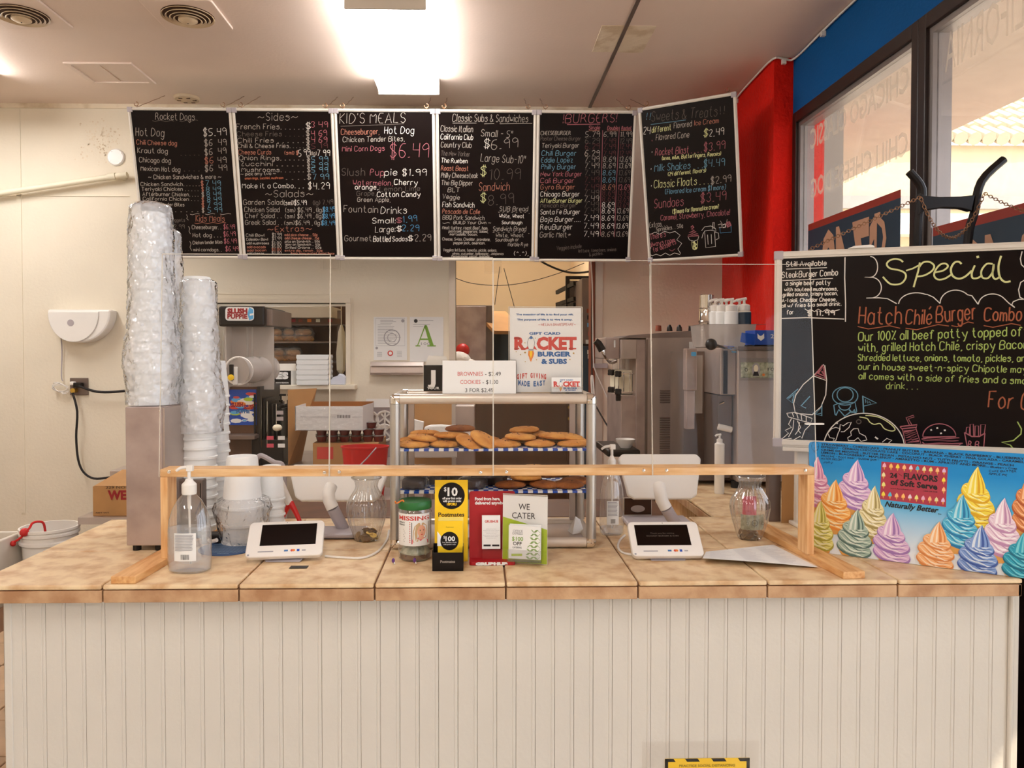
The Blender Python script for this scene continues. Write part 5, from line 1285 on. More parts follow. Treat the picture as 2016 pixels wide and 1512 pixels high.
def pump_bottle(cx, cy, w_, h_, label, fill, lab_px=None, cat='bottle', depth=.62, body='bottle_plastic'):
    t = thing('sanitizer_bottle', label, cat, (cx, cy, TOP)); r = w_ / 2; hb = h_ * .80
    prof = [(r * .80, 0), (r * .95, .006), (r, .025), (r * .985, hb * .52), (r * .93, hb * .66), (r * .78, hb * .79), (r * .56, hb * .90), (r * .33, hb * .97), (r * .27, hb)]
    part('body', MB(body).lathe([(.001, .001)] + prof, (cx, cy, TOP + .0005), 36, sy=depth), t)
    if fill:
        pr = [(a_ * .955, max(.004, b_)) for a_, b_ in prof if b_ < hb * fill] + [(r * .94, hb * fill), (.001, hb * fill)]
        part('gel', MB('gel').lathe([(.001, .004)] + pr, (cx, cy, TOP + .0005), 36, sy=depth), t)
    z = TOP + hb
    m = MB('white_plastic').lathe([(r * .31, -.004), (r * .33, .0), (r * .33, .022), (r * .28, .026), (r * .20, .030), (r * .16, .036), (.0045, .038), (.0045, .062)], (cx, cy, z), 24)
    cap_ = part('cap', m, t)
    zt = z + .062
    m = MB('white_plastic').tube([(cx + .010, cy, zt + .006), (cx - .004, cy, zt + .006), (cx - .022, cy, zt + .004), (cx - .034, cy, zt - .004)], .0058, 8, .0038).box(cx - .006, cx + .011, cy - .007, cy + .007, zt - .004, zt + .012)
    part('pump_head', m, cap_, bevel=.001)
    part('dip_tube', MB('white_plastic').tube([(cx, cy, z), (cx, cy, z - hb * .2)], .0055, 8, .0045).tube([(cx, cy, z - hb * .2), (cx + .002, cy, TOP + .02)], .003, 6), t)
    # label wrapped on the front
    m = MB('paper'); lw = .5; z0, z1 = TOP + hb * .17, TOP + hb * .52
    pts = []
    ns = 8
    for k in range(ns + 1):
        a_ = -PI / 2 + (k / ns - .5) * 2 * math.asin(lw * .98) ; pts.append((cx + r * 1.004 * math.cos(a_), cy + r * depth * 1.004 * math.sin(a_)))
    m.add([(x, y, z0) for x, y in pts] + [(x, y, z1) for x, y in pts], [(k, k + 1, ns + 2 + k, ns + 1 + k) for k in range(ns)], True)
    bl__ = part('back_label', m, t)
    m = MB('ink_grey'); fr = Fr((cx, cy - r * depth * 1.012, z0), (1, 0, 0), (0, 0, 1)); H = z1 - z0; Wd = r * lw * .85
    for k in range(11):
        y = H * (.93 - k * .055); m.poly(fr, [(-Wd, y), (Wd * RNG.uniform(.5, 1), y), (Wd * .9, y + H * .026), (-Wd, y + H * .026)], .0002)
    m.use('ink')
    for k in range(12):
        x = -Wd * .4 + k * Wd * .075; m.poly(fr, [(x, H * .06), (x + Wd * RNG.uniform(.015, .05), H * .06), (x + Wd * .03, H * .24), (x, H * .24)], .0002)
    part('print', m, bl__)
    return t


c = P(374, 1135, 2.0)
pump_bottle(P(374, 1135, 2.05).x, 2.05, .116, P(374, 928, 2.05).z - TOP - .004, 'large clear pump bottle of hand sanitizer at the left end of the counter', .56)
pump_bottle(P(1204, 1060, 2.43).x, 2.43, .078, P(1204, 893, 2.43).z - TOP + .01, 'nearly empty clear sanitizer bottle right of the display case', .12)


def tablet(bl, br, tl_, Yb, Yt, scr, label, Ybr=None, Ytr=None, card=True, text=None):
    f, wd, hg = frame_px(bl, br, tl_, Yb, Ybr or Yb, Yt)
    t = thing('payment_tablet', label, 'tablet', V((f.pt(wd / 2, hg / 2).x, f.pt(wd / 2, hg / 2).y, TOP)))
    part('body', MB('white_plastic').prism(f, rrect(0, wd, 0, hg, .014), -.016, 0), t, bevel=.003)
    q = [f.px(*s) for s in scr]
    a0 = (q[0][0] + q[3][0]) / 2; a1 = (q[1][0] + q[2][0]) / 2; b1 = (q[0][1] + q[1][1]) / 2; b0 = (q[2][1] + q[3][1]) / 2
    sc_ = part('screen', MB('chalkboard').fbox(f, a0, a1, b0, b1, 0, .0006), t)
    m = MB('ink_grey'); hh = hg * .045; y = b0 * .42
    m.fbox(f, wd * .16, wd * .36, y, y + hh * .6, .0, .0004)
    m.use('ink_blue').fbox(f, wd * .50, wd * .55, y, y + hh, 0, .0004)
    disc(m.use('ink_red'), f, wd * .60, y + hh / 2, hh * .75, .0004, 12); disc(m.use('orange'), f, wd * .625, y + hh / 2, hh * .75, .0005, 12)
    m.use('blue_box').fbox(f, wd * .665, wd * .70, y - .001, y + hh * 1.2, 0, .0004); m.use('ink_grey').fbox(f, wd * .73, wd * .78, y, y + hh * .8, 0, .0004)
    m.use('ink_grey').fbox(f, wd * .03, wd * .055, y * .3, y * .3 + hh, 0, .0004); disc(m.use('ink'), f, wd * .5, hg - .006, .0012, .0004, 8)
    part('markings', m, t)
    if text:
        m = MB('chalk_dim'); xm = (a0 + a1) / 2; H = b1 - b0
        type_(m, f, text[0], xm - .28 * (a1 - a0) * .8, b0 + H * .55, xm + .28 * (a1 - a0) * .8, .0045, d=.0009)
        type_(m, f, text[1], xm - .3 * (a1 - a0), b0 + H * .42, xm + .3 * (a1 - a0), .0045, bold=.01, d=.0009); part('screen_text', m, sc_)
    c = f.pt(wd * .5, hg * .25, -.016)
    c2 = f.pt(wd * .5, hg * .04, -.02)
    part('reader', MB('white_plastic').prism(f, rrect(wd * .16, wd * .88, .008, hg * .75, .01), -.030, -.017), t, bevel=.003)
    part('stand', MB('grey_plastic').add([(c.x - .05, c.y - .03, TOP + .001), (c.x + .05, c.y - .03, TOP + .001), (c.x + .05, c.y + .07, TOP + .001), (c.x - .05, c.y + .07, TOP + .001),
                                          tuple(f.pt(wd * .25, hg * .1, -.024)), tuple(f.pt(wd * .75, hg * .1, -.024)), tuple(f.pt(wd * .75, hg * .85, -.024)), tuple(f.pt(wd * .25, hg * .85, -.024))],
                                         [(3, 2, 1, 0), (4, 5, 6, 7), (0, 1, 5, 4), (1, 2, 6, 5), (2, 3, 7, 6), (3, 0, 4, 7)]), t, bevel=.003)
    return t


tablet((481, 1098), (634, 1092), (502, 1028), 2.115, 2.20, [(521, 1034), (626, 1030), (620, 1071), (507, 1075)], 'white payment tablet with a dark blank screen left of the first glass vase', Ybr=2.135)
tablet((1246, 1095), (1388, 1094), (1229, 1027), 2.115, 2.20, [(1246, 1033), (1350, 1034), (1364, 1074), (1257, 1073)], 'white payment tablet showing a thank-you message on its screen', text=('Thank you for visiting', 'ROCKET BURGER & SUBS'))
c = PZ(590, 1117, TOP); single('black_sticker', MB('black').box(c.x - .026, c.x + .022, c.y - .012, c.y + .012, TOP + .0005, TOP + .0015), 'small black square sticker on the tiles below the left tablet', 'sticker')
single('tablet_cable', MB('white_plastic').tube([PZ(640, 1095, TOP + .003), PZ(680, 1098, TOP + .003), PZ(715, 1098, TOP + .003), PZ(745, 1085, TOP + .003), PZ(762, 1062, TOP + .003), PZ(766, 1044, TOP + .02)], .0035, 7), 'white cable curling from the left tablet round to the display case', 'cable')
single('tablet_cable', MB('white_plastic').tube([PZ(1244, 1092, TOP + .004), PZ(1226, 1088, TOP + .003), PZ(1217, 1078, TOP + .003), PZ(1220, 1064, TOP + .003), PZ(1230, 1054, TOP + .004)], .0035, 7), 'short white cable looping out on the left side of the thank-you tablet', 'cable')


# registers behind (cashier side, seen from the back)
def register(plate, Yp, neck, Yn, base, label, tilt=.06, nr=.02):
    (x0, y0), (x1, y1) = plate
    a = P(x0, y1, Yp); b = P(x1, y1, Yp); c = P(x0, y0, Yp)
    f = Fr(a, b - a, V((0, tilt, c.z - a.z)))
    wd = (b - a).length; hg = (c - a).dot(f.v)
    t = thing('cash_register', label, 'register', V(((a.x + b.x) / 2, Yp, TOP)))
    part('screen_back', MB('white_plastic').prism(f, [(wd * .09 + .02, 0), (wd * .91 - .02, 0), (wd * .91, .012), (wd * .985, hg * .75), (wd, hg - .015), (wd - .015, hg), (.015, hg), (0, hg - .015), (wd * .015, hg * .75), (wd * .09, .012)], -.022, 0), t, bevel=.006)
    pts = [P(x, y, Yn + dy) for x, y, dy in neck]
    mid = len(pts) // 2
    part('neck', MB('white_plastic').tube(pts[:mid + 1], nr, 18), t); part('neck_sleeve', MB('grey_plastic').tube(pts[mid:], nr * .97, 18), t)
    q = PZ(*base, TOP)
    part('base', MB('grey_plastic').box(q.x - .11, q.x + .11, q.y - .0, q.y + .12, TOP + .003, TOP + .018), t, bevel=.006)
    part('base_foot', MB('black_rubber').box(q.x - .10, q.x + .10, q.y + .01, q.y + .11, TOP, TOP + .003), t)
    return t


register(((562, 905), (764, 986)), 2.52, [(652, 957, -.03), (647, 970, -.05), (648, 985, -.06), (655, 1000, -.06), (664, 1018, -.05), (676, 1040, -.03)], 2.5, (645, 1063), 'white swivel register seen from behind, left of the first vase')
register(((1222, 886), (1388, 982)), 2.52, [(1298, 955, -.03), (1299, 968, -.05), (1303, 985, -.06), (1311, 1000, -.06), (1320, 1015, -.05), (1330, 1030, -.03)], 2.5, (1300, 1040), 'white swivel register seen from behind, above the thank-you tablet')


# glass vases with coins
def vase(cx, cy, h_, r, label):
    t = thing('glass_vase', label, 'vase', (cx, cy, TOP))
    prof = [(r * .55, 0), (r * .60, .004), (r * .66, h_ * .06), (r * .88, h_ * .28), (r * 1.0, h_ * .48), (r * .97, h_ * .60), (r * .80, h_ * .70), (r * .60, h_ * .80), (r * .54, h_ * .87), (r * .60, h_ * .95), (r * .74, h_)]
    fl_ = lambda a, z: 1 + .03 * math.cos(18 * a)
    part('glass', MB('vase_glass').lathe([(.001, .001)] + prof, (cx, cy, TOP + .0005), 108, fn=fl_), t)
    part('rim', MB('vase_glass').tube([(cx + r * .74 * math.cos(k * PI / 16), cy + r * .74 * math.sin(k * PI / 16), TOP + h_) for k in range(32)], .0022, 6, closed=True), t)
    return t


def coins(cx, cy, r, n, label, mats_, group):
    base = {}
    for mn in mats_: base[mn] = _mesh('coin', MB(mn).lathe([(.001, 0), (.0115, 0), (.0118, .0008), (.0115, .0016), (.001, .0016)], (0, 0, 0), 16), (0, 0, 0))
    for i in range(n):
        a_ = RNG.uniform(0, 2 * PI); rr = r * math.sqrt(RNG.uniform(0, 1)) * .9
        o = bpy.data.objects.new('coin', base[mats_[i % len(mats_)]]); C.objects.link(o)
        edge = rr > r * .5
        o.location = (cx + rr * math.cos(a_), cy + rr * math.sin(a_), TOP + .006 + (i / n) * .022)
        o.rotation_euler = (RNG.uniform(.3, 1.3) * math.sin(a_) * -1 if edge else RNG.uniform(-.3, .3), RNG.uniform(.3, 1.2) * math.cos(a_) if edge else .2, 0)
        tag(o, label, 'coin', group)


vx = P(722, 1060, 2.38).x; vh = P(722, 940, 2.38).z - TOP
vase(vx, 2.38, vh, .062, 'clear fluted glass vase with a few coins beside the display case')
coins(vx, 2.38, .034, 26, 'coin lying in the vase beside the display case', ['coin', 'coin2', 'gold'], 'coins in the vase by the display case')
vx2 = P(1476, 1058, 2.37).x; vh2 = P(1476, 937, 2.37).z - TOP
vase(vx2, 2.37, vh2, .060, 'clear fluted glass vase with coins and a dollar bill near the right wooden post')
coins(vx2, 2.37, .033, 34, 'coin lying in the vase near the right wooden post', ['coin2', 'coin', 'coin3'], 'coins in the vase by the wooden post')
m = MB('bill'); pts = [(vx2 + .042 * math.cos(a_), 2.37 + .042 * math.sin(a_)) for a_ in [-PI / 2 + (k / 8 - .5) * 2.1 for k in range(9)]]
m.add([(x, y, TOP + .035) for x, y in pts] + [(x, y, TOP + .082) for x, y in pts], [(k, k + 1, 10 + k, 9 + k) for k in range(8)], True)
bl_ = single('dollar_bill', m, 'folded dollar bill standing inside the vase near the right wooden post', 'money')
fr = Fr((vx2, 2.37 - .0425, TOP + .035), (1, 0, 0), (0, 0, 1)); m = MB('ink'); m.ring(fr, .008, .0095, .0, .023, .0006, 16).ring(fr, .004, .005, -.024, .023, .003, 12).ring(fr, .004, .005, .024, .023, .003, 12)
part('engraving', m, bl_)
m = MB('pink'); m.box(vx2 - .018, vx2 + .026, 2.385, 2.387, TOP + .07, TOP + .13); single('paper_slip', m, 'folded red slip inside the vase behind the dollar bill', 'paper', bevel=0)

# menu sheet on the counter
o_ = [PZ(1390, 1086, TOP + .004), PZ(1523, 1072, TOP + .002), PZ(1611, 1117, TOP + .002), PZ(1487, 1125, TOP + .014)]
m = MB('paper'); n = 8; vs = []
for j in range(n + 1):
    for i in range(n + 1):
        u, v_ = i / n, j / n
        p = (o_[0] * (1 - u) + o_[1] * u) * (1 - v_) + (PZ(1383, 1099, TOP + .016) * (1 - u) + o_[2] * u) * v_
        p = p + V((0, -.018 * math.sin(PI * u) * v_, 0.006 * math.sin(PI * u) * v_)); vs.append(p)
m.add(vs, [((j + 1) * (n + 1) + i, (j + 1) * (n + 1) + i + 1, j * (n + 1) + i + 1, j * (n + 1) + i) for j in range(n) for i in range(n)], True)
sh = single('menu_sheet', m, 'printed paper menu lying on the counter in front of the right vase', 'paper')
m = MB('ink_pale')
def sp_(u, v_): 
    p = (o_[0] * (1 - u) + o_[1] * u) * (1 - v_) + (PZ(1383, 1099, TOP + .016) * (1 - u) + o_[2] * u) * v_
    return p + V((0, -.018 * math.sin(PI * u) * v_, 0.006 * math.sin(PI * u) * v_ + .0012))
for c_ in range(3):
    for r_ in range(22):
        v0 = .08 + r_ * .04; u0 = .06 + c_ * .31; u1 = u0 + RNG.uniform(.12, .26)
        m.add([sp_(u0, v0), sp_(u1, v0), sp_(u1, v0 + .008), sp_(u0, v0 + .008)], [(3, 2, 1, 0)])
part('print', m, sh)

# ---------------------------------------------------------------- ice cream poster on the counter
a = PZ(1600, 1086, TOP); b = PZ(2016, 1139, TOP)
frP = Fr(a + V((0, 0, .001)), V((b.x - a.x, b.y - a.y, 0)), V((.02, .045, 1)))
hP = frP.px(1592, 869)[1]; wP = .60; a0 = frP.px(1592, 869)[0]
pst = thing('ice_cream_poster', 'blue rectangular soft serve poster with many printed cones leaning on the special board', 'poster', a)
sheet = [(0, 0), (wP, 0), (wP, hP), (a0 + .012, hP), (a0 + .003, hP - .003), (a0, hP - .012)]
part('board', MB('poster_blue').prism(frP, sheet, -.004, 0), pst)
R7 = lambda x, y: (1500 + x / 3.907, 840 + y / 3.907)
TON = {}


def tone(name, base, lo, hi):
    for k, c in (('', base), ('_lo', lo), ('_hi', hi)): mat('print_' + name + k, c, .4)


tone('pinkish', (236, 178, 202), (196, 120, 160), (252, 226, 236)); tone('lilac', (226, 188, 224), (162, 120, 184), (250, 232, 246)); tone('orange', (252, 192, 108), (230, 140, 50), (255, 234, 190))
tone('beige', (234, 222, 168), (168, 150, 92), (252, 246, 220)); tone('lemon', (236, 230, 136), (178, 170, 66), (252, 250, 208)); tone('mint', (172, 196, 180), (88, 116, 108), (228, 238, 224))
tone('peach', (250, 190, 132), (222, 138, 76), (255, 232, 204)); tone('yellow', (248, 222, 76), (224, 170, 30), (255, 246, 170)); tone('aqua', (84, 188, 222), (30, 124, 176), (186, 232, 244))
tone('blue', (132, 164, 220), (62, 92, 166), (222, 234, 250)); tone('white', (236, 210, 224), (190, 140, 178), (252, 242, 248)); tone('brown', (222, 140, 84), (176, 84, 40), (246, 196, 150)); tone('teal', (40, 160, 186), (10, 104, 130), (120, 206, 216))
mat('print_cone', (222, 160, 80), .4); mat('poster_red', (176, 54, 74), .4)


def clip(pts):
    """keep a print polygon on the sheet"""
    return [(min(max(a_, .0005), wP - .0005), min(max(b_, .0005), hP - .0005)) for a_, b_ in pts]


def swirl(mb, cx, ytip, ybase, w_, tname, lean=0, lay=0, cone=True, M=R7):
    """printed soft serve swirl: x centre, tip y, base y, width in enlarged photo units"""
    d = .0004 + lay * .00022
    H = ybase - ytip
    F = lambda x, y: frP.px(*M(x, y))
    if cone:
        mb.use('print_cone'); mb.poly(frP, clip([F(cx - w_ * .33, ybase + H * .16), F(cx + w_ * .33, ybase + H * .16), F(cx + w_ * .42, ybase - H * .1), F(cx - w_ * .42, ybase - H * .1)]), d)
    base = 'print_' + tname
    tiers = [(ybase - H * .14, w_ * .49, H * .185), (ybase - H * .35, w_ * .485, H * .185), (ybase - H * .55, w_ * .37, H * .155)]
    dd = d
    for k, (cy, rx, ry) in enumerate(tiers):
        dd += .00003
        tilt = .26
        ell = lambda s, o=0, ccy=cy, rrx=rx, rry=ry: [(cx + lean * (ybase - ccy) / H + math.cos(i * PI / 14) * rrx * s, ccy + o + math.sin(i * PI / 14) * rry * s + math.cos(i * PI / 14) * rrx * tilt * s) for i in range(28)]
        mb.use(base + '_lo'); mb.poly(frP, clip([F(*p) for p in ell(1.02, ry * .10)]), dd); dd += .00003
        mb.use(base); mb.poly(frP, clip([F(*p) for p in ell(.97, -ry * .10)]), dd); dd += .00003
        # twisting folds
        for j in range(4):
            t0 = -.95 + j * .5
            def band(off, wdt):
                A = []; B = []
                for i in range(9):
                    u = i / 8; x = cx + lean * (ybase - cy) / H + rx * (-.92 + 1.84 * u); 
                    y = cy + (x - cx) * tilt + ry * (t0 + off) + ry * .45 * math.sin(u * PI) - ry * .75 * (1 - u) + ry * .15 * math.sin(u * 9 + j * 2)
                    lim = ry * .93 * math.sqrt(max(0, 1 - ((x - cx - lean * (ybase - cy) / H) / rx) ** 2)); yc = cy + (x - cx) * tilt
                    th = wdt * ry * math.sin(PI * (.08 + .84 * u))
                    A.append((x, max(yc - lim, min(yc + lim, y)))); B.append((x, max(yc - lim, min(yc + lim, y + th))))
                return A, B
            for off, wdt, tn in ((0, .17, '_hi'), (.27, .12, '_lo')):
                A, B = band(off, wdt); mb.use(base + tn)
                n = len(A); vs = [frP.pt(*clip([F(*p)])[0], dd) for p in A + B]
                mb.add(vs, [(i, n + i, n + i + 1, i + 1) for i in range(n - 1)])
        dd += .00003
    # tip
    ty = ybase - H * .64; rx = w_ * .26; lx = cx + lean * .6
    L = [(lx - rx * math.cos(u * PI / 2) ** .8 * (1 - .0 * u) + rx * .25 * u, ty + H * .10 * (1 - u) - (ty - ytip) * u) for u in [k / 7 for k in range(8)]]
    Rr = [(lx + rx * math.cos(u * PI / 2) ** 1.3 + rx * .25 * u, ty + H * .10 * (1 - u) - (ty - ytip) * u) for u in [k / 7 for k in range(8)]]
    mb.use(base); n = 8; vs = [frP.pt(*clip([F(*p)])[0], dd) for p in L + Rr]; mb.add(vs, [(i, n + i, n + i + 1, i + 1) for i in range(n - 1)])
    dd += .00003
    for f0, f1, tn in ((.12, .26, '_hi'), (.58, .72, '_lo'), (.84, .92, '_lo'), (.4, .5, '_hi')):
        mb.use(base + tn)
        A = [(l[0] * (1 - f0) + r[0] * f0, l[1]) for l, r in zip(L, Rr)]; B = [(l[0] * (1 - f1) + r[0] * f1, l[1]) for l, r in zip(L, Rr)]
        vs = [frP.pt(*clip([F(*p)])[0], dd) for p in A + B]; mb.add(vs, [(i, n + i, n + i + 1, i + 1) for i in range(n - 1)])


SW = [(430, 228, 600, 230, 'pinkish', -20, 0), (715, 252, 620, 270, 'lilac', 10, 0), (1650, 305, 760, 300, 'yellow', -10, 0), (2050, 350, 800, 260, 'brown', 0, 0), (555, 405, 770, 270, 'orange', 0, 1), (845, 452, 840, 230, 'beige', 20, 1),
      (1520, 520, 915, 290, 'aqua', 20, 2), (1850, 545, 980, 290, 'white', 0, 3), (450, 565, 930, 210, 'lemon', -10, 2), (705, 632, 980, 270, 'mint', 30, 3), (1000, 660, 1030, 290, 'lilac', -10, 3), (1325, 728, 1080, 290, 'peach', 40, 3),
      (1650, 755, 1130, 310, 'blue', 40, 4), (1985, 800, 1165, 300, 'teal', 40, 5)]
for s_ in SW:
    mb = MB('print_pinkish'); swirl(mb, s_[0], s_[1], s_[2], s_[3], s_[4], s_[5], s_[6] * 3); part('printed_cone', mb, pst)
mb = MB('poster_red')
F7 = lambda x, y: frP.px(*R7(x, y))
mb.poly(frP, [F7(908, 558), F7(1415, 618), F7(1430, 312), F7(920, 268)], .0005)
K_ = ['pinkish', 'orange', 'yellow', 'peach', 'white', 'aqua', 'beige', 'lemon', 'peach', 'lilac']
def minic(x, y, tn):
    mb.use('print_cone'); mb.poly(frP, [F7(x - 9, y + 8), F7(x, y + 34), F7(x + 9, y + 8)], .0007)
    mb.use('print_' + tn); mb.poly(frP, [F7(x - 15, y + 10), F7(x + 15, y + 10), F7(x + 12, y - 8), F7(x + 2, y - 24), F7(x - 12, y - 8)], .00075)
for i in range(10):
    minic(942 + i * 51, 300 + i * 4.6, K_[i]); minic(934 + i * 51, 520 + i * 5.4, K_[(i * 3 + 2) % 10])
for j in range(2): minic(936, 372 + j * 74, K_[j + 6]); minic(1398, 412 + j * 74, K_[j + 2])
part('flavour_panel', mb, pst)
mb = MB('ink')
def t7(s, x0, y0, x1, y1, h, slant=0, bold=.02):
    a_ = F7(x0, y0); b_ = F7(x1, y1); c_ = F7(x0, y0 - h)
    L = math.hypot(b_[0] - a_[0], b_[1] - a_[1]); u = (frP.u * (b_[0] - a_[0]) + frP.v * (b_[1] - a_[1])).normalized()
    f2 = Fr(frP.pt(*a_), u, frP.v); type_(mb, f2, s, 0, 0, L, c_[1] - a_[1], bold=bold, slant=slant, d=.0009)
t7('24', 985, 390, 1040, 395, 36, bold=.04); t7('FLAVORS', 1090, 400, 1352, 424, 44, bold=.04); t7('of Soft Serve', 988, 444, 1350, 484, 42, bold=.04)
t7('www.flavorburst.com', 988, 478, 1170, 490, 8); t7('1-800-264-3528', 1240, 498, 1350, 506, 8)
t7('Naturally Better', 945, 612, 1350, 662, 40, slant=.3, bold=.03)
t7('STRAWBERRY - CHEESECAKE - PEANUT BUTTER - BANANA - BLACK RASPBERRY - BLUEBERRY', 458, 142, 2016, 256, 15)
t7('ESPRESSO - GERMAN CHOCOLATE CAKE - COCONUT - BLACK CHERRY - PINA COLADA - CARAMEL', 456, 162, 2016, 280, 15)
t7('CREME DE MENTHE - BUTTER PECAN - PISTACHIO NUT - TUTTI FRUTTI - ORANGE - PEACH', 456, 184, 1935, 306, 15)
t7('LEMON - BLACKBERRY - MAPLENUT - AMARETTO - RUM - APRICOT AND MORE...', 456, 205, 1745, 312, 15)
M7 = R7
strokes(mb, frP, [F7(1050, 360), F7(1078, 380)], .0012, .001)
for s, x0, y0, x1, y1 in (('PRALINE - Root beer - bubble gum -', 458, 230, 900, 262), ('WATER MELON -', 456, 252, 630, 262), ('Jolly', 470, 278, 545, 282), ('CAKE BATTER', 1748, 348, 1955, 352), ('APPLE PIE', 1745, 368, 1885, 380), ('Blueberry Crisp', 1758, 316, 1960, 330)):
    hpx(mb, frP, s, x0, y0, x1, y1, 14, .0009, R7, d=.0009)
hpx(mb, frP, 'TM', 1355, 676, 1378, 678, 8, .0008, R7, d=.0009)
strokes(mb, frP, [F7(*p) for p in ((440, 150), (400, 165), (432, 178), (396, 195), (424, 205))], .001, .001); strokes(mb, frP, [F7(*p) for p in arc(410, 150, 28, 36, 0, 360)], .0008, .001)
part('lettering', mb, pst)
# ---------------------------------------------------------------- display case
DX0, DX1 = P(767, 1000, 2.25).x, P(1175, 1000, 2.25).x
DY0, DY1 = 2.25, 2.54
DZ1 = P(970, 776, 2.25).z
t = thing('display_case', 'aluminium framed glass bakery case with two shelves of cookies', 'display case', ((DX0 + DX1) / 2, 2.4, TOP))
R_ = .015
for x in (DX0 + R_, DX1 - R_):
    for y in (DY0 + R_, DY1 - R_): part('upright', MB('alu').cyl((x, y, TOP + .03), (x, y, DZ1 - .03), R_, seg=20), t)
for z in (TOP + .018, DZ1 - R_):
    for y in (DY0 + R_, DY1 - R_): part('rail', MB('alu_bright').cyl((DX0 + .03, y, z), (DX1 - .03, y, z), R_, seg=20), t)
    for x in (DX0 + R_, DX1 - R_): part('rail', MB('alu_bright').cyl((x, DY0 + .03, z), (x, DY1 - .03, z), R_, seg=20), t)
for x in (DX0 + R_, DX1 - R_):
    for y in (DY0 + R_, DY1 - R_):
        for z in (TOP + .017, DZ1 - R_): part('corner', MB('chrome').ball((x, y, z), .0162, 16, sz=1.0).cyl((x - .014 * (1 if x > 0.1 else -1), y, z), (x, y, z), .0162).cyl((x, y, z), (x, y, z + (.014 if z < 1.3 else -.014)), .0162), t)
for x in (DX0 + .032, DX1 - .05): part('inner_channel', MB('steel').box(x, x + .018, DY1 - .03, DY1 - .012, TOP + .03, DZ1 - .03), t)
part('base_panel', MB('steel').box(DX0 + .015, DX1 - .015, DY0 + .015, DY1 - .015, TOP + .014, TOP + .018), t)
part('top_pane', MB('acrylic').box(DX0 + .02, DX1 - .02, DY0 + .02, DY1 - .02, DZ1 - .014, DZ1 - .010), t)
part('front_pane', MB('acrylic').quad((DX0 + .02, DY0 + .016, TOP + .03), (DX1 - .02, DY0 + .016, TOP + .03), (DX1 - .02, DY0 + .016, DZ1 - .025), (DX0 + .02, DY0 + .016, DZ1 - .025)), t)
S1 = P(970, 884, DY0 + .02).z; S2 = P(970, 967, DY0 + .02).z
for sz_ in (S1, S2):
    shf = part('shelf', MB('acrylic').box(DX0 + .025, DX1 - .025, DY0 + .02, DY1 - .03, sz_ - .005, sz_ - .001), t)
    m = MB('paper'); m.box(DX0 + .026, DX1 - .026, DY0 + .019, DY1 - .035, sz_ - .001, sz_)
    m.box(DX0 + .026, DX1 - .026, DY0 + .0185, DY0 + .019, sz_ - .006, sz_)
    m.use('blue_box'); n = 38; w_ = (DX1 - DX0 - .052) / n
    for i in range(n):
        x = DX0 + .026 + i * w_
        if i % 2: m.box(x, x + w_, DY0 + .0178, DY0 + .0185, sz_ - .006, sz_ + .0002)
        for j in range(9):
            if (i + j) % 2: m.quad((x, DY0 + .02 + j * .026, sz_ + .0004), (x + w_, DY0 + .02 + j * .026, sz_ + .0004), (x + w_, DY0 + .046 + j * .026, sz_ + .0004), (x, DY0 + .046 + j * .026, sz_ + .0004))
    part('checked_liner', m, shf, label='blue and white checked shelf liner')


def cookie_mesh(mn, seed, chips=0):
    m = MB(mn); n = 26
    def fn(a, z): return 1 + .05 * noise.noise(V((math.cos(a) * 1.4 + seed, math.sin(a) * 1.4, 0))) + .012 * noise.noise(V((math.cos(a) * 7, math.sin(a) * 7 + seed, z * 90)))
    m.lathe([(.001, 0), (.040, 0), (.047, .003), (.049, .007), (.045, .0125), (.033, .0165), (.016, .0185), (.001, .019)], (0, 0, 0), n, fn=fn)
    rr = random.Random(seed)
    for k in range(chips):
        a_ = rr.uniform(0, 6.28); r = rr.uniform(.008, .04); m.use('brownie'); m.ball((r * math.cos(a_), r * math.sin(a_), .0175 - (r / .045) ** 2 * .007), rr.uniform(.0018, .0035), 6)
    return _mesh('cookie', m, (0, 0, 0))


CM = [cookie_mesh('cookie', 1.3, 7), cookie_mesh('cookie', 5.1, 10), cookie_mesh('cookie_dark', 9.7, 9)]


COOK = []


def cookie(px, py, Y, k, tilt, label, group, r=1.0, z0=0):
    COOK.append((label, Y, z0, px)) 
    p = P(px, py, Y); o = bpy.data.objects.new('cookie', CM[k]); C.objects.link(o)
    o.location = (p.x, Y, z0); o.rotation_euler = (tilt[0], tilt[1], RNG.uniform(0, 6)); o.scale = (r, r, r); tag(o, label, 'cookie', group); return o


g1 = 'cookies on the upper shelf'; gl1 = 'golden brown cookie overlapping its neighbours on the upper shelf of the bakery case'
for px, dy, lay, k, tl in ((815, .05, 0, 0, 0), (815, .15, 0, 1, 0), (833, .07, 1.0, 1, -.12), (838, .16, 1.3, 0, .1), (876, .06, 0, 0, 0), (905, .15, 0, 1, 0), (885, .08, 1.4, 0, .08), (906, .16, 2.2, 2, 0), (893, .12, 1.1, 1, 0), (995, .06, 0, 1, 0), (1016, .14, 0, 0, 0),
                       (1024, .08, 1.1, 0, -.05), (1032, .15, 2.0, 1, .03), (1062, .06, 0, 1, 0), (1082, .14, 0, 0, 0), (1090, .09, 1.2, 1, .06), (1128, .06, 0, 0, 0), (1125, .14, .0, 1, 0), (1118, .10, 1.0, 0, .12), (862, .11, 0, 0, 0), (955, .15, 0, 1, 0), (1050, .17, 1.0, 0, 0)):
    Y = DY0 + .025 + dy; cookie(px, 880, Y, k, (RNG.uniform(-.05, .05), tl), gl1, g1, z0=S1 + .001 + lay * .0165)
cookie(925, 880, DY0 + .065, 1, (.35, .3), 'tilted cookie leaning over the edge near the middle of the upper shelf', None, z0=S1 + .008)
cookie(952, 880, DY0 + .07, 0, (.3, -.45), 'cookie propped on edge right of the tilted one on the upper shelf', None, z0=S1 + .016)
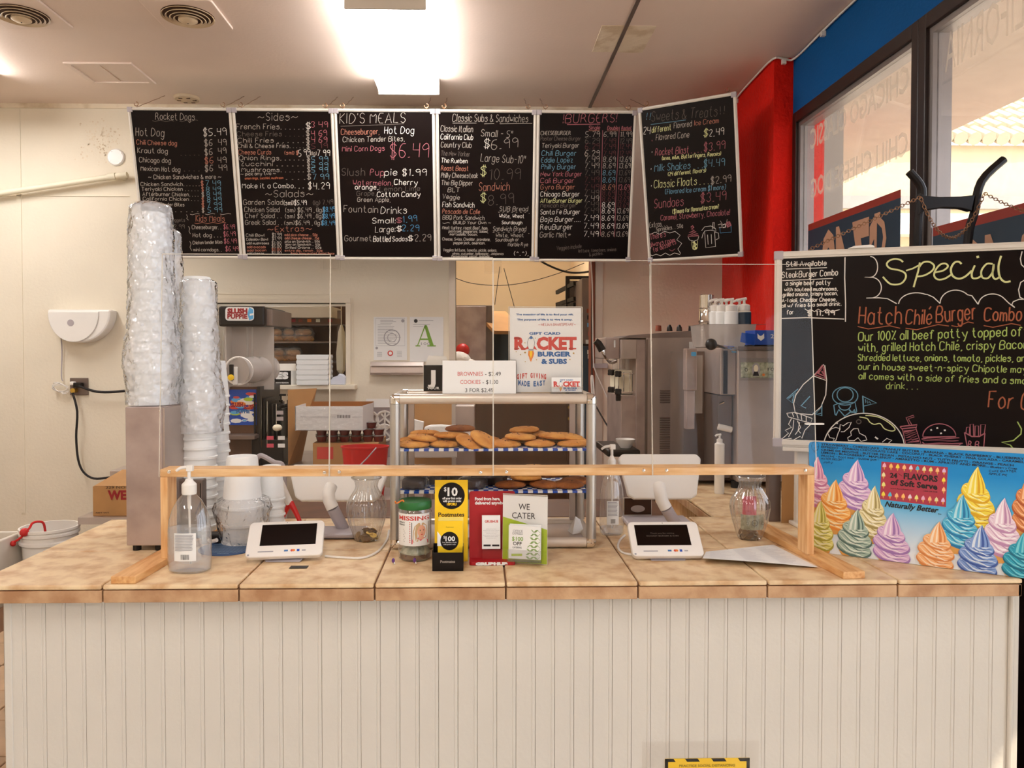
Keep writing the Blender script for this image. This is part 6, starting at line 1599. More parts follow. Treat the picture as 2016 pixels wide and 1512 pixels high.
g2 = 'cookies on the lower shelf'; gl2 = 'dark baked cookie under wrap on the lower shelf of the bakery case'
for px, dy, lay, k, tl in ((1005, .06, 0, 2, 0), (1035, .08, 1.2, 0, .05), (1038, .14, 0, 2, 0), (1072, .06, 0, 2, -.05), (1078, .14, 1.2, 2, 0), (1118, .06, 0, 2, 0), (1050, .16, 2, 0, 0), (1135, .13, 0, 2, 0)):
    cookie(px, 960, DY0 + .025 + dy, k, (RNG.uniform(-.05, .05), tl), gl2, g2, z0=S2 + .001 + lay * .0165)
def relabel(word):
    sel = [o for o in bpy.data.objects if o.name.startswith('cookie') and o.get('group') == word]
    rows = {}
    for o in sel: rows.setdefault((o.location.y > DY0 + .135, round((o.location.z - (S1 if 'upper' in word else S2)) / .0165)), []).append(o)
    for (back, lay), os_ in rows.items():
        os_.sort(key=lambda o: o.location.x)
        for i, o in enumerate(os_):
            o['label'] = '%s cookie from the left, %s row, %s, %s shelf' % (ORD[i + 1], 'back' if back else 'front', ('bottom layer', 'second layer', 'top layer', 'top layer')[min(lay, 3)], 'upper' if 'upper' in word else 'lower wrapped')


relabel(g1); relabel(g2)
# wrapped brownies
for i, (px, dy, lz) in enumerate(((815, .06, 0), (822, .07, .034), (860, .15, 0), (905, .14, 0), (930, .06, 0), (952, .08, .03), (975, .14, 0))):
    Y = DY0 + .02 + dy; x = P(px, 950, Y).x; z = S2 + .002 + lz; r = RNG.uniform(-.3, .3)
    tb = thing('wrapped_brownie', 'dark film-wrapped brownie, ' + ['front left bottom', 'front left top', 'second in the back row', 'third in the back row', 'front right bottom', 'front right top', 'last in the back row'][i] + ', lower shelf', 'brownie', (x, Y, z), 'wrapped brownies on the lower shelf')
    fr = Fr((x, Y, z), (math.cos(r), math.sin(r), 0), (-math.sin(r), math.cos(r), 0))
    part('brownie', MB('brownie').prism(fr, rrect(-.034, .034, -.034, .034, .008), 0, .026), tb, bevel=.004)
    m = MB('clear_plastic'); m.lathe([(.040, 0), (.046, .008), (.044, .024), (.034, .031), (.001, .034)], (x, Y, z - .001), 30, fn=lambda a, zz: 1.05 + .12 * noise.noise(V((math.cos(a) * 3 + i, math.sin(a) * 3, zz * 80)))); part('film', m, tb)
# tissue inside, lower right
m = MB('paper'); a = P(1140, 1020, DY0 + .1)
m.add([(a.x - .02, a.y, TOP + .02), (a.x + .02, a.y + .03, TOP + .02), (a.x - .01, a.y + .01, TOP + .075), (a.x - .03, a.y + .05, TOP + .02), (a.x + .008, a.y + .03, TOP + .06)], [(0, 1, 2), (0, 2, 3), (1, 4, 2), (2, 4, 3)])
single('crumpled_tissue', m, 'crumpled tissue lying in the bottom of the bakery case', 'tissue')

# ---------------------------------------------------------------- on top of the case
ZT = DZ1 + .0005
f, wd, hg = frame_px((871, 777), (1016, 777), (872, 711), 2.275)
f = Fr((f.o.x, 2.275, ZT), (1, 0, 0), (0, .12, 1)); hg = .099
t = thing('price_sign', 'white card listing brownies and cookies prices on top of the bakery case', 'sign', f.pt(wd / 2, 0))
part('card', MB('paper').fbox(f, 0, wd, 0, hg, -.003, 0), t)
m = MB('ink_red'); tpx(m, f, 'BROWNIES', 901, 740, 951, 8, d=.0004); tpx(m, f, 'COOKIES', 906, 756, 946, 8, d=.0004)
m.use('ink'); tpx(m, f, '- $2.49', 955, 740, 986, 8, d=.0004); tpx(m, f, '- $1.00', 950, 756, 981, 8, d=.0004); tpx(m, f, '3 FOR $2.49', 916, 772, 971, 8, d=.0004)
part('lettering', m, t)
part('card_holder', MB('acrylic').fbox(f, -.002, wd + .002, -.0, hg + .003, -.006, -.005), t)


def rocket_logo(m, f, M, sc=1.0, tiny=False):
    """lettering and rocket emblem; M maps enlarged-photo units (region origin 890,500, 5.4x) to photo pixels"""
    def tt(s, x0, y, x1, h, c, bold=.05, d=.0006):
        a_ = f.px(*M(x0, y)); b_ = f.px(*M(x1, y)); c_ = f.px(*M(x0, y - h)); m.use(c); type_(m, f, s, a_[0], a_[1], b_[0], c_[1] - a_[1], bold=bold, d=d)
    tt('GIFT CARD', 820, 858, 1152, 26, 'ink_blue', .04)
    tt('R', 662, 1012, 782, 124, 'ink_red', .055); tt('CKET', 898, 1012, 1325, 124, 'ink_red', .055)
    for x0, x1 in ((660, 715), (740, 790), (1240, 1320)):
        m.use('ink_red'); m.poly(f, [f.px(*M(x0, 1014)), f.px(*M(x1, 1014)), f.px(*M(x1, 1000)), f.px(*M(x0, 1000))], .0006)
    m.poly(f, [f.px(*M(658, 905)), f.px(*M(720, 905)), f.px(*M(720, 888)), f.px(*M(658, 888))], .0006)
    tt('BURGER', 910, 1088, 1265, 48, 'ink_blue', .05)
    if not tiny: tt('& SUBS', 948, 1165, 1222, 48, 'ink_blue', .05)
    else: tt('& SUBS', 948, 1130, 1222, 30, 'ink_blue', .05)
    E = lambda pts, c, d: m.use(c).poly(f, [f.px(*M(x, y)) for x, y in pts], d)
    body = [(840, 870), (865, 900), (876, 940), (870, 985), (862, 1010), (818, 1010), (808, 985), (803, 940), (815, 900)]
    E([(x + (x - 839) * .1, y + (y - 940) * .04) for x, y in body][::-1], 'ink', .0007)
    E(body[::-1], 'paper', .0008)
    E([(840, 870), (818, 898), (862, 898)], 'ink_blue', .0009); E([(818, 898), (840, 905), (862, 898)], 'ink_blue', .0009)
    E([(806, 975), (770, 1020), (815, 1008)], 'ink_red', .0007); E([(874, 975), (865, 1008), (905, 1020)][::1], 'ink_red', .0007)
    E([(815, 1010), (812, 1026), (868, 1026), (865, 1010)], 'ink_grey', .0008)
    E([(812, 1030), (808, 1075), (820, 1100), (824, 1120), (838, 1150), (852, 1115), (862, 1095), (872, 1060), (866, 1030)], 'orange', .0007)
    E([(826, 1030), (824, 1070), (838, 1110), (852, 1068), (852, 1030)], 'yellow_card', .0008)
    for x, y, r in ((775, 945, 8), (885, 895, 8), (682, 1040, 7), (728, 1070, 9), (776, 1048, 14), (898, 1125, 8), (1292, 1056, 14), (1252, 1122, 9), (778, 1145, 7)):
        pts = []
        for k in range(10):
            rr = r if k % 2 == 0 else r * .45; a_ = PI / 2 + k * PI / 5; pts.append((x + rr * math.cos(a_), y - rr * math.sin(a_)))
        E(pts, 'gold', .0006)


MG = lambda x, y: (890 + x / 5.4, 500 + y / 5.4)
GYY = 2.30
a = P(1002, 776, GYY); b = P(1147, 776, GYY); c = P(1002, 606, GYY)
f = Fr(V((a.x, GYY, ZT)), (1, 0, 0), (0, .06, 1)); wd = b.x - a.x; hg = c.z - ZT + .004
t = thing('gift_card_poster', 'white upright gift card poster in a clear stand on the bakery case', 'poster', f.pt(wd / 2, 0))
part('sheet', MB('paper').fbox(f, .003, wd - .003, .003, hg - .003, -.003, 0), t)
m = MB('ink_blue')
def tg(s, x0, y, x1, h, c, bold=.02, slant=0.0, d=.0006):
    a_ = f.px(*MG(x0, y)); b_ = f.px(*MG(x1, y)); c_ = f.px(*MG(x0, y - h)); m.use(c); type_(m, f, s, a_[0], a_[1], b_[0], c_[1] - a_[1], bold=bold, slant=slant, d=d)
tg('The meaning of life is to find your gift.', 680, 652, 1292, 18, 'ink_blue', .035); tg('The purpose of life is to give it away.', 690, 706, 1280, 18, 'ink_blue', .035)
m.use('ink_red'); hpx(m, f, '~WILLIAM SHAKESPEARE~', 915, 764, 1312, 762, 26, .0009, MG, slant=.3, d=.0006)
rocket_logo(m, f, MG)
# arched words
for s, x0, x1, y, h, cc, sg in (('GIFT GIVING', 685, 1002, 1322, 50, 'ink_red', 1), ('MADE EASY', 698, 992, 1400, 52, 'ink_blue', -1)):
    n = len(s); wch = (x1 - x0) / n
    for i, ch in enumerate(s):
        if ch == ' ': continue
        u = (i + .5) / n * 2 - 1; yy = y + sg * 20 * (u * u) * .8 - (6 if sg > 0 else -6)
        tg(ch, x0 + i * wch + (wch * .12 if ch != 'I' else wch * .35), yy, x0 + (i + 1) * wch - (wch * .06 if ch != 'I' else wch * .35), h, cc, .05)
part('lettering', m, t)
part('clear_stand', MB('acrylic').fbox(f, 0, wd, 0, hg, .0015, .002).box(a.x, b.x, GYY - .02, GYY + .06, ZT, ZT + .002), t)
part('stand_edge', MB('acrylic_edge').fbox(f, -.001, .001, 0, hg, -.004, .002).fbox(f, wd - .001, wd + .001, 0, hg, -.004, .002).fbox(f, 0, wd, hg - .001, hg + .001, -.004, .002), t)
# small card holder
a = P(1084, 776, 2.265); b = P(1148, 776, 2.265)
f = Fr(V((a.x, 2.268, ZT + .003)), (1, 0, 0), (0, .25, 1)); wd = b.x - a.x
t = thing('card_holder', 'small clear holder with gift cards in front of the gift card poster', 'card holder', f.pt(wd / 2, 0))
part('cards', MB('paper').fbox(f, .004, wd - .004, .002, .046, -.006, 0), t)
m = MB('ink_blue')
MG2 = lambda x, y: (1084 + 5 + (x - 650) * (wd * 0 + 54) / 690, 747 + (y - 830) * 25 / 330)
rocket_logo(m, f, MG2, tiny=True)
part('lettering', m, t)
part('holder', MB('clear_plastic').fbox(f, 0, wd, 0, .016, .004, .006).box(a.x, b.x, 2.26, 2.30, ZT, ZT + .002), t)
part('holder_edge', MB('acrylic_edge').fbox(f, 0, wd, .015, .0165, .0035, .0065), t)


def carton(x0, x1, y0, y1, z0, z1, label, letter, foot, lx, fx, side=None):
    """four-pack drink carton"""
    t = thing('drink_carton', label, 'carton', ((x0 + x1) / 2, (y0 + y1) / 2, z0))
    part('front', MB('black').box(x0 + (.0), x1, y0, y0 + .002, z0, z1), t)
    part('side', MB('white').box(x0 - .001, x0, y0, y1, z0, z1).box(x1, x1 + .001, y0, y1, z0, z1), t)
    part('back', MB('black').box(x0, x1, y1 - .002, y1, z0, z1), t)
    fr = Fr((x0, (y0 + y1) / 2, z1), (1, 0, 0), (0, 0, 1)); W_ = x1 - x0
    part('handle_flap', MB('white').prism(fr, [(0, -.01), (W_, -.01), (W_ * .8, .028), (W_ * .15, .03)], -.001, .001), t)
    m = MB('paper'); fr = Fr((x0, y0 - .0006, z0), (1, 0, 0), (0, 0, 1)); H = z1 - z0
    type_(m, fr, letter, W_ * lx[0], H * .30, W_ * lx[1], H * .48, bold=.06); type_(m, fr, foot, W_ * fx[0], H * .08, W_ * fx[1], H * .09, bold=.03)
    part('lettering', m, t)


a = P(834, 776, 2.40); b = P(869, 719, 2.40)
carton(a.x, b.x + .03, 2.40, 2.47, ZT, b.z, 'black four-pack carton with a big letter J on the bakery case', 'J', 'YOUR', (.16, .44), (.12, .58))
# towel roll tops seen behind (white crumple)
# ---------------------------------------------------------------- in front of the case
# jar
jx = P(817, 1050, 2.165).x; jr = .0465; jh = P(817, 992, 2.165).z - TOP
t = thing('tip_jar', 'clear plastic collection jar with a green lid and a missing-person label', 'jar', (jx, 2.165, TOP))
part('glass', MB('bottle_plastic').lathe([(.001, .002), (jr * .9, .0005), (jr, .006), (jr * 1.02, .03), (jr * .97, .04), (jr, .05), (jr, jh * .82), (jr * 1.03, jh * .86), (jr * .93, jh * .92), (jr * .9, jh)], (jx, 2.165, TOP), 36), t)
m = MB('green_lid').lathe([(jr * .99, -.002), (jr * 1.02, 0), (jr * 1.02, .016), (jr * .98, .020), (jr * .7, .022), (.001, .022)], (jx, 2.165, TOP + jh - .008), 48, fn=lambda a, z: 1 + (.010 * (int(a / (2 * PI) * 48) % 2) if z < .016 else 0)); part('lid', m, t)
part('money', MB('bill').lathe([(.001, .003), (jr * .85, .003), (jr * .9, .02), (jr * .7, .034), (jr * .3, .04), (.001, .036)], (jx, 2.165, TOP + .002), 20, fn=lambda a, z: 1 + .12 * noise.noise(V((math.cos(a) * 3, math.sin(a) * 3, z * 80)))), t)
part('coins', MB('coin2').lathe([(.001, .003), (jr * .93, .004), (jr * .93, .016), (jr * .6, .02), (.001, .018)], (jx, 2.165, TOP + .002), 20), t)
# label curved round the front
z0, z1 = P(817, 1075, 2.12).z, P(817, 1012, 2.12).z; ns = 14
def jl(u, z, rr=1.03):   # u 0..1 across label
    a_ = -PI / 2 + (u - .5) * 2.25 - .03; return V((jx + jr * rr * math.cos(a_), 2.165 + jr * rr * math.sin(a_), z))
m = MB('paper'); vs = [jl(k / ns, z0) for k in range(ns + 1)] + [jl(k / ns, z1) for k in range(ns + 1)]
m.add(vs, [(k, k + 1, ns + 2 + k, ns + 1 + k) for k in range(ns)], True); part('label', m, t)
H = z1 - z0
class CurF:
    def __init__(s): s.n = V((0, -1, 0))
    def pt(s, a, b, d=0): return jl(a, z0 + b * H, 1.035 + d * 12)
cf = CurF(); m = MB('ink_red'); type_(m, cf, 'MISSING', .05, .80, .97, .13, bold=.03, d=0)
m.use('ink'); type_(m, cf, 'SERENITY', .06, .70, .28, .045, d=0, bold=.02); type_(m, cf, 'DENNARD', .06, .63, .27, .045, d=0, bold=.02)
for k in range(8): m.use('ink'); m.add([cf.pt(.06, .50 - k * .055), cf.pt(.24 + .06 * ((k * 7) % 3) / 3, .50 - k * .055), cf.pt(.24 + .06 * ((k * 7) % 3) / 3, .522 - k * .055), cf.pt(.06, .522 - k * .055)], [(0, 1, 2, 3)])
m.use('ink_red')
for k in range(12): m.add([cf.pt(.40, .72 - k * .055), cf.pt(.43, .72 - k * .055), cf.pt(.43, .745 - k * .055), cf.pt(.40, .745 - k * .055)], [(0, 1, 2, 3)])
part('lettering', m, t)
def cpoly(m, pts, d):
    c = (sum(p[0] for p in pts) / len(pts), sum(p[1] for p in pts) / len(pts)); n = len(pts)
    m.add([cf.pt(*c, d)] + [cf.pt(*p, d) for p in pts], [(0, i + 1, (i + 1) % n + 1) for i in range(n)])
EL = lambda cx, cy, rx, ry, n=18, t0=0, t1=2 * PI: [(cx + rx * math.cos(t0 + (t1 - t0) * i / n), cy + ry * math.sin(t0 + (t1 - t0) * i / n)) for i in range(n)]
m = MB('brownie'); cpoly(m, [(.46, .06), (.95, .06), (.95, .74), (.46, .74)], .0001)
m.use('pink'); cpoly(m, [(.47, .065), (.93, .065), (.92, .17), (.80, .26), (.62, .26), (.47, .20)], .0003)
m.use('hair_blond'); cpoly(m, [(.49, .12), (.50, .45), (.54, .62), (.64, .72), (.78, .72), (.88, .62), (.90, .45), (.86, .25), (.62, .14)], .0002)
m.use('skin'); cpoly(m, EL(.73, .46, .115, .19), .0004); cpoly(m, [(.66, .2), (.78, .2), (.78, .34), (.66, .34)], .00035)
m.use('hair_blond'); cpoly(m, [(.57, .15), (.54, .40), (.58, .62), (.66, .69), (.66, .60), (.61, .50), (.615, .3)], .0005)
m.use('ink'); cpoly(m, EL(.69, .49, .016, .014, 8), .0006); cpoly(m, EL(.78, .49, .016, .014, 8), .0006)
m.use('ink_red'); cpoly(m, EL(.735, .36, .035, .014, 10), .0006); m.use('tile_edge'); cpoly(m, EL(.735, .42, .012, .012, 8), .0006)
part('photo', m, t)
m = MB('orange').tube([V((jx - .040 + .012 * math.cos(k * .5), 2.13 + .008 * math.sin(k * .5), TOP + jh + .012 + .004 * math.sin(k))) for k in range(8)], .0022, 5); part('ribbon', m, t)
for x, zz, c in ((jx - .055, .0, 'purple'), (jx + .004, .0, 'purple')):
    tt = thing('hair_clip', 'small purple and white clip leaning on the collection jar, ' + ('left side' if x < jx - .03 else 'in front'), 'clip', (x, 2.105, TOP), 'clips at the jar foot')
    part('bow', MB('purple').ball((x, 2.105, TOP + .010), .0045, 10, sz=1.5), tt); part('arm', MB('white_plastic').bar((x, 2.11, TOP + .014), (x + .004, 2.10, TOP + .001), .003, .002), tt)

# yellow stand
Yy = 2.10
a = P(857, 1100, Yy); b = P(921, 1100, Yy)
f = Fr(V((a.x, Yy + .02, TOP)), (1, 0, 0), (0.01, .10, 1)); hg = f.px(860, 945)[1]; x1_ = f.px(921, 1000)[0]; x0_ = f.px(856, 1000)[0]
t = thing('coupon_stand', 'yellow coupon stand with black card box between the jar and the red stand', 'stand', f.pt(.03, 0))
part('back_card', MB('yellow_card').fbox(f, x0_, x1_, .002, hg, -.002, 0), t)
m = MB('black'); c = f.px(889, 976); r = f.px(915, 976)[0] - c[0]; disc(m, f, c[0], c[1], r, .0004, 40)
m.use('paper'); tpx(m, f, '10', 881, 976, 901, 16, bold=.03, d=.0008); tpx(m, f, '$', 874, 967, 879, 8, bold=.02, d=.0008)
tpx(m, f, 'off your first order', 871, 983, 909, 4.2, bold=.03, d=.0008); tpx(m, f, 'with promo code:', 872, 988.5, 908, 4.2, bold=.03, d=.0008)
m.use('yellow_card'); tpx(m, f, '10FORU', 880, 995, 899, 5, bold=.04, d=.0008)
m.use('ink'); tpx(m, f, 'Postmates', 863, 1017, 914, 8, bold=.02, d=.0005)
part('print', m, t)
f2 = Fr(V((a.x, 2.065, TOP + .02)), (1, 0, 0), (0, .10, 1)); u0 = f2.px(862, 1050)[0]; u1 = f2.px(911, 1050)[0]; h2 = f2.px(880, 1026)[1]
for k in range(3):
    part('coupon', MB('yellow_pale' if k else 'yellow_card').fbox(f2, u0 + k * .0006, u1 + k * .0006, 0, h2 + k * .0045, -.006 * k - .002, -.006 * k), t)
m = MB('paper'); q = lambda x, y: f2.px(x, y)
m.poly(f2, [q(861, 1075), q(870, 1075), q(868, 1055), q(861, 1046)], .0004)
m.use('black'); c = q(885, 1065); r = q(903, 1065)[0] - c[0]; m.poly(f2, [(c[0] + r * math.cos(k * PI / 14), c[1] + r * math.sin(k * PI / 14)) for k in range(28)], .0006)
m.use('paper'); tpx(m, f2, '100', 877, 1065, 896, 9, bold=.03, d=.0009); tpx(m, f2, '$', 873, 1060, 876, 5, d=.0009); tpx(m, f2, 'free delivery credit', 871, 1069, 899, 2.6, d=.0009); tpx(m, f2, 'with promo code', 873, 1073, 897, 2.6, d=.0009)
m.use('ink'); tpx(m, f2, 'Postmates', 878, 1038.5, 893, 1.6, d=.0009)
part('coupon_print', m, t)
a = P(851, 1125, 2.035); b = P(912, 1125, 2.035); zt = P(880, 1088, 2.035).z
m = MB('black'); th = .002
m.box(a.x, b.x, 2.035, 2.035 + th, TOP, zt).box(a.x, a.x + th, 2.035, 2.09, TOP, zt + .006).box(b.x - th, b.x, 2.035, 2.09, TOP, zt + .006).box(a.x, b.x, 2.088, 2.09, TOP, zt + .012).box(a.x, b.x, 2.035, 2.12, TOP, TOP + .002)
part('card_box', m, t, bevel=.0008)
m = MB('chalk'); fb = Fr((a.x, 2.0345, TOP), (1, 0, 0), (0, 0, 1)); tpx(m, fb, 'Postmates', 867, 1108, 896, 5, bold=.02, d=.0005); part('box_print', m, t)

# red stand
f = Fr(V((P(924, 1109, 2.11).x, 2.13, TOP + .012)), (1, 0, 0), (0, .12, 1)); g_ = lambda x, y: f.px(x, y)
x0_ = g_(924, 1000)[0]; x1_ = g_(1014, 1000)[0]; hg = g_(940, 967)[1]
t = thing('brochure_stand', 'glossy red brochure stand with a white leaflet beside the yellow stand', 'stand', f.pt(x1_ / 2, 0))
part('back', MB('red_card').prism(f, rrect(x0_, x1_, -.005, hg, .006), -.003, 0), t, bevel=.001)
fr = Fr((0, 0, TOP), (1, 0, 0), (0, 1, 0)); part('lip', MB('red_card').prism(fr, rrect(P(924, 1109, 2.1).x, P(1014, 1109, 2.1).x, 2.085, 2.135, .008), .0005, .010), t, bevel=.001)
m = MB('paper'); tpx(m, f, 'Food from here,', 935, 985, 985, 6, bold=.04, d=.0005); tpx(m, f, 'delivered anywhere', 935, 993, 1000, 6, bold=.04, d=.0005)
fl_ = Fr((0, 2.0845, TOP), (1, 0, 0), (0, 0, 1)); type_(m, fl_, 'GRUBHUB', P(936, 1109, 2.085).x, .0015, P(1000, 1109, 2.085).x, .007, bold=.09, d=.0005)
part('lettering', m, t)
f3 = Fr(f.o + V((0, -.022, .02)), (1, .02, 0), (0, .1, 1)); g3 = lambda x, y: f3.px(x, y)
u0 = g3(949, 1050)[0]; u1 = g3(985, 1050)[0]; v0 = g3(949, 1081)[1]; v1 = g3(949, 1015)[1]
part('leaflet', MB('paper').fbox(f3, u0, u1, v0, v1, -.008, 0), t)
m = MB('ink_red'); tpx(m, f3, 'GRUBHUB', 954.5, 1029, 981, 5, bold=.02, d=.0005)
m.use('ink_grey')
for k in range(7): y = 1042 + k * 3; ww = 10 + 3 * ((k * 5) % 3); tpx(m, f3, 'delivery from here', 967 - ww, y, 967 + ww, 1.3, d=.0005)
m.use('ink'); rectpx(m, f3, 952, 1072, 966, 1075.5, .0006); rectpx(m, f3, 969, 1072, 983, 1075.5, .0006)
part('leaflet_print', m, t)
part('pocket', MB('red_dark').fbox(f, g_(950, 1094)[0], g_(990, 1094)[0], -.004, .022, .012, .014), t)

# catering stand
a = P(989, 1095, 2.115); b = P(1077, 1104, 2.085); c = P(990, 973, 2.125)
f = Fr(V((a.x, 2.115, TOP + .001)), V((b.x - a.x, -.03, 0)), V((0, .05, 1))); g_ = lambda x, y: f.px(x, y)
wd = (b - a).length; hg = g_(991, 974)[1]
t = thing('catering_stand', 'white and lime catering card stand with a clear pocket of coupons', 'stand', f.pt(wd / 2, 0))
part('card', MB('paper').fbox(f, 0, wd, 0, hg, -.002, 0), t)
m = MB('lime'); m.poly(f, [(0.0005, .001), (wd - .0005, .001), (wd - .0005, g_(1077, 1043)[1]), (.0005, g_(990, 1017)[1])], .0004)
m.use('ink'); tpx(m, f, 'WE', 1021, 1003, 1043, 12, d=.0008); tpx(m, f, 'CATER', 1008, 1020, 1054, 12, d=.0008); part('print', m, t)
part('clear_back', MB('acrylic').fbox(f, -.001, wd + .001, 0, hg + .003, .0012, .002), t)
part('stand_edge', MB('acrylic_edge').fbox(f, 0, wd, hg + .002, hg + .004, -.001, .003), t)
f4 = Fr(f.o + V((0, -.028, .006)), f.u, V((0, .06, 1))); g4 = lambda x, y: f4.px(x, y)
u0, v0 = g4(1001, 1099); u1, v1 = g4(1064, 1037)
part('coupon', MB('paper').fbox(f4, u0, u1, v0, v1, -.004, 0).fbox(f4, u0 + .001, u1 + .001, v0, v1 + .003, -.010, -.006), t)
m = MB('ink_grey'); tpx(m, f4, 'OFFICE', 1010, 1047, 1029, 4.5, d=.0005, bold=.01); tpx(m, f4, 'EXPRESS', 1009, 1052, 1029, 4.5, d=.0005, bold=.01)
m.use('ink_green'); tpx(m, f4, '$100', 1008, 1064, 1030, 8, d=.0005, bold=.01); m.use('ink'); tpx(m, f4, 'OFF', 1010, 1073, 1027, 7, d=.0005, bold=.01); tpx(m, f4, 'CATERING', 1009, 1079, 1027, 3.5, d=.0005)
m.use('lime'); rectpx(m, f4, 1007, 1090, 1028, 1094.5, .0005)
# woven line pattern
A_ = (u1 - u0); B_ = (v1 - v0); m.use('ink_green')
for gx in range(6):
    for gy in range(9):
        cx = u0 + A_ * (.62 + gx * .12 - gy * .0); cy = v0 + B_ * (.05 + gy * .115)
        lim = u0 + A_ * (.50 + .03 * gy) if gy < 8 else u0 + A_ * .78
        for k in range(4):
            s = 1 if (gx + gy) % 2 else -1; o = (k - 1.5) * .0017
            p0 = (cx - .0035 + o * .7, cy - .0035 * s - o * .7 * s * -1); p1 = (cx + .0035 + o * .7, cy + .0035 * s - o * .7 * s * -1)
            p0 = (cx - .0034 + o, cy - .0034 * s); p1 = (cx + .0034 + o, cy + .0034 * s)
            if min(p0[0], p1[0]) > lim and max(p0[0], p1[0]) < u1 - .0005 and max(p0[1], p1[1]) < v1 - .0005 and min(p0[1], p1[1]) > v0 + .0005: strokes(m, f4, [p0, p1], .0008, .0005)
part('coupon_print', m, t)
part('pocket', MB('clear_plastic').fbox(f4, u0 - .002, u1 + .003, v0 - .006, v0 + B_ * .28, .003, .005).fbox(f4, u0 - .002, u1 + .003, v0 - .008, v0 - .005, -.012, .005), t)
# ---------------------------------------------------------------- behind the counter, left
# sink / bin with bucket
t = thing('utility_sink', 'white sink basin beyond the left end of the counter', 'sink', (-2.0, 3.15, .9))
a = P(50, 1045, 3.3)
m = MB('white_metal'); m.box(-2.6, a.x, 3.28, 3.30, .62, a.z).box(-2.6, a.x, 2.88, 2.90, .62, a.z - .0).box(a.x - .02, a.x, 2.9, 3.28, .62, a.z).box(-2.6, a.x, 2.88, 3.30, .60, .62)
part('basin', m, t, bevel=.005)
for x in (-2.5, a.x - .05):
    for y in (2.92, 3.26): part('leg', MB('steel').cyl((x, y, 0), (x, y, .6), .02), t)
bc = P(98, 1045, 3.3)
br = P(152, 1040, 3.3).x - bc.x
t = thing('bucket', 'white plastic bucket with a red cord tied to its handle', 'bucket', (bc.x, 3.3, .70))
zt = P(98, 1040, 3.3).z
m = MB('white_plastic').lathe([(br * .82, 0), (br * .9, .18), (br * .93, zt - .76), (br * .99, zt - .755), (br * .99, zt - .745), (br * .93, zt - .74), (br * .93, zt - .725), (br * .99, zt - .72), (br * .99, zt - .71), (br * .95, zt - .705), (br * 1.0, zt - .70), (br * 1.0, zt - .69), (br * .93, zt - .69), (br * .85, .02), (.001, .02)], (bc.x, 3.3, .70 - .0), 36)
part('body', m, t)
part('cord', MB('red').tube([P(17, 1072, 3.2), P(30, 1066, 3.2), P(45, 1055, 3.2), P(50, 1046, 3.2), P(58, 1040, 3.22), P(64, 1030, 3.24), P(76, 1027, 3.26), P(86, 1031, 3.28), P(90, 1052, 3.3)], .005, 7).ball(P(48, 1048, 3.19), .018, 8).ball(P(26, 1070, 3.2), .012, 8), t)
part('support', MB('steel').box(bc.x - .25, bc.x + .25, 3.1, 3.5, .66, .70), t)
# cardboard box
a = P(183, 1016, 3.35); b = P(290, 957, 3.35)
t = thing('cardboard_box', 'brown cardboard box with red lettering behind the steel dispenser', 'box', ((a.x + b.x) / 2, 3.5, a.z))
part('carton', MB('cardboard').box(a.x, b.x, 3.35, 3.65, a.z, b.z), t, bevel=.002)
fr = Fr((a.x, 3.35, b.z), (0.35, 0, 0), (0, .1, 0)); 
part('flap', MB('cardboard').add([(a.x + .004, 3.35, b.z + .001), (b.x, 3.35, b.z + .001), (b.x, 3.5, b.z + .05), (a.x + .06, 3.5, b.z + .05)], [(0, 1, 2, 3)]), t)
m = MB('red_dark'); f = Fr((a.x, 3.349, a.z), (1, 0, 0), (0, 0, 1)); tpx(m, f, 'WEB', 212, 983, 262, 17, bold=.05); m.use('ink'); tpx(m, f, '229 NORK', 208, 962, 262, 5, bold=.0)
tpx(m, f, 'NET WT', 189, 1011, 215, 3); part('lettering', m, t)
part('shelf_under', MB('steel').box(a.x - .05, b.x + .1, 3.32, 3.7, a.z - .03, a.z), t)

# ---------------------------------------------------------------- back work counter
KZ = .985
t = thing('work_counter', 'steel work counter along the back wall below the hatch', 'counter', (-.95, 4.75, 0))
part('top', MB('steel').box(-2.05, -.25, 4.25, 5.08, KZ - .04, KZ), t, bevel=.004)
for x in (-2.0, -.3):
    for y in (4.3, 5.04): part('leg', MB('steel').cyl((x, y, 0), (x, y, KZ - .04), .02), t)

# slush machine
SY = 4.35
a = P(427, 940, SY); b = P(500, 600, SY)
t = thing('slush_machine', 'slush drink machine with clear barrel and poster behind the cup stacks', 'drink machine', ((a.x + b.x) / 2, SY + .2, KZ))
x0 = P(432, 800, SY).x; x1 = P(521, 800, SY).x
part('column', MB('door_brown').box(x0, P(500, 800, SY).x, SY + .10, SY + .5, KZ, P(460, 762, SY + .1).z), t, bevel=.004)
part('side_panel', MB('black_plastic').box(P(500, 800, SY).x, P(506, 800, SY).x, SY + .06, SY + .5, KZ, P(460, 762, SY).z), t)
part('drip_shelf', MB('steel_dark').box(x0, P(503, 800, SY).x, SY - .02, SY + .12, P(0, 866, SY).z, P(0, 858, SY).z), t, bevel=.003)
part('base', MB('steel_dark').box(x0, P(503, 800, SY).x, SY + .02, SY + .3, KZ, KZ + .05), t, bevel=.004)
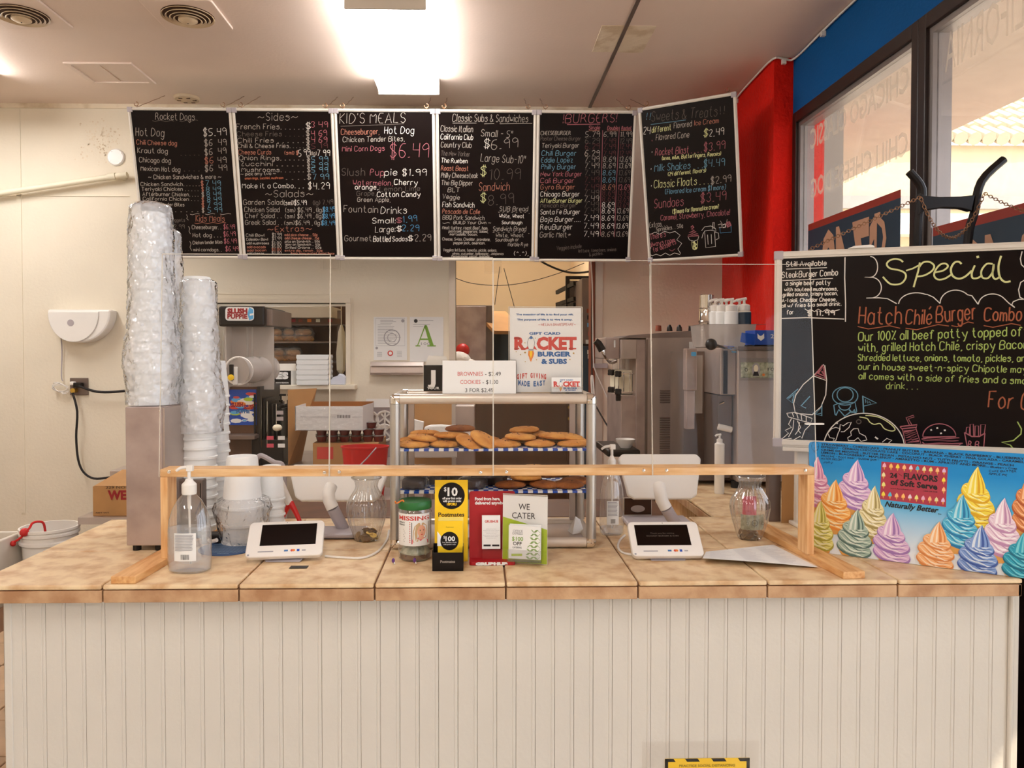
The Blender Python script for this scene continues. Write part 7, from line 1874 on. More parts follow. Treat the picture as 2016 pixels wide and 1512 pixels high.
# head
hx0 = P(427, 620, SY).x; hx1 = P(519, 620, SY).x
part('head', MB('black_plastic').box(hx0, hx1, SY + .02, SY + .5, P(0, 642, SY).z, P(0, 602, SY).z), t, bevel=.012)
part('head_side', MB('steel_dark').box(hx1 - .01, P(531, 620, SY).x, SY + .06, SY + .5, P(0, 640, SY).z, P(0, 607, SY).z), t, bevel=.004)
fl2 = Fr((P(443, 631, SY).x, SY + .012, P(0, 631, SY + .012).z), (1, 0, 0), (0, 0, 1)); lw = P(499, 631, SY).x - P(443, 631, SY).x; lh = P(0, 604, SY).z - P(0, 631, SY).z
part('badge', MB('paper').prism(fl2, rrect(0, lw, 0, lh, .018), 0, .006), t)
m = MB('sky_blue'); m.poly(fl2, [(lw * .84, .002), (lw * .985, .012), (lw * .985, lh - .014), (lw * .84, lh - .002), (lw * .78, lh * .5)], .0065); m.use('paper'); m.poly(fl2, [(lw * .86, lh * .35), (lw, lh * .42), (lw, lh * .56), (lw * .86, lh * .5)], .007)
m.use('red_dark'); type_(m, fl2, 'SLUSH', lw * .07, lh * .54, lw * .78, lh * .34, bold=.07, d=.007); type_(m, fl2, 'PUPPIE', lw * .07, lh * .16, lw * .78, lh * .32, bold=.05, d=.007); part('badge_print', m, t)
# glass back housing
part('shroud', MB('frost').box(P(438, 700, SY).x, P(526, 700, SY).x, SY + .14, SY + .15, P(0, 770, SY).z, P(0, 642, SY).z).box(P(438, 700, SY).x, P(441, 700, SY).x, SY + .04, SY + .14, P(0, 770, SY).z, P(0, 642, SY).z), t)
for x in (441, 487, 497): part('tube', MB('clear_plastic').cyl(P(x, 762, SY + .06), P(x, 640, SY + .06), .007, seg=10), t)
bc_ = P(470, 730, SY); br_ = P(497, 730, SY).x - bc_.x
m = MB('frost').lathe([(br_, 0), (br_, .02), (br_ * .96, .03), (br_ * .96, .10), (br_, .11), (br_, .12), (br_ * .95, .13), (br_ * .95, .20), (br_, .21), (br_, .22), (br_ * .93, .26)], (bc_.x, SY, bc_.z), 32, axis=(.45, .9, .04)); part('barrel', m, t)
part('barrel_ring', MB('white_plastic').tube([bc_ + V((br_ * math.cos(k * PI / 14), 0, br_ * math.sin(k * PI / 14))) for k in range(28)], .006, 6, closed=True), t)
part('barrel_ring', MB('frost').tube([bc_ + V((.09, .17, .01)) + V((br_ * math.cos(k * PI / 14), 0, br_ * math.sin(k * PI / 14))) for k in range(28)], .007, 6, closed=True), t)
part('paddle', MB('frost').prism(Fr(bc_ + V((0, .03, 0)), (1, 0, 0), (0, 0, 1)), [(0, 0), (br_ * .9, -br_ * .25), (br_ * .6, -br_ * .75), (.005, -br_ * .7)], -.004, .004), t)
q = P(456, 735, SY - .03); part('tap_handle', MB('black_plastic').box(q.x - .012, q.x + .012, q.y - .01, q.y + .01, q.z - .04, q.z + .05), t, bevel=.004)
part('tap_knob', MB('yellow_card').lathe([(.001, 0), (.017, 0), (.017, .006), (.001, .009)], P(455, 743, SY - .045), 18, axis=(0, -1, 0)), t)
part('spout', MB('white_plastic').box(P(461, 740, SY).x, P(469, 740, SY).x, SY - .03, SY, P(0, 758, SY).z, P(0, 722, SY).z), t, bevel=.005)
ps = Fr((P(442, 838, SY).x, SY + .09, P(0, 838, SY + .09).z), (1, 0, 0), (0, 0, 1)); pw_ = P(496, 838, SY).x - P(442, 838, SY).x; ph = P(0, 766, SY).z - P(0, 838, SY).z
part('poster', MB('blue_box').fbox(ps, 0, pw_, 0, ph, -.002, 0), t)
m = MB('paper'); rr = random.Random(5)
for cc, n_ in (('paper', 9), ('sky_blue', 8), ('orange', 5), ('ink_red', 6), ('lime', 2), ('white', 4)):
    m.use(cc)
    for k in range(n_):
        cx, cy = rr.uniform(.15, .85) * pw_, rr.uniform(.12, .9) * ph; r = rr.uniform(.05, .16) * pw_; a0_ = rr.uniform(0, 3)
        pts = [(min(max(cx + r * math.cos(a_) * 1.5, .001), pw_ - .001), min(max(cy + r * math.sin(a_) * .6, .001), ph - .001)) for a_ in [a0_ + i * PI / 4 for i in range(8)]]
        m.poly(ps, pts, .0003 + .0001 * rr.random())
m.use('red_dark'); type_(m, ps, 'SLUSH', pw_ * .06, ph * .52, pw_ * .5, ph * .11, bold=.06, d=.0008); type_(m, ps, 'SLUSH', pw_ * .52, ph * .46, pw_ * .95, ph * .11, bold=.06, d=.0008); m.use('ink_blue'); type_(m, ps, 'PUPPIE', pw_ * .25, ph * .34, pw_ * .75, ph * .09, bold=.06, d=.0008)
part('poster_print', m, t)

# things on the hatch ledge
LY = YB - .07; LZ = P(600, 757, LY).z
c0 = P(574, 757, LY); c1 = P(618, 728, LY)
LZ = pz0 + .0005


def lz(py, Y): return P(600, py, Y).z


t = thing('drink_carton', 'black carton lettered ES standing on the hatch ledge', 'carton', (c0.x, LY, LZ))
x0, x1 = P(538, 757, LY).x, P(573, 757, LY).x; X2 = P(585, 757, LY).x
x0, x1, X2 = P(541, 757, LY).x, P(573, 757, LY).x, P(585, 757, LY).x
zb1 = P(560, 730, LY).z; zt1 = P(560, 716, LY).z
part('front', MB('black').box(x0, x1, LY, LY + .002, LZ, zb1), t)
part('side', MB('paper').add([(x1, LY, LZ), (X2, LY + .05, LZ), (X2, LY + .05, zb1), (x1, LY, zb1)], [(0, 1, 2, 3)]), t)
part('top_flap', MB('white').add([(x0, LY + .01, zb1), (X2 - .01, LY + .02, zb1), (X2 - .02, LY + .05, zt1), (x0 + .01, LY + .04, zt1)], [(0, 1, 2, 3)]), t)
m = MB('paper'); fr = Fr((x0, LY - .0008, LZ), (1, 0, 0), (0, 0, 1)); W_ = x1 - x0; H = zb1 - LZ
type_(m, fr, 'ES', W_ * .08, H * .45, W_ * .85, H * .42, bold=.08); type_(m, fr, 'YOUR REASON', W_ * .05, H * .1, W_ * .85, H * .1, bold=.02); part('lettering', m, t)
# stack of white takeout boxes
x0, x1 = P(586, 757, LY).x, P(649, 757, LY).x; zt = P(600, 698, LY).z; n = 6; h_ = (zt - LZ) / n
for i in range(n):
    m = MB('foam'); z = LZ + i * h_
    fr = Fr((x0, LY + .12, z), (1, 0, 0), (0, 0, 1)); W_ = x1 - x0
    m.prism(fr, [(0, h_ * .45), (W_ * .02, 0), (W_ * .98, 0), (W_, h_ * .45), (W_, h_ * .55), (W_ * .985, h_ * .96), (W_ * .015, h_ * .96), (0, h_ * .55)], -.001, .16)
    single('takeout_box', m, 'white foam takeout box, ' + ('topmost' if i == n - 1 else ORD[n - i] + ' from the top') + ' of the stack on the hatch ledge', 'box', 'takeout boxes on the hatch ledge', bevel=.002)
q = P(665, 745, LY)
single('tape_dispenser', MB('white_thing').prism(Fr((q.x - .05, LY + .02, LZ), (1, 0, 0), (0, 0, 1)), [(0, 0), (.098, 0), (.1, .05), (.085, .068), (.06, .076), (.05, .06), (.02, .052), (.002, .03)], -.03, .03), 'small pale rounded dispenser at the right end of the hatch ledge', 'dispenser', bevel=.006)

# kitchen shelf with buns seen through the hatch
HYk = 5.75
x0, x1 = P(500, 660, HYk).x, P(672, 660, HYk).x
t = thing('bread_rack', 'dark rack of bagged buns seen through the hatch', 'rack', ((x0 + x1) / 2, HYk + .2, 0))
part('hood', MB('white_metal').box(P(528, 610, HYk).x, P(658, 610, HYk).x, HYk - .1, HYk + .3, P(0, 626, HYk).z, P(0, 604, HYk).z), t, bevel=.004)
part('back', MB('door_brown').box(x0 - .3, x1 + .05, HYk + .42, HYk + .44, .6, P(0, 596, HYk).z), t)
sh_ = [P(0, 637, HYk).z, P(0, 672, HYk).z, P(0, 712, HYk).z, P(0, 752, HYk).z]
for z in sh_[0:]: part('shelf', MB('steel_dark').box(x0, x1, HYk, HYk + .4, z - .012, z), t)
m = MB('wood_red')
part('price_rail', MB('door_brown').box(x0, x1, HYk - .012, HYk, sh_[0] - .002, sh_[0] + .038), t)
for px_, c in ((541, 'red'), (549, 'paper'), (557, 'red_dark'), (578, 'red_dark'), (592, 'wood_red'), (609, 'orange'), (626, 'cream'), (650, 'red_dark')):
    q = P(px_, 631, HYk - .014); part('price_tag', MB(c).box(q.x - .015, q.x + .015, q.y - .002, q.y, q.z - .012, q.z + .012), t)
for x in (x0, x1 - .03): part('upright', MB('steel_dark').box(x, x + .03, HYk, HYk + .03, 0, sh_[0] + .1), t)
rr = random.Random(4)
bunm = MB('bun').lathe([(.001, 0), (.035, 0), (.045, .012), (.042, .030), (.025, .042), (.001, .045)], (0, 0, 0), 16); bun_me = _mesh('bun', bunm, (0, 0, 0))
for row, z, xs_ in ((0, sh_[1], (541, 551, 563, 573, 585, 597, 607)), (1, sh_[2], (541, 552, 563, 574, 584, 592)), (0, sh_[1] + .05, (545, 568, 590, 602)), (1, sh_[2] + .045, (548, 572, 581))):
    for bi, px_ in enumerate(xs_):
        q = P(px_, 700, HYk + .08); o = bpy.data.objects.new('bun', bun_me); C.objects.link(o); o.location = (q.x, HYk + .08 + rr.uniform(0, .03), z + .001); o.scale = (.9, .9, 1); tag(o, '%s bagged bun from the left, %s, %s shelf of the rack behind the hatch' % (ORD[bi + 1], 'upper layer' if len(xs_) < 6 and xs_[0] != 541 else 'lower layer', ('upper', 'lower')[row]), 'bun', 'bagged buns on the rack')
for px_, z, lab in ((546, sh_[1], 'left'), (572, sh_[1], 'mid'), (598, sh_[1], 'right'), (548, sh_[2], 'l2'), (576, sh_[2], 'r2')):
    q = P(px_, 700, HYk + .07)
    single('bun_bag', MB('cling').lathe([(.05, 0), (.075, .03), (.078, .06), (.06, .10), (.03, .115), (.012, .12)], (q.x, HYk + .085, z + .001), 30, fn=lambda a, zz: 1 + .12 * noise.noise(V((math.cos(a) * 3 + px_, math.sin(a) * 3, zz * 40)))), 'clear bag of buns, %s, on the rack seen through the hatch' % {'left': 'left on the upper shelf', 'mid': 'middle of the upper shelf', 'right': 'right on the upper shelf', 'l2': 'left on the lower shelf', 'r2': 'right on the lower shelf'}[lab], 'bag', 'bags of buns on the rack')
# hanging cloth/bag at the right of the hatch
q0 = P(672, 640, 5.45); m = MB('cream').tube([q0 + V((0, 0, 0)), q0 + V((0, 0, pz1 - q0.z - .0))], .003, 5).lathe([(.01, 0), (.03, -.05), (.045, -.2), (.04, -.32), (.002, -.36)], q0, 18, sx=.7, fn=lambda a, z: 1 + .2 * math.sin(3 * a + z * 8))
single('hanging_bag', m, 'cream cloth hanging at the right side of the hatch', 'cloth')
m = MB('white').box(P(430, 600, 6.5).x - .5, P(700, 600, 6.5).x + .3, 6.9, 6.95, 0, CEIL); struct('wall_kitchen_partition', m)

# black drink organiser / dispensers
OY = 4.45
t = thing('lid_organizer', 'black wire organizer of cup lids beside the slush machine', 'organizer', (P(535, 850, OY).x, OY, KZ))
for i, px_ in enumerate((502, 511, 520, 528, 536, 544, 552)):
    x = P(px_, 850, OY).x; m = MB('black_plastic'); m.box(x, x + .008, OY - .02 + i * .004, OY + .25, KZ, P(0, 776 + i * 5, OY).z); part('divider', m, t)
part('base', MB('black_plastic').box(P(498, 850, OY).x, P(560, 850, OY).x, OY - .03, OY + .25, KZ, KZ + .15), t, bevel=.004)
for x, y, c in ((532, 862, 'pink'), (532, 877, 'pink'), (554, 862, 'paper'), (554, 877, 'paper'), (551, 812, 'grey_plastic'), (551, 824, 'grey_plastic')):
    q = P(x, y, OY - .034); part('label', MB(c).box(q.x - .02, q.x + .02, q.y - .001, q.y + .001, q.z - .012, q.z + .010), t)
part('rods', MB('chrome').cyl(P(526, 790, OY - .03), P(526, 880, OY - .03), .0016, seg=6).cyl(P(514, 780, OY - .03), P(514, 880, OY - .03), .0016, seg=6).cyl(P(544, 795, OY - .03), P(544, 850, OY - .03), .0016, seg=6), t)
q = P(546, 842, OY - .05); part('flower_knob', MB('cream').ball((q.x, q.y, q.z), .028, 10, sz=.7), t)
for px_ in (553, 569):
    q = P(px_, 800, 4.62); t2 = thing('syrup_pump', 'dark syrup bottle with pump behind the lid organizer, ' + ('left one' if px_ < 560 else 'beside the cardboard'), 'bottle', (q.x, 4.62, KZ), 'syrup pumps by the organizer')
    part('body', MB('black_plastic').lathe([(.035, 0), (.035, P(0, 800, 4.62).z - KZ), (.012, P(0, 795, 4.62).z - KZ), (.012, P(0, 788, 4.62).z - KZ)], (q.x, 4.62, KZ), 16), t2)
    part('pump', MB('black_plastic').cyl((q.x, 4.62, P(0, 790, 4.62).z), (q.x, 4.62, P(0, 778, 4.62).z), .005).box(q.x - .008, q.x + .03, 4.612, 4.628, P(0, 780, 4.62).z, P(0, 778, 4.62).z + .006), t2)

# cardboard stack
a = P(574, 905, 4.5); b = P(616, 764, 4.5)
t = thing('cardboard_sheet', 'flattened upright cardboard left of the pink-white tray box', 'cardboard', (a.x, 4.5, KZ))
part('sheet', MB('cardboard').add([(a.x, 4.42, KZ), (P(593, 905, 4.6).x, 4.6, KZ), (b.x, 4.6, P(0, 765, 4.6).z), (a.x, 4.42, P(0, 768, 4.42).z), (a.x, 4.43, KZ), (P(593, 905, 4.6).x, 4.61, KZ), (b.x, 4.61, P(0, 765, 4.6).z), (a.x, 4.43, P(0, 768, 4.42).z)], [(0, 1, 2, 3), (7, 6, 5, 4), (0, 3, 7, 4), (1, 5, 6, 2), (3, 2, 6, 7)]), t)
TY = 4.28
a = P(581, 848, TY); b = P(714, 800, TY)
t = thing('tray_box', 'long open white carton with small black print, resting on the sauce cups', 'box', ((a.x + b.x) / 2, TY + .15, a.z))
part('front', MB('paper').box(a.x, b.x, TY, TY + .004, a.z, b.z), t); dx = P(731, 800, TY + .28).x
part('side', MB('paper').add([(b.x, TY, a.z), (b.x + .02, TY + .30, a.z), (b.x + .02, TY + .30, b.z + .002), (b.x, TY, b.z + .004)], [(0, 1, 2, 3)]).box(a.x, a.x + .004, TY, TY + .3, a.z, b.z), t)
part('back', MB('cardboard_in').box(a.x, b.x + .02, TY + .296, TY + .30, a.z, b.z + .008), t)
part('bottom', MB('cardboard_in').box(a.x, b.x, TY, TY + .3, a.z, a.z + .004), t)
m = MB('ink_grey'); f = Fr((a.x, TY - .0008, a.z), (1, 0, 0), (0, 0, 1)); tpx(m, f, 'Perfect pack individually wrapped to go', 592, 822, 662, 3); tpx(m, f, 'sensor', 694, 822, 713, 3)
m.use('ink')
for i in range(14): x = 664 + i * 1.9; rectpx(m, f, x, 817, x + .8 + .6 * (i % 3 == 0), 823, .0008)
part('print', m, t)
part('film', MB('cling').quad((a.x, TY - .004, a.z), (b.x, TY - .004, a.z), (b.x, TY - .004, b.z), (a.x, TY - .004, b.z)), t)
# support carton + sauce cups
a = P(616, 915, 4.33); b = P(745, 872, 4.33)
t = thing('sauce_carton', 'brown carton with red label carrying rows of sauce cups', 'box', ((a.x + b.x) / 2, 4.45, KZ))
part('carton', MB('cardboard').box(a.x, b.x, 4.33, 4.68, KZ + .0, b.z), t, bevel=.002)
f = Fr((a.x, 4.329, a.z), (1, 0, 0), (0, 0, 1)); m = MB('ink_red'); rectpx(m, f, 624, 880, 656, 904, .0006); part('label_print', m, t)
CZ = b.z
cp = thing('sauce_cup', 'small lidded cup of red sauce in the rows on the brown carton', 'cup', (0, 0, 0), 'sauce cups on the brown carton')
part('cup', MB('sauce').lathe([(.024, 0), (.033, .032)], (0, 0, 0), 16), cp); part('lid', MB('clear_plastic').lathe([(.036, .031), (.036, .036), (.030, .037), (.028, .033), (.001, .033)], (0, 0, 0), 16), cp)
first = True
for lay in range(2):
    for px_ in (634, 656, 679, 702, 725, 746):
        for ry in (0, 1):
            if px_ > 730 and ry: continue
            q = P(px_, 860, 4.40 + ry * .09); loc = (q.x, 4.39 + ry * .09, CZ + .001 + lay * .039)
            if first: cp.location = loc; ORG[cp.name] = V(loc); first = False
            lb = '%s lidded cup of red sauce from the left, %s layer, %s row' % (ORD[[634, 656, 679, 702, 725, 746].index(px_) + 1], ('lower', 'upper')[lay], ('front', 'back')[ry])
            if loc == tuple(cp.location) or (lay, px_, ry) == (0, 634, 0): cp['label'] = lb
            else: dup(cp, loc, label=lb)
q = P(731, 846, 4.4); dup(cp, (q.x, 4.40, CZ + .079), label='single sauce cup topping the rows beside the lid racks', group='')
# red bucket
q = P(716, 900, 3.9); r_ = P(763, 880, 3.9).x - q.x; zt = P(716, 880, 3.9).z
t = thing('red_bucket', 'red rectangular cleaning bucket with wire handle behind the case', 'bucket', (q.x, 3.95, zt - .26))
m = MB('red'); m.lathe([(r_ * .78, -.26), (r_ * .98, -.01), (r_ * 1.03, -.008), (r_ * 1.03, .0), (r_ * .97, .0), (r_ * .76, -.25), (.001, -.25)], (q.x, 3.95, zt), 40, sy=.62); part('body', m, t)
part('handle', MB('grey_plastic').tube([P(740, 882, 3.87), P(735, 888, 3.80), P(722, 903, 3.8), P(708, 917, 3.8), P(695, 935, 3.82)], .0035, 6), t)
part('shelf', MB('steel').box(q.x - .3, q.x + .3, 3.75, 4.2, zt - .29, zt - .262), t)
# lids holder right of tray
LYY = 4.75
a = P(722, 872, LYY); b = P(775, 802, LYY)
t = thing('lid_rack', 'grey rack with round white lids beside the sauce cups', 'rack', (a.x, LYY, KZ))
part('plate', MB('grey_plastic').box(a.x, b.x, LYY, LYY + .02, KZ, b.z), t)
for px_, py_ in ((728, 826), (757, 826), (757, 852), (735, 853)):
    q = P(px_, py_, LYY - .005); part('lid', MB('white_plastic').tube([q + V((.05 * math.cos(k * PI / 10), 0, .05 * math.sin(k * PI / 10))) for k in range(20)], .008, 6, closed=True), t)
    part('lid_web', MB('towel').bar(q + V((-.04, 0, -.02)), q + V((.03, 0, .035)), .01, .01).bar(q + V((-.02, 0, .035)), q + V((.035, 0, -.025)), .01, .01).bar(q + V((.0, -.002, -.045)), q + V((.005, -.002, .045)), .01, .01), t)
part('paper', MB('paper').box(a.x + .0, b.x, LYY - .02, LYY - .018, P(0, 802, LYY).z, P(0, 786, LYY).z), t)

# notices on the wall
YW = YB - .001


def notice(x0, y0, x1, y1, label, nm='notice'):
    a = P(x0, y1, YW); b = P(x1, y0, YW); t = thing(nm, label, 'notice', (a.x, YW, a.z))
    part('sheet', MB('paper').box(a.x, b.x, YW - .003, YW, a.z, b.z), t)
    return t, Fr((a.x, YW - .0036, a.z), (1, 0, 0), (0, 0, 1)), b.x - a.x, b.z - a.z


t, f, wd, hg = notice(736, 624, 801, 709, 'printed permit with a grey seal pinned to the back wall')
m = MB('ink_grey'); m.fbox(f, wd * .06, wd * .94, hg * .33, hg * .335, 0, .0004).fbox(f, wd * .06, wd * .94, hg * .965, hg * .97, 0, .0004).fbox(f, wd * .06, wd * .065, hg * .33, hg * .97, 0, .0004).fbox(f, wd * .935, wd * .94, hg * .33, hg * .97, 0, .0004)
for k in range(16):
    y = hg * (.92 - k * .036); m.fbox(f, wd * (.2 if k < 3 else .12), wd * RNG.uniform(.5, .85), y, y + hg * .009, 0, .0004)
m.ring(f, wd * .22, wd * .25, wd * .55, hg * .52, .0006).ring(f, wd * .12, wd * .14, wd * .55, hg * .52, .0006)
m.use('ink_red'); disc(m, f, wd * .5, hg * .16, wd * .085, .0006); m.use('paper'); disc(m, f, wd * .5, hg * .16, wd * .05, .0008)
m.use('ink_grey'); disc(m, f, wd * .09, hg * .28, wd * .04, .0006); disc(m, f, wd * .88, hg * .91, wd * .05, .0006)
for k in range(5): m.fbox(f, wd * .1, wd * .25, hg * (.08 + k * .025), hg * (.088 + k * .025), 0, .0004).fbox(f, wd * .7, wd * .85, hg * (.08 + k * .03), hg * (.088 + k * .03), 0, .0004)
part('print', m, t)
t, f, wd, hg = notice(807, 624, 873, 712, 'health grade notice with a large green letter A')
m = MB('ink_green'); q = f.px; 
a0 = f.px(818, 682); a1 = f.px(858, 682); c = f.px(838, 640)
H = c[1] - a0[1]; W_ = a1[0] - a0[0]
m.poly(f, [(a0[0] + W_ * .44, a0[1] + H * .95), (a0[0] + W_ * .56, a0[1] + H), (a0[0] + W_ * .90, a0[1] + H * .04), (a0[0] + W_ * .70, a0[1] + H * .04)], .0004)
m.poly(f, [(a0[0] + W_ * .08, a0[1] + H * .04), (a0[0] + W_ * .13, a0[1] + H * .04), (a0[0] + W_ * .52, a0[1] + H), (a0[0] + W_ * .46, a0[1] + H)], .0004)
for u0, u1 in ((0, .24), (.58, 1.0)): m.poly(f, [(a0[0] + W_ * u0, a0[1]), (a0[0] + W_ * u1, a0[1]), (a0[0] + W_ * u1, a0[1] + H * .05), (a0[0] + W_ * u0, a0[1] + H * .05)], .0005)
m.poly(f, [(a0[0] + W_ * .2, a0[1] + H * .30), (a0[0] + W_ * .7, a0[1] + H * .30), (a0[0] + W_ * .68, a0[1] + H * .37), (a0[0] + W_ * .24, a0[1] + H * .37)], .0005)
m.use('ink'); disc(m, f, wd * .18, hg * .91, wd * .055, .0004, 16)
m.use('ink_grey'); m.fbox(f, wd * .27, wd * .7, hg * .915, hg * .925, 0, .0004).fbox(f, wd * .1, wd * .6, hg * .83, hg * .838, 0, .0004).fbox(f, wd * .1, wd * .4, hg * .78, hg * .788, 0, .0004)
tpx(m, f, '100', 829, 679, 847, 5); part('print', m, t)
a = P(729, 738, YB - .04); b = P(835, 712, YB - .04)
t = thing('ticket_rail', 'steel order ticket rail on the wall below the notices', 'rail', (a.x, YB, a.z))
part('rail', MB('steel').prism(Fr((a.x, YB, a.z), (0, -1, 0), (0, 0, 1)), [(0, 0), (.05, .0), (.055, .015), (.05, .06), (.03, b.z - a.z), (0, b.z - a.z)], 0, -(b.x - a.x) if False else (a.x - b.x)), t, bevel=.004)
part('ball_strip', MB('steel_dark').box(a.x + .01, b.x - .01, YB - .058, YB - .052, a.z + .055, a.z + .062), t)

# ---------------------------------------------------------------- back room through the doorway
RY = 6.6
a = P(899, 1000, RY); b = P(969, 601, RY)
t = thing('steel_cabinet', 'brushed steel cabinet in the back room beyond the doorway', 'cabinet', ((a.x + b.x) / 2, RY, 0))
part('body', MB('steel_dark').box(-.42, b.x, RY, RY + .6, 0, b.z), t, bevel=.004); part('door_panel', MB('steel_brushed').box(-.41, P(957, 600, RY).x, RY - .012, RY, .1, b.z - .01), t, bevel=.004)
c = P(908, 700, RY - .2); t = thing('rag_heap', 'white crumpled towels with a red cloth beyond the doorway', 'towels', (c.x, RY - .2, .9))
part('towel', MB('towel').ball((c.x - .02, RY - .2, P(0, 715, RY - .2).z), .11, 14, sz=.9), t); part('towel', MB('towel').ball((c.x + .07, RY - .22, P(0, 722, RY - .2).z), .08, 12, sz=.8), t)
part('red_cloth', MB('red').ball((c.x + .01, RY - .16, P(0, 690, RY - .2).z), .06, 12), t); part('shelf', MB('steel').box(c.x - .3, P(935, 700, RY).x, RY - .35, RY - .05, P(0, 752, RY - .2).z, P(0, 742, RY - .2).z), t)

single('dark_jacket', MB('navy').lathe([(.10, -.9), (.16, -.6), (.17, -.3), (.13, -.08), (.03, 0)], (P(995, 700, 7.0).x, 7.0, P(0, 625, 7.0).z), 24, fn=lambda a, z: 1 + .15 * math.sin(5 * a + z * 9)), 'dark blue coat hanging in the back room behind the poster', 'coat')
single('shelf_slope', MB('cardboard').bar(P(965, 615, 6.9), P(1005, 655, 6.5), .3, .03), 'cream board leaning above the dark coat in the back room', 'board')
# cables
t = thing('room_cable', 'black cables sagging across the back room above the doorway', 'cable', P(1000, 560, 7))
part('cable', MB('black_rubber').tube([P(1053, 505, 5.9), P(1075, 520, 5.9), P(1110, 534, 5.9), P(1140, 537, 5.9), P(1178, 532, 5.9)], .008, 6), t)
part('cable', MB('black_rubber').tube([P(898, 548, 6.4), P(930, 558, 6.4), P(985, 562, 6.4), P(1040, 555, 6.4), P(1100, 538, 6.4), P(1150, 518, 6.4)], .003, 5), t)
part('cable', MB('black_rubber').tube([P(984, 525, 6.4), P(974, 600, 6.4)], .003, 5), t); part('cable', MB('black_rubber').tube([P(992, 528, 6.4), P(1013, 606, 6.4)], .003, 5), t)
# brown door below & fridge
a = P(935, 1010, 6.3); b = P(1127, 786, 6.3)
t = thing('brown_door', 'brown wooden door with brass hinges standing open in the back room', 'door', (a.x, 6.3, 0))
x9 = P(1117, 800, 5.9).x
part('leaf', MB('door_brown').box(P(936, 800, 5.9).x, x9, 5.9, 5.94, 0.01, P(0, 775, 5.9).z), t, bevel=.004)
for y in (802, 824): q = P(1122, y, 5.89); part('hinge', MB('gold').lathe([(.001, 0), (.016, 0), (.012, .008), (.001, .010)], q, 14, axis=(0, -1, 0)), t)
part('edge', MB('door_brown').box(x9, x9 + .06, 5.9, 5.95, 0, P(0, 775, 5.9).z), t)
FY = 5.55
t = thing('refrigerator', 'grey refrigerator with magnets just inside the doorway', 'refrigerator', (P(1160, 700, FY).x, FY, 0))
fx0 = P(1145, 700, FY).x; fx1 = P(1172, 700, FY).x + .1
zs = P(0, 679, FY).z
part('upper_door', MB('steel_dark').box(fx0, fx1, FY, FY + .6, zs + .008, P(0, 545, FY).z), t, bevel=.006)
part('lower_door', MB('navy').box(fx0, fx1, FY, FY + .6, 0, zs - .008), t, bevel=.006); part('gap', MB('black').box(fx0 + .01, fx1, FY + .02, FY + .6, zs - .02, zs + .02), t)
for x, y, c in ((1160, 612, 'wood_red'), (1161, 625, 'black'), (1161, 640, 'sky_blue'), (1163, 657, 'red'), (1158, 673, 'paper'), (1161, 693, 'paper'), (1162, 702, 'white')):
    q = P(x, y, FY - .004); part('magnet', MB(c).box(q.x - .018, q.x + .018, q.y - .003, q.y + .003, q.z - .015, q.z + .015), t)
t = thing('black_shelf_frame', 'black metal shelf frame with brackets left of the refrigerator', 'shelf', (P(1115, 560, 6).x, 6.0, 1.5))
x_ = P(1114, 560, 6).x
part('post', MB('black').box(x_, x_ + .03, 6.0, 6.03, 1.5, P(0, 545, 6).z), t); x2_ = P(1145, 560, 6).x; part('post', MB('black').box(x2_ - .01, x2_ + .005, 6.0, 6.03, 1.5, P(0, 545, 6).z), t)
part('top_bar', MB('black').box(x_, P(1175, 560, 6).x, 6.0, 6.03, P(0, 547, 6).z, P(0, 541, 6).z), t)
for y0, y1 in ((576, 558), (600, 588), (606, 600)): part('bracket', MB('black').bar(P(1096, y0, 6.2), P(1131, y1, 5.9), .02, .03), t)
part('panel', MB('steel_dark').box(x_ + .03, x2_ - .01, 6.01, 6.02, 1.5, P(0, 550, 6).z), t)
t = thing('hanging_cables', 'white and black cables hanging down the right edge of the doorway', 'cord', P(1165, 700, 5.1))
part('strand', MB('white_plastic').tube([P(1163, 510, 5.14), P(1166, 560, 5.14), P(1168, 700, 5.14), P(1172, 730, 5.14), P(1190, 770, 5.14), P(1222, 845, 5.1)], .004, 6), t); part('cord', MB('black_rubber').tube([P(1166, 565, 5.15), P(1165, 700, 5.15), P(1168, 780, 5.12), P(1182, 815, 5.1), P(1222, 880, 5.0)], .005, 6), t)
part('cord', MB('white_plastic').tube([P(1166, 780, 5.1), P(1164, 745, 5.1), P(1167, 742, 5.1), P(1170, 780, 5.1)], .006, 6), t)
single('wall_bracket', MB('grey_plastic').box(P(1167, 724, 5.19).x, P(1195, 724, 5.19).x, 5.16, 5.19, P(0, 725, 5.19).z, P(0, 716, 5.19).z), 'short grey strap across the doorway metal strip', 'strap')

# things seen through the bakery case
BY = 3.6
a = P(803, 862, BY + .3); b = P(890, 800, BY + .3)
t = thing('open_carton', 'tan cardboard carton with white towels, seen through the bakery case', 'box', (a.x, BY + .3, a.z))
part('board', MB('cardboard').box(P(780, 800, 4.3).x, P(889, 800, 4.3).x, 4.30, 4.32, KZ + .001, P(0, 790, 4.3).z), t)
part('towel', MB('towel').prism(Fr((P(833, 862, 4.2).x, 4.26, P(0, 862, 4.2).z), (1, 0, 0), (0, 0, 1)), [(0, 0), (.19, 0), (.195, .05), (.19, .062), (.14, .06), (.1, .064), (.04, .062), (.005, .052)], 0, .05), t, bevel=.01)
part('towel', MB('towel').prism(Fr((P(802, 862, 4.2).x, 4.25, P(0, 862, 4.2).z), (1, 0, 0), (0, 0, 1)), [(0, 0), (.08, 0), (.088, .08), (.01, .10), (0, .09)], 0, .05), t)
part('base_shelf', MB('steel').box(P(780, 862, 4.2).x, P(925, 862, 4.2).x, 4.2, 4.5, P(0, 870, 4.2).z, P(0, 863, 4.2).z), t)
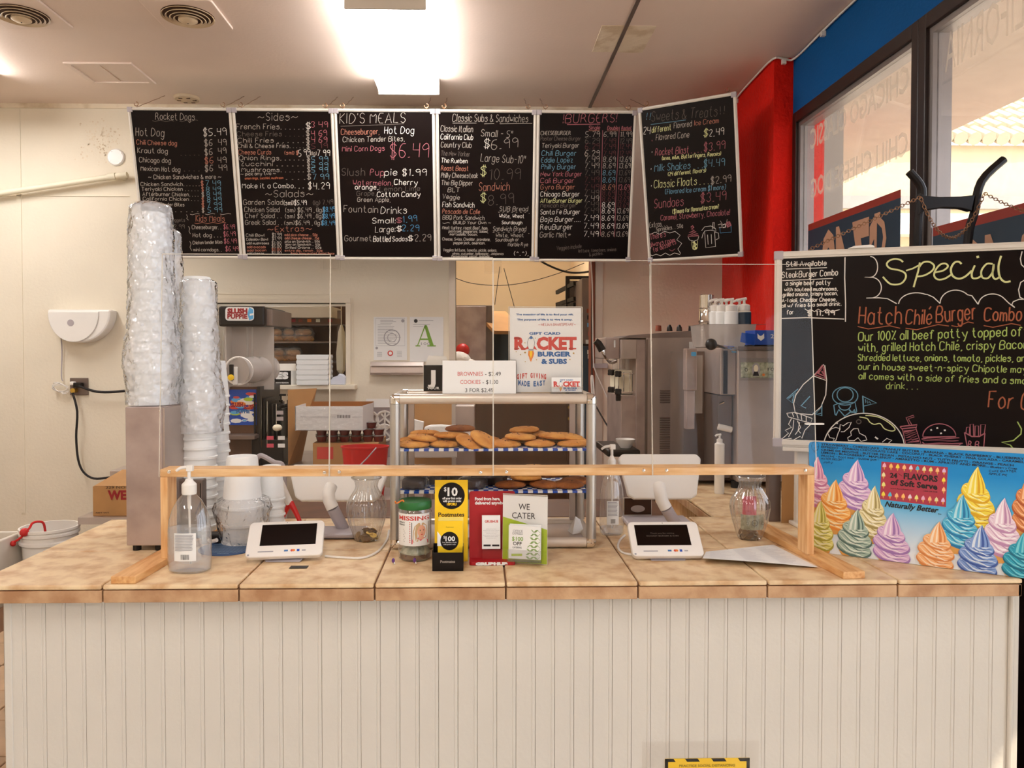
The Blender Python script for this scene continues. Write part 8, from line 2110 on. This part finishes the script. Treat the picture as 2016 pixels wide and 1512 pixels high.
part('tray', MB('frost').box(P(812, 880, 4.0).x, P(900, 880, 4.0).x, 4.0, 4.2, P(0, 904, 4.0).z, P(0, 888, 4.0).z), t, bevel=.006)
part('leg', MB('steel').box(P(905, 862, 4.25).x, P(912, 862, 4.25).x, 4.25, 4.28, 0, P(0, 862, 4.2).z), t)
part('leg', MB('steel').box(P(785, 862, 4.25).x, P(792, 862, 4.25).x, 4.25, 4.28, 0, P(0, 862, 4.2).z), t)
a = P(897, 1050, 4.6); b = P(935, 796, 4.6)
single('steel_unit', MB('steel').box(a.x, b.x, 4.6, 4.9, 0, P(0, 800, 4.6).z), 'narrow steel unit behind the bakery case beside the cardboard', 'cabinet', bevel=.006)
# dark under-counter unit, centre
a = P(560, 1000, 3.0); b = P(760, 985, 3.0)
t = thing('shelf_unit', 'dark low shelf behind the registers', 'shelf', (0, 3.1, 0))
part('box', MB('door_brown').box(-1.1, .75, 2.95, 3.3, 0, P(0, 1022, 2.95).z), t, bevel=.004)
part('top', MB('tile').box(-1.1, .75, 2.75, 2.96, .985, 1.0), t)
# brush with white handle
t = thing('cleaning_brush', 'white angled brush handle with red bristles behind the small cups', 'brush', P(570, 1010, 2.66))
part('handle', MB('white_plastic').tube([P(543, 935, 2.62), P(571, 992, 2.62)], .016, 12, .012), t)
part('bristles', MB('red').tube([P(571, 990, 2.62), P(562, 1008, 2.62), P(554, 1026, 2.6)], .010, 8, .004).tube([P(572, 990, 2.62), P(582, 1008, 2.6), P(590, 1026, 2.58)], .011, 8, .007), t)
t = thing('grey_handle', 'grey curved plastic handle rising behind the wrapped cups', 'handle', P(530, 905, 2.8))
part('arm', MB('grey_plastic').tube([P(498, 930, 2.8), P(505, 905, 2.8), P(512, 897, 2.8), P(522, 900, 2.8), P(540, 910, 2.8), P(555, 914, 2.8), P(558, 930, 2.8)], .009, 10), t)
part('stem', MB('grey_plastic').tube([P(558, 928, 2.8), V((P(558, 930, 2.8).x, 2.8, 1.0))], .012, 10), t)

# ---------------------------------------------------------------- soft serve machines
MY = 3.95
t = thing('soft_serve_machine', 'steel soft serve machine with drop levers facing the doorway side', 'soft serve machine', (1.0, 4.25, 0))
gx = lambda px, Y=MY: P(px, 700, Y).x
gz = lambda py, Y=MY: P(1200, py, Y).z
part('body', MB('steel').box(gx(1272), gx(1400), MY, MY + .55, .15, gz(664)), t, bevel=.005)
part('front_column', MB('steel_brushed').box(gx(1253), gx(1272), MY + .01, MY + .5, .15, gz(668)), t, bevel=.004)
part('front_strip', MB('steel_dark').box(gx(1271), gx(1275), MY - .004, MY + .02, .15, gz(668)), t)
part('lower_front', MB('steel_brushed').box(gx(1224), gx(1254), MY + .02, MY + .45, gz(905), gz(779)), t, bevel=.004)
part('head', MB('steel').box(gx(1223), gx(1254), MY, MY + .45, gz(707), gz(668)), t, bevel=.004)
part('head_nose', MB('steel_brushed').box(gx(1194), gx(1223), MY + .04, MY + .40, gz(707), gz(664)), t, bevel=.006)
part('nose_slot', MB('chrome').box(gx(1211), gx(1214), MY + .036, MY + .042, gz(684), gz(670)), t)
part('top_plate', MB('steel_dark').add([(gx(1222), MY, gz(666)), (gx(1400), MY, gz(664)), (gx(1400), MY + .5, gz(664)), (gx(1222), MY + .5, gz(666)), (gx(1240), MY + .02, gz(660)), (gx(1385), MY + .02, gz(649)), (gx(1385), MY + .45, gz(649)), (gx(1240), MY + .45, gz(660))], [(0, 1, 5, 4), (1, 2, 6, 5), (2, 3, 7, 6), (3, 0, 4, 7), (4, 5, 6, 7)]), t)
for px, sh in ((1296, 0), (1318, 1), (1337, 1), (1361, 0)):
    p = V((gx(px, MY + .12), MY + .12, gz(652, MY + .12)))
    m = MB('black_plastic' if px != 1296 else 'wood_red')
    m.lathe([(.017, 0), (.015, .03), (.001, .032)] if not sh else [(.016, 0), (.014, .02), (.006, .034), (.001, .035)], p, 14); part('hopper_knob', m, t)
# lever
part('lever', MB('chrome').tube([P(1214, 709, MY + .05), P(1200, 712, MY + .02), P(1190, 700, MY), P(1183, 685, MY)], .006, 8).tube([P(1214, 712, MY + .09), P(1202, 715, MY + .07), P(1193, 703, MY + .05), P(1187, 688, MY + .05)], .006, 8), t)
part('lever_grip', MB('black_plastic').tube([P(1186, 690, MY), P(1178, 676, MY), P(1172, 671, MY)], .021, 10, .017), t, label='black lever grip')
for px in (1219, 1232, 1243): part('spout', MB('bottle_plastic').cyl((gx(px), MY + .12, gz(707)), (gx(px), MY + .12, gz(732)), .014, seg=14), t)
part('dispense_door', MB('cream').box(gx(1224), gx(1252), MY + .10, MY + .35, gz(777), gz(730)), t)
for y in (736, 772):
    part('rod', MB('chrome').cyl(P(1206, y, MY + .05), P(1253, y, MY + .05), .004, seg=8), t)
for x in (1210, 1218, 1228, 1240): part('rod', MB('chrome').cyl(P(x, 733, MY + .05), P(x, 774, MY + .05), .003, seg=8), t)
for x, y in ((1204, 733), (1218, 736), (1204, 767), (1218, 771)):
    m = MB('black_plastic'); p = P(x, y, MY + .01); m.lathe([(.001, 0), (.017, 0), (.017, .018), (.012, .024), (.001, .024)], p, 20, axis=(-.5, -1, 0), fn=lambda a, z: 1 + .16 * math.cos(4 * a)); part('star_knob', m, t)
q = P(1217, 780, MY + .02); part('spigot', MB('black_plastic').box(q.x - .012, q.x + .012, q.y - .01, q.y + .01, q.z - .025, q.z + .025), t, bevel=.003)
part('side_plate', MB('steel').box(gx(1283), gx(1372), MY - .004, MY, gz(912), gz(672)), t)
for i in range(6):
    y = 769 + i * 4.6; part('louvre', MB('steel_dark').cyl((gx(1299), MY - .004, gz(y)), (gx(1347), MY - .004, gz(y)), .0042, seg=8), t)
for i in range(16):
    y = 823 + i * 4.6; part('louvre', MB('steel_dark').cyl((gx(1299), MY - .004, gz(y)), (gx(1347), MY - .004, gz(y)), .0042, seg=8), t)
f = Fr((gx(1315), MY - .005, gz(718)), (1, 0, 0), (0, 0, 1)); m = MB('orange'); q_ = [f.px(x, y) for x, y in ((1319, 708), (1330, 714), (1350, 718), (1372, 718), (1395, 714), (1395, 700), (1372, 696), (1345, 698), (1330, 701))]
m.poly(f, q_, 0); m.use('ink'); tpx(m, f, 'SWEET', 1325, 713, 1368, 9, bold=.03, d=.001); part('badge', m, t)
part('drip_shelf', MB('black_plastic').box(gx(1196, 3.8), gx(1262, 3.8), 3.80, 4.2, gz(900, 3.8), gz(886, 3.8)), t, bevel=.01)
single('white_bowl', MB('white_plastic').lathe([(.025, 0), (.045, .03), (.05, .045), (.046, .045), (.03, .008), (.001, .008)], (gx(1232, 3.88), 3.88, gz(886, 3.8) + .001), 26), 'small white bowl on the drip shelf of the farther soft serve machine', 'bowl')

MB_Y = 3.22
gx2 = lambda px, Y=MB_Y: P(px, 700, Y).x
gz2 = lambda py, Y=MB_Y: P(1400, py, Y).z
t = thing('soft_serve_machine', 'steel soft serve machine with a round black ball lever and a banknote taped on', 'soft serve machine', (1.2, 3.45, TOP))
part('body', MB('steel').box(gx2(1452), 1.60, MB_Y, MB_Y + .6, TOP + .03, gz2(689)), t, bevel=.005)
part('top', MB('steel_dark').box(gx2(1450), 1.62, MB_Y - .01, MB_Y + .62, gz2(689), gz2(682)), t, bevel=.003)
part('face_plate', MB('steel_brushed').box(gx2(1357), gx2(1379), MB_Y + .05, MB_Y + .1, gz2(770), gz2(686)), t, bevel=.004)
part('face_lower', MB('steel_brushed').box(gx2(1359), gx2(1376), MB_Y + .06, MB_Y + .1, TOP + .25, gz2(770)), t, bevel=.003)
part('throat', MB('steel_dark').box(gx2(1378), gx2(1421), MB_Y + .25, MB_Y + .5, TOP + .04, gz2(692)), t)
part('column', MB('steel').box(gx2(1421), gx2(1452), MB_Y + .02, MB_Y + .5, gz2(778), gz2(685)), t, bevel=.004)
part('slot', MB('black').box(gx2(1427), gx2(1435), MB_Y + .015, MB_Y + .022, gz2(776), gz2(690)), t)
part('column_lower', MB('steel_dark').box(gx2(1421), gx2(1449), MB_Y + .05, MB_Y + .5, TOP + .04, gz2(780)), t)
part('drip_lip', MB('white_plastic').cyl((gx2(1421), MB_Y + .04, gz2(842)), (gx2(1447), MB_Y + .04, gz2(848)), .014, seg=12), t)
part('screen_cover', MB('frost').box(gx2(1380), gx2(1405), MB_Y + .16, MB_Y + .17, gz2(820), gz2(700)), t)
for y in (705, 795): q = P(1416, y, MB_Y + .04); part('pin', MB('chrome').cyl(q, q + V((.02, 0, .008)), .005, seg=8), t)
for x, y in ((1366, 697), (1441, 690)): q = P(x, y, MB_Y + .045); part('sticker', MB('sky_blue').prism(Fr(V((q.x, MB_Y + (.048 if x < 1400 else .018), q.z)), (1, 0, 0), (0, 0, 1)), rrect(-.011, .011, -.009, .009, .004), 0, .001), t)
m = MB('chalk'); fv = Fr((gx2(1364), MB_Y + .049, gz2(762)), (0, 0, 1), (-1, 0, 0)); type_(m, fv, 'TAYLOR', 0, -.010, .058, .009, bold=.03, d=.001)
part('lettering', m, t)
part('lever_rod', MB('chrome').cyl(P(1448, 690, MB_Y + .02), P(1404, 678, MB_Y - .06), .006, seg=8).cyl(P(1452, 684, MB_Y + .05), P(1408, 680, MB_Y - .04), .004, seg=8), t)
part('ball_knob', MB('black_plastic').ball(P(1400, 678, MB_Y - .07), .0245, 22), t, label='black ball knob')
for x in (gx2(1456), 1.56): part('foot', MB('black_rubber').cyl((x, MB_Y + .04, TOP), (x, MB_Y + .04, TOP + .03), .02), t)
part('base', MB('steel_dark').box(gx2(1362), 1.58, MB_Y + .1, MB_Y + .55, TOP + .02, TOP + .05), t)
# banknote copy
f = Fr((gx2(1457), MB_Y - .0015, gz2(749)), (1, 0, 0), (0, 0, 1)); q = lambda x, y: f.px(x, y)
m = MB('paper'); a0, b0 = q(1457, 749); a1 = q(1530, 749)[0] + .03; b1 = q(1457, 705)[1]
t2 = thing('banknote', 'hundred dollar bill taped on the steel side by the chalkboard edge', 'money', f.pt(a1 / 2, 0))
part('tape', MB('clear_plastic').fbox(f, a0, a1, b0, b1, 0, .0005), t2)
n0, m0 = q(1458, 744); n1 = n0 + .150; m1 = q(1458, 713)[1]
part('note', MB('bill').fbox(f, n0, n1, m0, m1, .0006, .0012), t2)
m = MB('ink'); m.fbox(f, n0 + .003, n1 - .003, m0 + .003, m0 + .0042, .0012, .0016).fbox(f, n0 + .003, n1 - .003, m1 - .0042, m1 - .003, .0012, .0016)
cx = q(1488, 728); m.use('ink_grey'); m.poly(f, [(cx[0] + .018 * math.cos(k * PI / 12), cx[1] + .029 * math.sin(k * PI / 12)) for k in range(24)], .0017)
m.use('cream'); m.poly(f, [(cx[0] + .010 * math.cos(k * PI / 12), cx[1] + .006 + .015 * math.sin(k * PI / 12)) for k in range(24)], .002)
m.use('ink'); m.poly(f, [(cx[0] - .014, cx[1] - .026), (cx[0] + .014, cx[1] - .026), (cx[0] + .008, cx[1] - .008), (cx[0] - .008, cx[1] - .008)], .0021); m.ring(f, .005, .007, q(1469, 728)[0], cx[1], .0018, 12)
m.use('orange'); disc(m, f, q(1503, 738)[0], q(1503, 738)[1], .006, .0019, 12); m.use('ink'); tpx(m, f, '100', 1511, 730, 1532, 6, d=.0019); part('engraving', m, t2)

# ---- on top of the machines
ZM = gz2(682) + .0005
# metal mixing cups
for i, px in enumerate((1391, 1407)):
    Y = MB_Y + .42; x = P(px, 650, Y).x; z = ZM
    t3 = thing('metal_cup_stack', 'tall polished steel malt cups stacked, ' + ('nearest the ball knob' if i == 0 else 'just behind the nearest stack'), 'cup', (x, Y, z))
    n = 9 if i == 0 else 6; zz = z
    for k in range(n):
        part('lower_cup', MB('chrome').lathe([(.034, 0), (.038, .012), (.040, .013), (.038, .014)], (x, Y, zz), 22), t3); zz += .0135
    part('upper_cup', MB('chrome').lathe([(.040, 0), (.037, .004), (.035, .060), (.037, .062), (.034, .065), (.033, .125), (.030, .128), (.001, .128)], (x, Y, zz), 26), t3)
# tub with squeeze pump bottles
Yt = MB_Y + .22
x0, x1 = P(1386, 650, Yt).x, P(1489, 650, Yt).x; z1 = P(0, 637, Yt).z
t = thing('bottle_tub', 'translucent plastic tub holding white pump bottles on the machine top', 'tub', ((x0 + x1) / 2, Yt + .1, ZM))
m = MB('frost'); fr = Fr((x0, Yt, ZM), (1, 0, 0), (0, 0, 1)); W_ = x1 - x0; H = z1 - ZM
part('front', MB('frost').prism(fr, [(W_ * .05, 0), (W_ * .92, 0), (W_, H), (0, H)], -.003, 0), t)
part('back', MB('frost').prism(Fr((x0, Yt + .22, ZM), (1, 0, 0), (0, 0, 1)), [(W_ * .05, 0), (W_ * .92, 0), (W_, H), (0, H)], -.003, 0), t)
part('side', MB('frost').add([(x0 + W_ * .05, Yt, ZM), (x0 + W_ * .05, Yt + .22, ZM), (x0, Yt + .22, z1), (x0, Yt, z1)], [(0, 1, 2, 3)]).add([(x1 - W_ * .08, Yt, ZM), (x1 - W_ * .08, Yt + .22, ZM), (x1, Yt + .22, z1), (x1, Yt, z1)], [(0, 1, 2, 3)]), t)
part('rim', MB('clear_plastic').box(x0 - .01, x1 + .04, Yt - .012, Yt, z1 - .003, z1).box(x0 - .01, x1 + .04, Yt + .22, Yt + .232, z1 - .003, z1).box(x1, x1 + .04, Yt, Yt + .22, z1 - .003, z1).box(x0 - .01, x0, Yt, Yt + .22, z1 - .003, z1), t)
bl_specs = [(1408, .16, 'white'), (1421, .12, 'white'), (1430, .18, 'white'), (1440, .05, 'white'), (1456, .14, 'white'), (1465, .05, 'dark')]
for i, (px, dy, c) in enumerate(bl_specs):
    Y = Yt + dy; x = P(px, 620, Y).x; r = .031 if dy < .1 else .027
    top_ = P(0, 612 if c == 'white' else 611, Y).z - ZM
    lab = ORD[i + 1] + ' white pump bottle from the left in the tub' if c == 'white' else 'pump bottle with a dark band at the right end of the tub'
    tb = thing('topping_bottle', lab, 'bottle', (x, Y, ZM + .002), 'topping pump bottles' if c == 'white' else None)
    part('body', MB('foam' if c == 'white' else 'white').lathe([(.001, 0), (r, 0), (r, top_ * .97), (r * .8, top_), (r * .6, top_ + .003)], (x, Y, ZM + .002), 22), tb)
    if c == 'dark': part('band', MB('navy').lathe([(r * 1.01, top_ * .62), (r * 1.01, top_ * .95)], (x, Y, ZM + .002), 22), tb)
    z = ZM + .002 + top_; m = MB('white_plastic').lathe([(r * .85, 0), (r * .85, .024), (r * .7, .028), (r * .3, .032), (.006, .034), (.006, .052)], (x, Y, z), 18); part('cap', m, tb)
    part('pump_head', MB('white_plastic').tube([(x + .01, Y, z + .055), (x - .012, Y, z + .053), (x - .032, Y, z + .044)], .007, 8, .005), tb)
# blue box
a = P(1466, 683, 3.16 + .12); 
YB2 = MB_Y + .02
a = P(1486, 683, YB2); b = P(1540, 650, YB2)
t = thing('blue_box', 'open blue carton with a white emblem on the steel machine top', 'box', ((a.x + b.x) / 2, YB2, ZM))
part('carton', MB('blue_box').box(a.x, a.x + .20, YB2, YB2 + .12, ZM + .006, b.z), t, bevel=.002)
f = Fr((a.x, YB2 - .001, ZM), (1, 0, 0), (0, 0, 1)); q_ = lambda x, y: f.px(x, y)
part('flap', MB('blue_box').prism(f, [q_(1460, 655), q_(1487, 658), q_(1485, 680), q_(1457, 673)], .0, .003), t)
part('tray_edge', MB('black').box(a.x - .003, a.x + .205, YB2 - .003, YB2 + .12, ZM, ZM + .007), t)
m = MB('paper'); m.poly(f, [q_(1491, 656), q_(1494, 660), q_(1497.5, 661.5), q_(1501, 660), q_(1504, 656), q_(1504.5, 666), q_(1498, 671), q_(1491.5, 666)], .0008); tpx(m, f, '24', 1517, 666, 1530, 8, d=.0008)
part('emblem', m, t)
# papers on the far machine
q0 = P(1357, 686, MY - .02); single('recipe_paper', MB('paper').box(gx(1358, 3.93), gx(1392, 3.93), 3.935, 3.94, gz(688, 3.93), gz(673, 3.93)), 'small printed paper stuck at the top of the farther machine side', 'paper')
# white sanitizer pump on the return counter between machines
q = P(1412, 930, 3.1)
t = thing('soap_bottle', 'white pump bottle standing between the two soft serve machines', 'bottle', (P(1412, 900, 3.15).x, 3.15, TOP))
x, Y = P(1412, 900, 3.15).x, 3.12
zt = P(0, 875, Y).z
part('body', MB('white').lathe([(.018, 0), (.020, .004), (.020, zt - TOP - .006), (.012, zt - TOP)], (x, Y, TOP + .0005), 20), t)
part('cap', MB('white_plastic').lathe([(.012, 0), (.012, .014), (.004, .018), (.004, .030)], (x, Y, zt), 16), t); part('pump_head', MB('white_plastic').tube([(x + .006, Y, zt + .033), (x - .012, Y, zt + .031), (x - .018, Y, zt + .026)], .0045, 8), t)
# framed photo & dark box seen beside the register
a = P(1228, 1013, 2.66); b = P(1283, 980, 2.66)
t = thing('printed_card', 'small framed dark photograph below the right register', 'picture', (a.x, 2.66, TOP))
a = P(1229, 1013, 2.64); b = P(1282, 981, 2.64)
part('frame', MB('white').box(a.x - .002, b.x + .002, 2.64, 2.645, TOP + .0, b.z + .002), t); part('photo', MB('vent_dark').box(a.x, b.x, 2.6385, 2.64, a.z, b.z), t)
m = MB('steel'); m.ball(((a.x + b.x) / 2, 2.638, (a.z + b.z) / 2 - .008), .025, 12, sy=.02, sz=.5); part('picture_detail', m, t)
# grey post beside right wooden post
a = P(1513, 1045, 2.60); b = P(1538, 938, 2.60)
single('support_post', MB('steel_dark').box(a.x, b.x, 2.60, 2.63, TOP, P(0, 925, 2.6).z), 'grey metal post standing behind the right wooden post', 'post', bevel=.002)
single('reflection_strip', MB('cardboard').box(P(1539, 1045, 2.58).x, P(1562, 1045, 2.58).x, 2.58, 2.585, TOP, P(0, 930, 2.58).z), 'narrow tan panel between the grey post and the wooden post', 'panel')  # tan strip modelled in place of the post's reflection
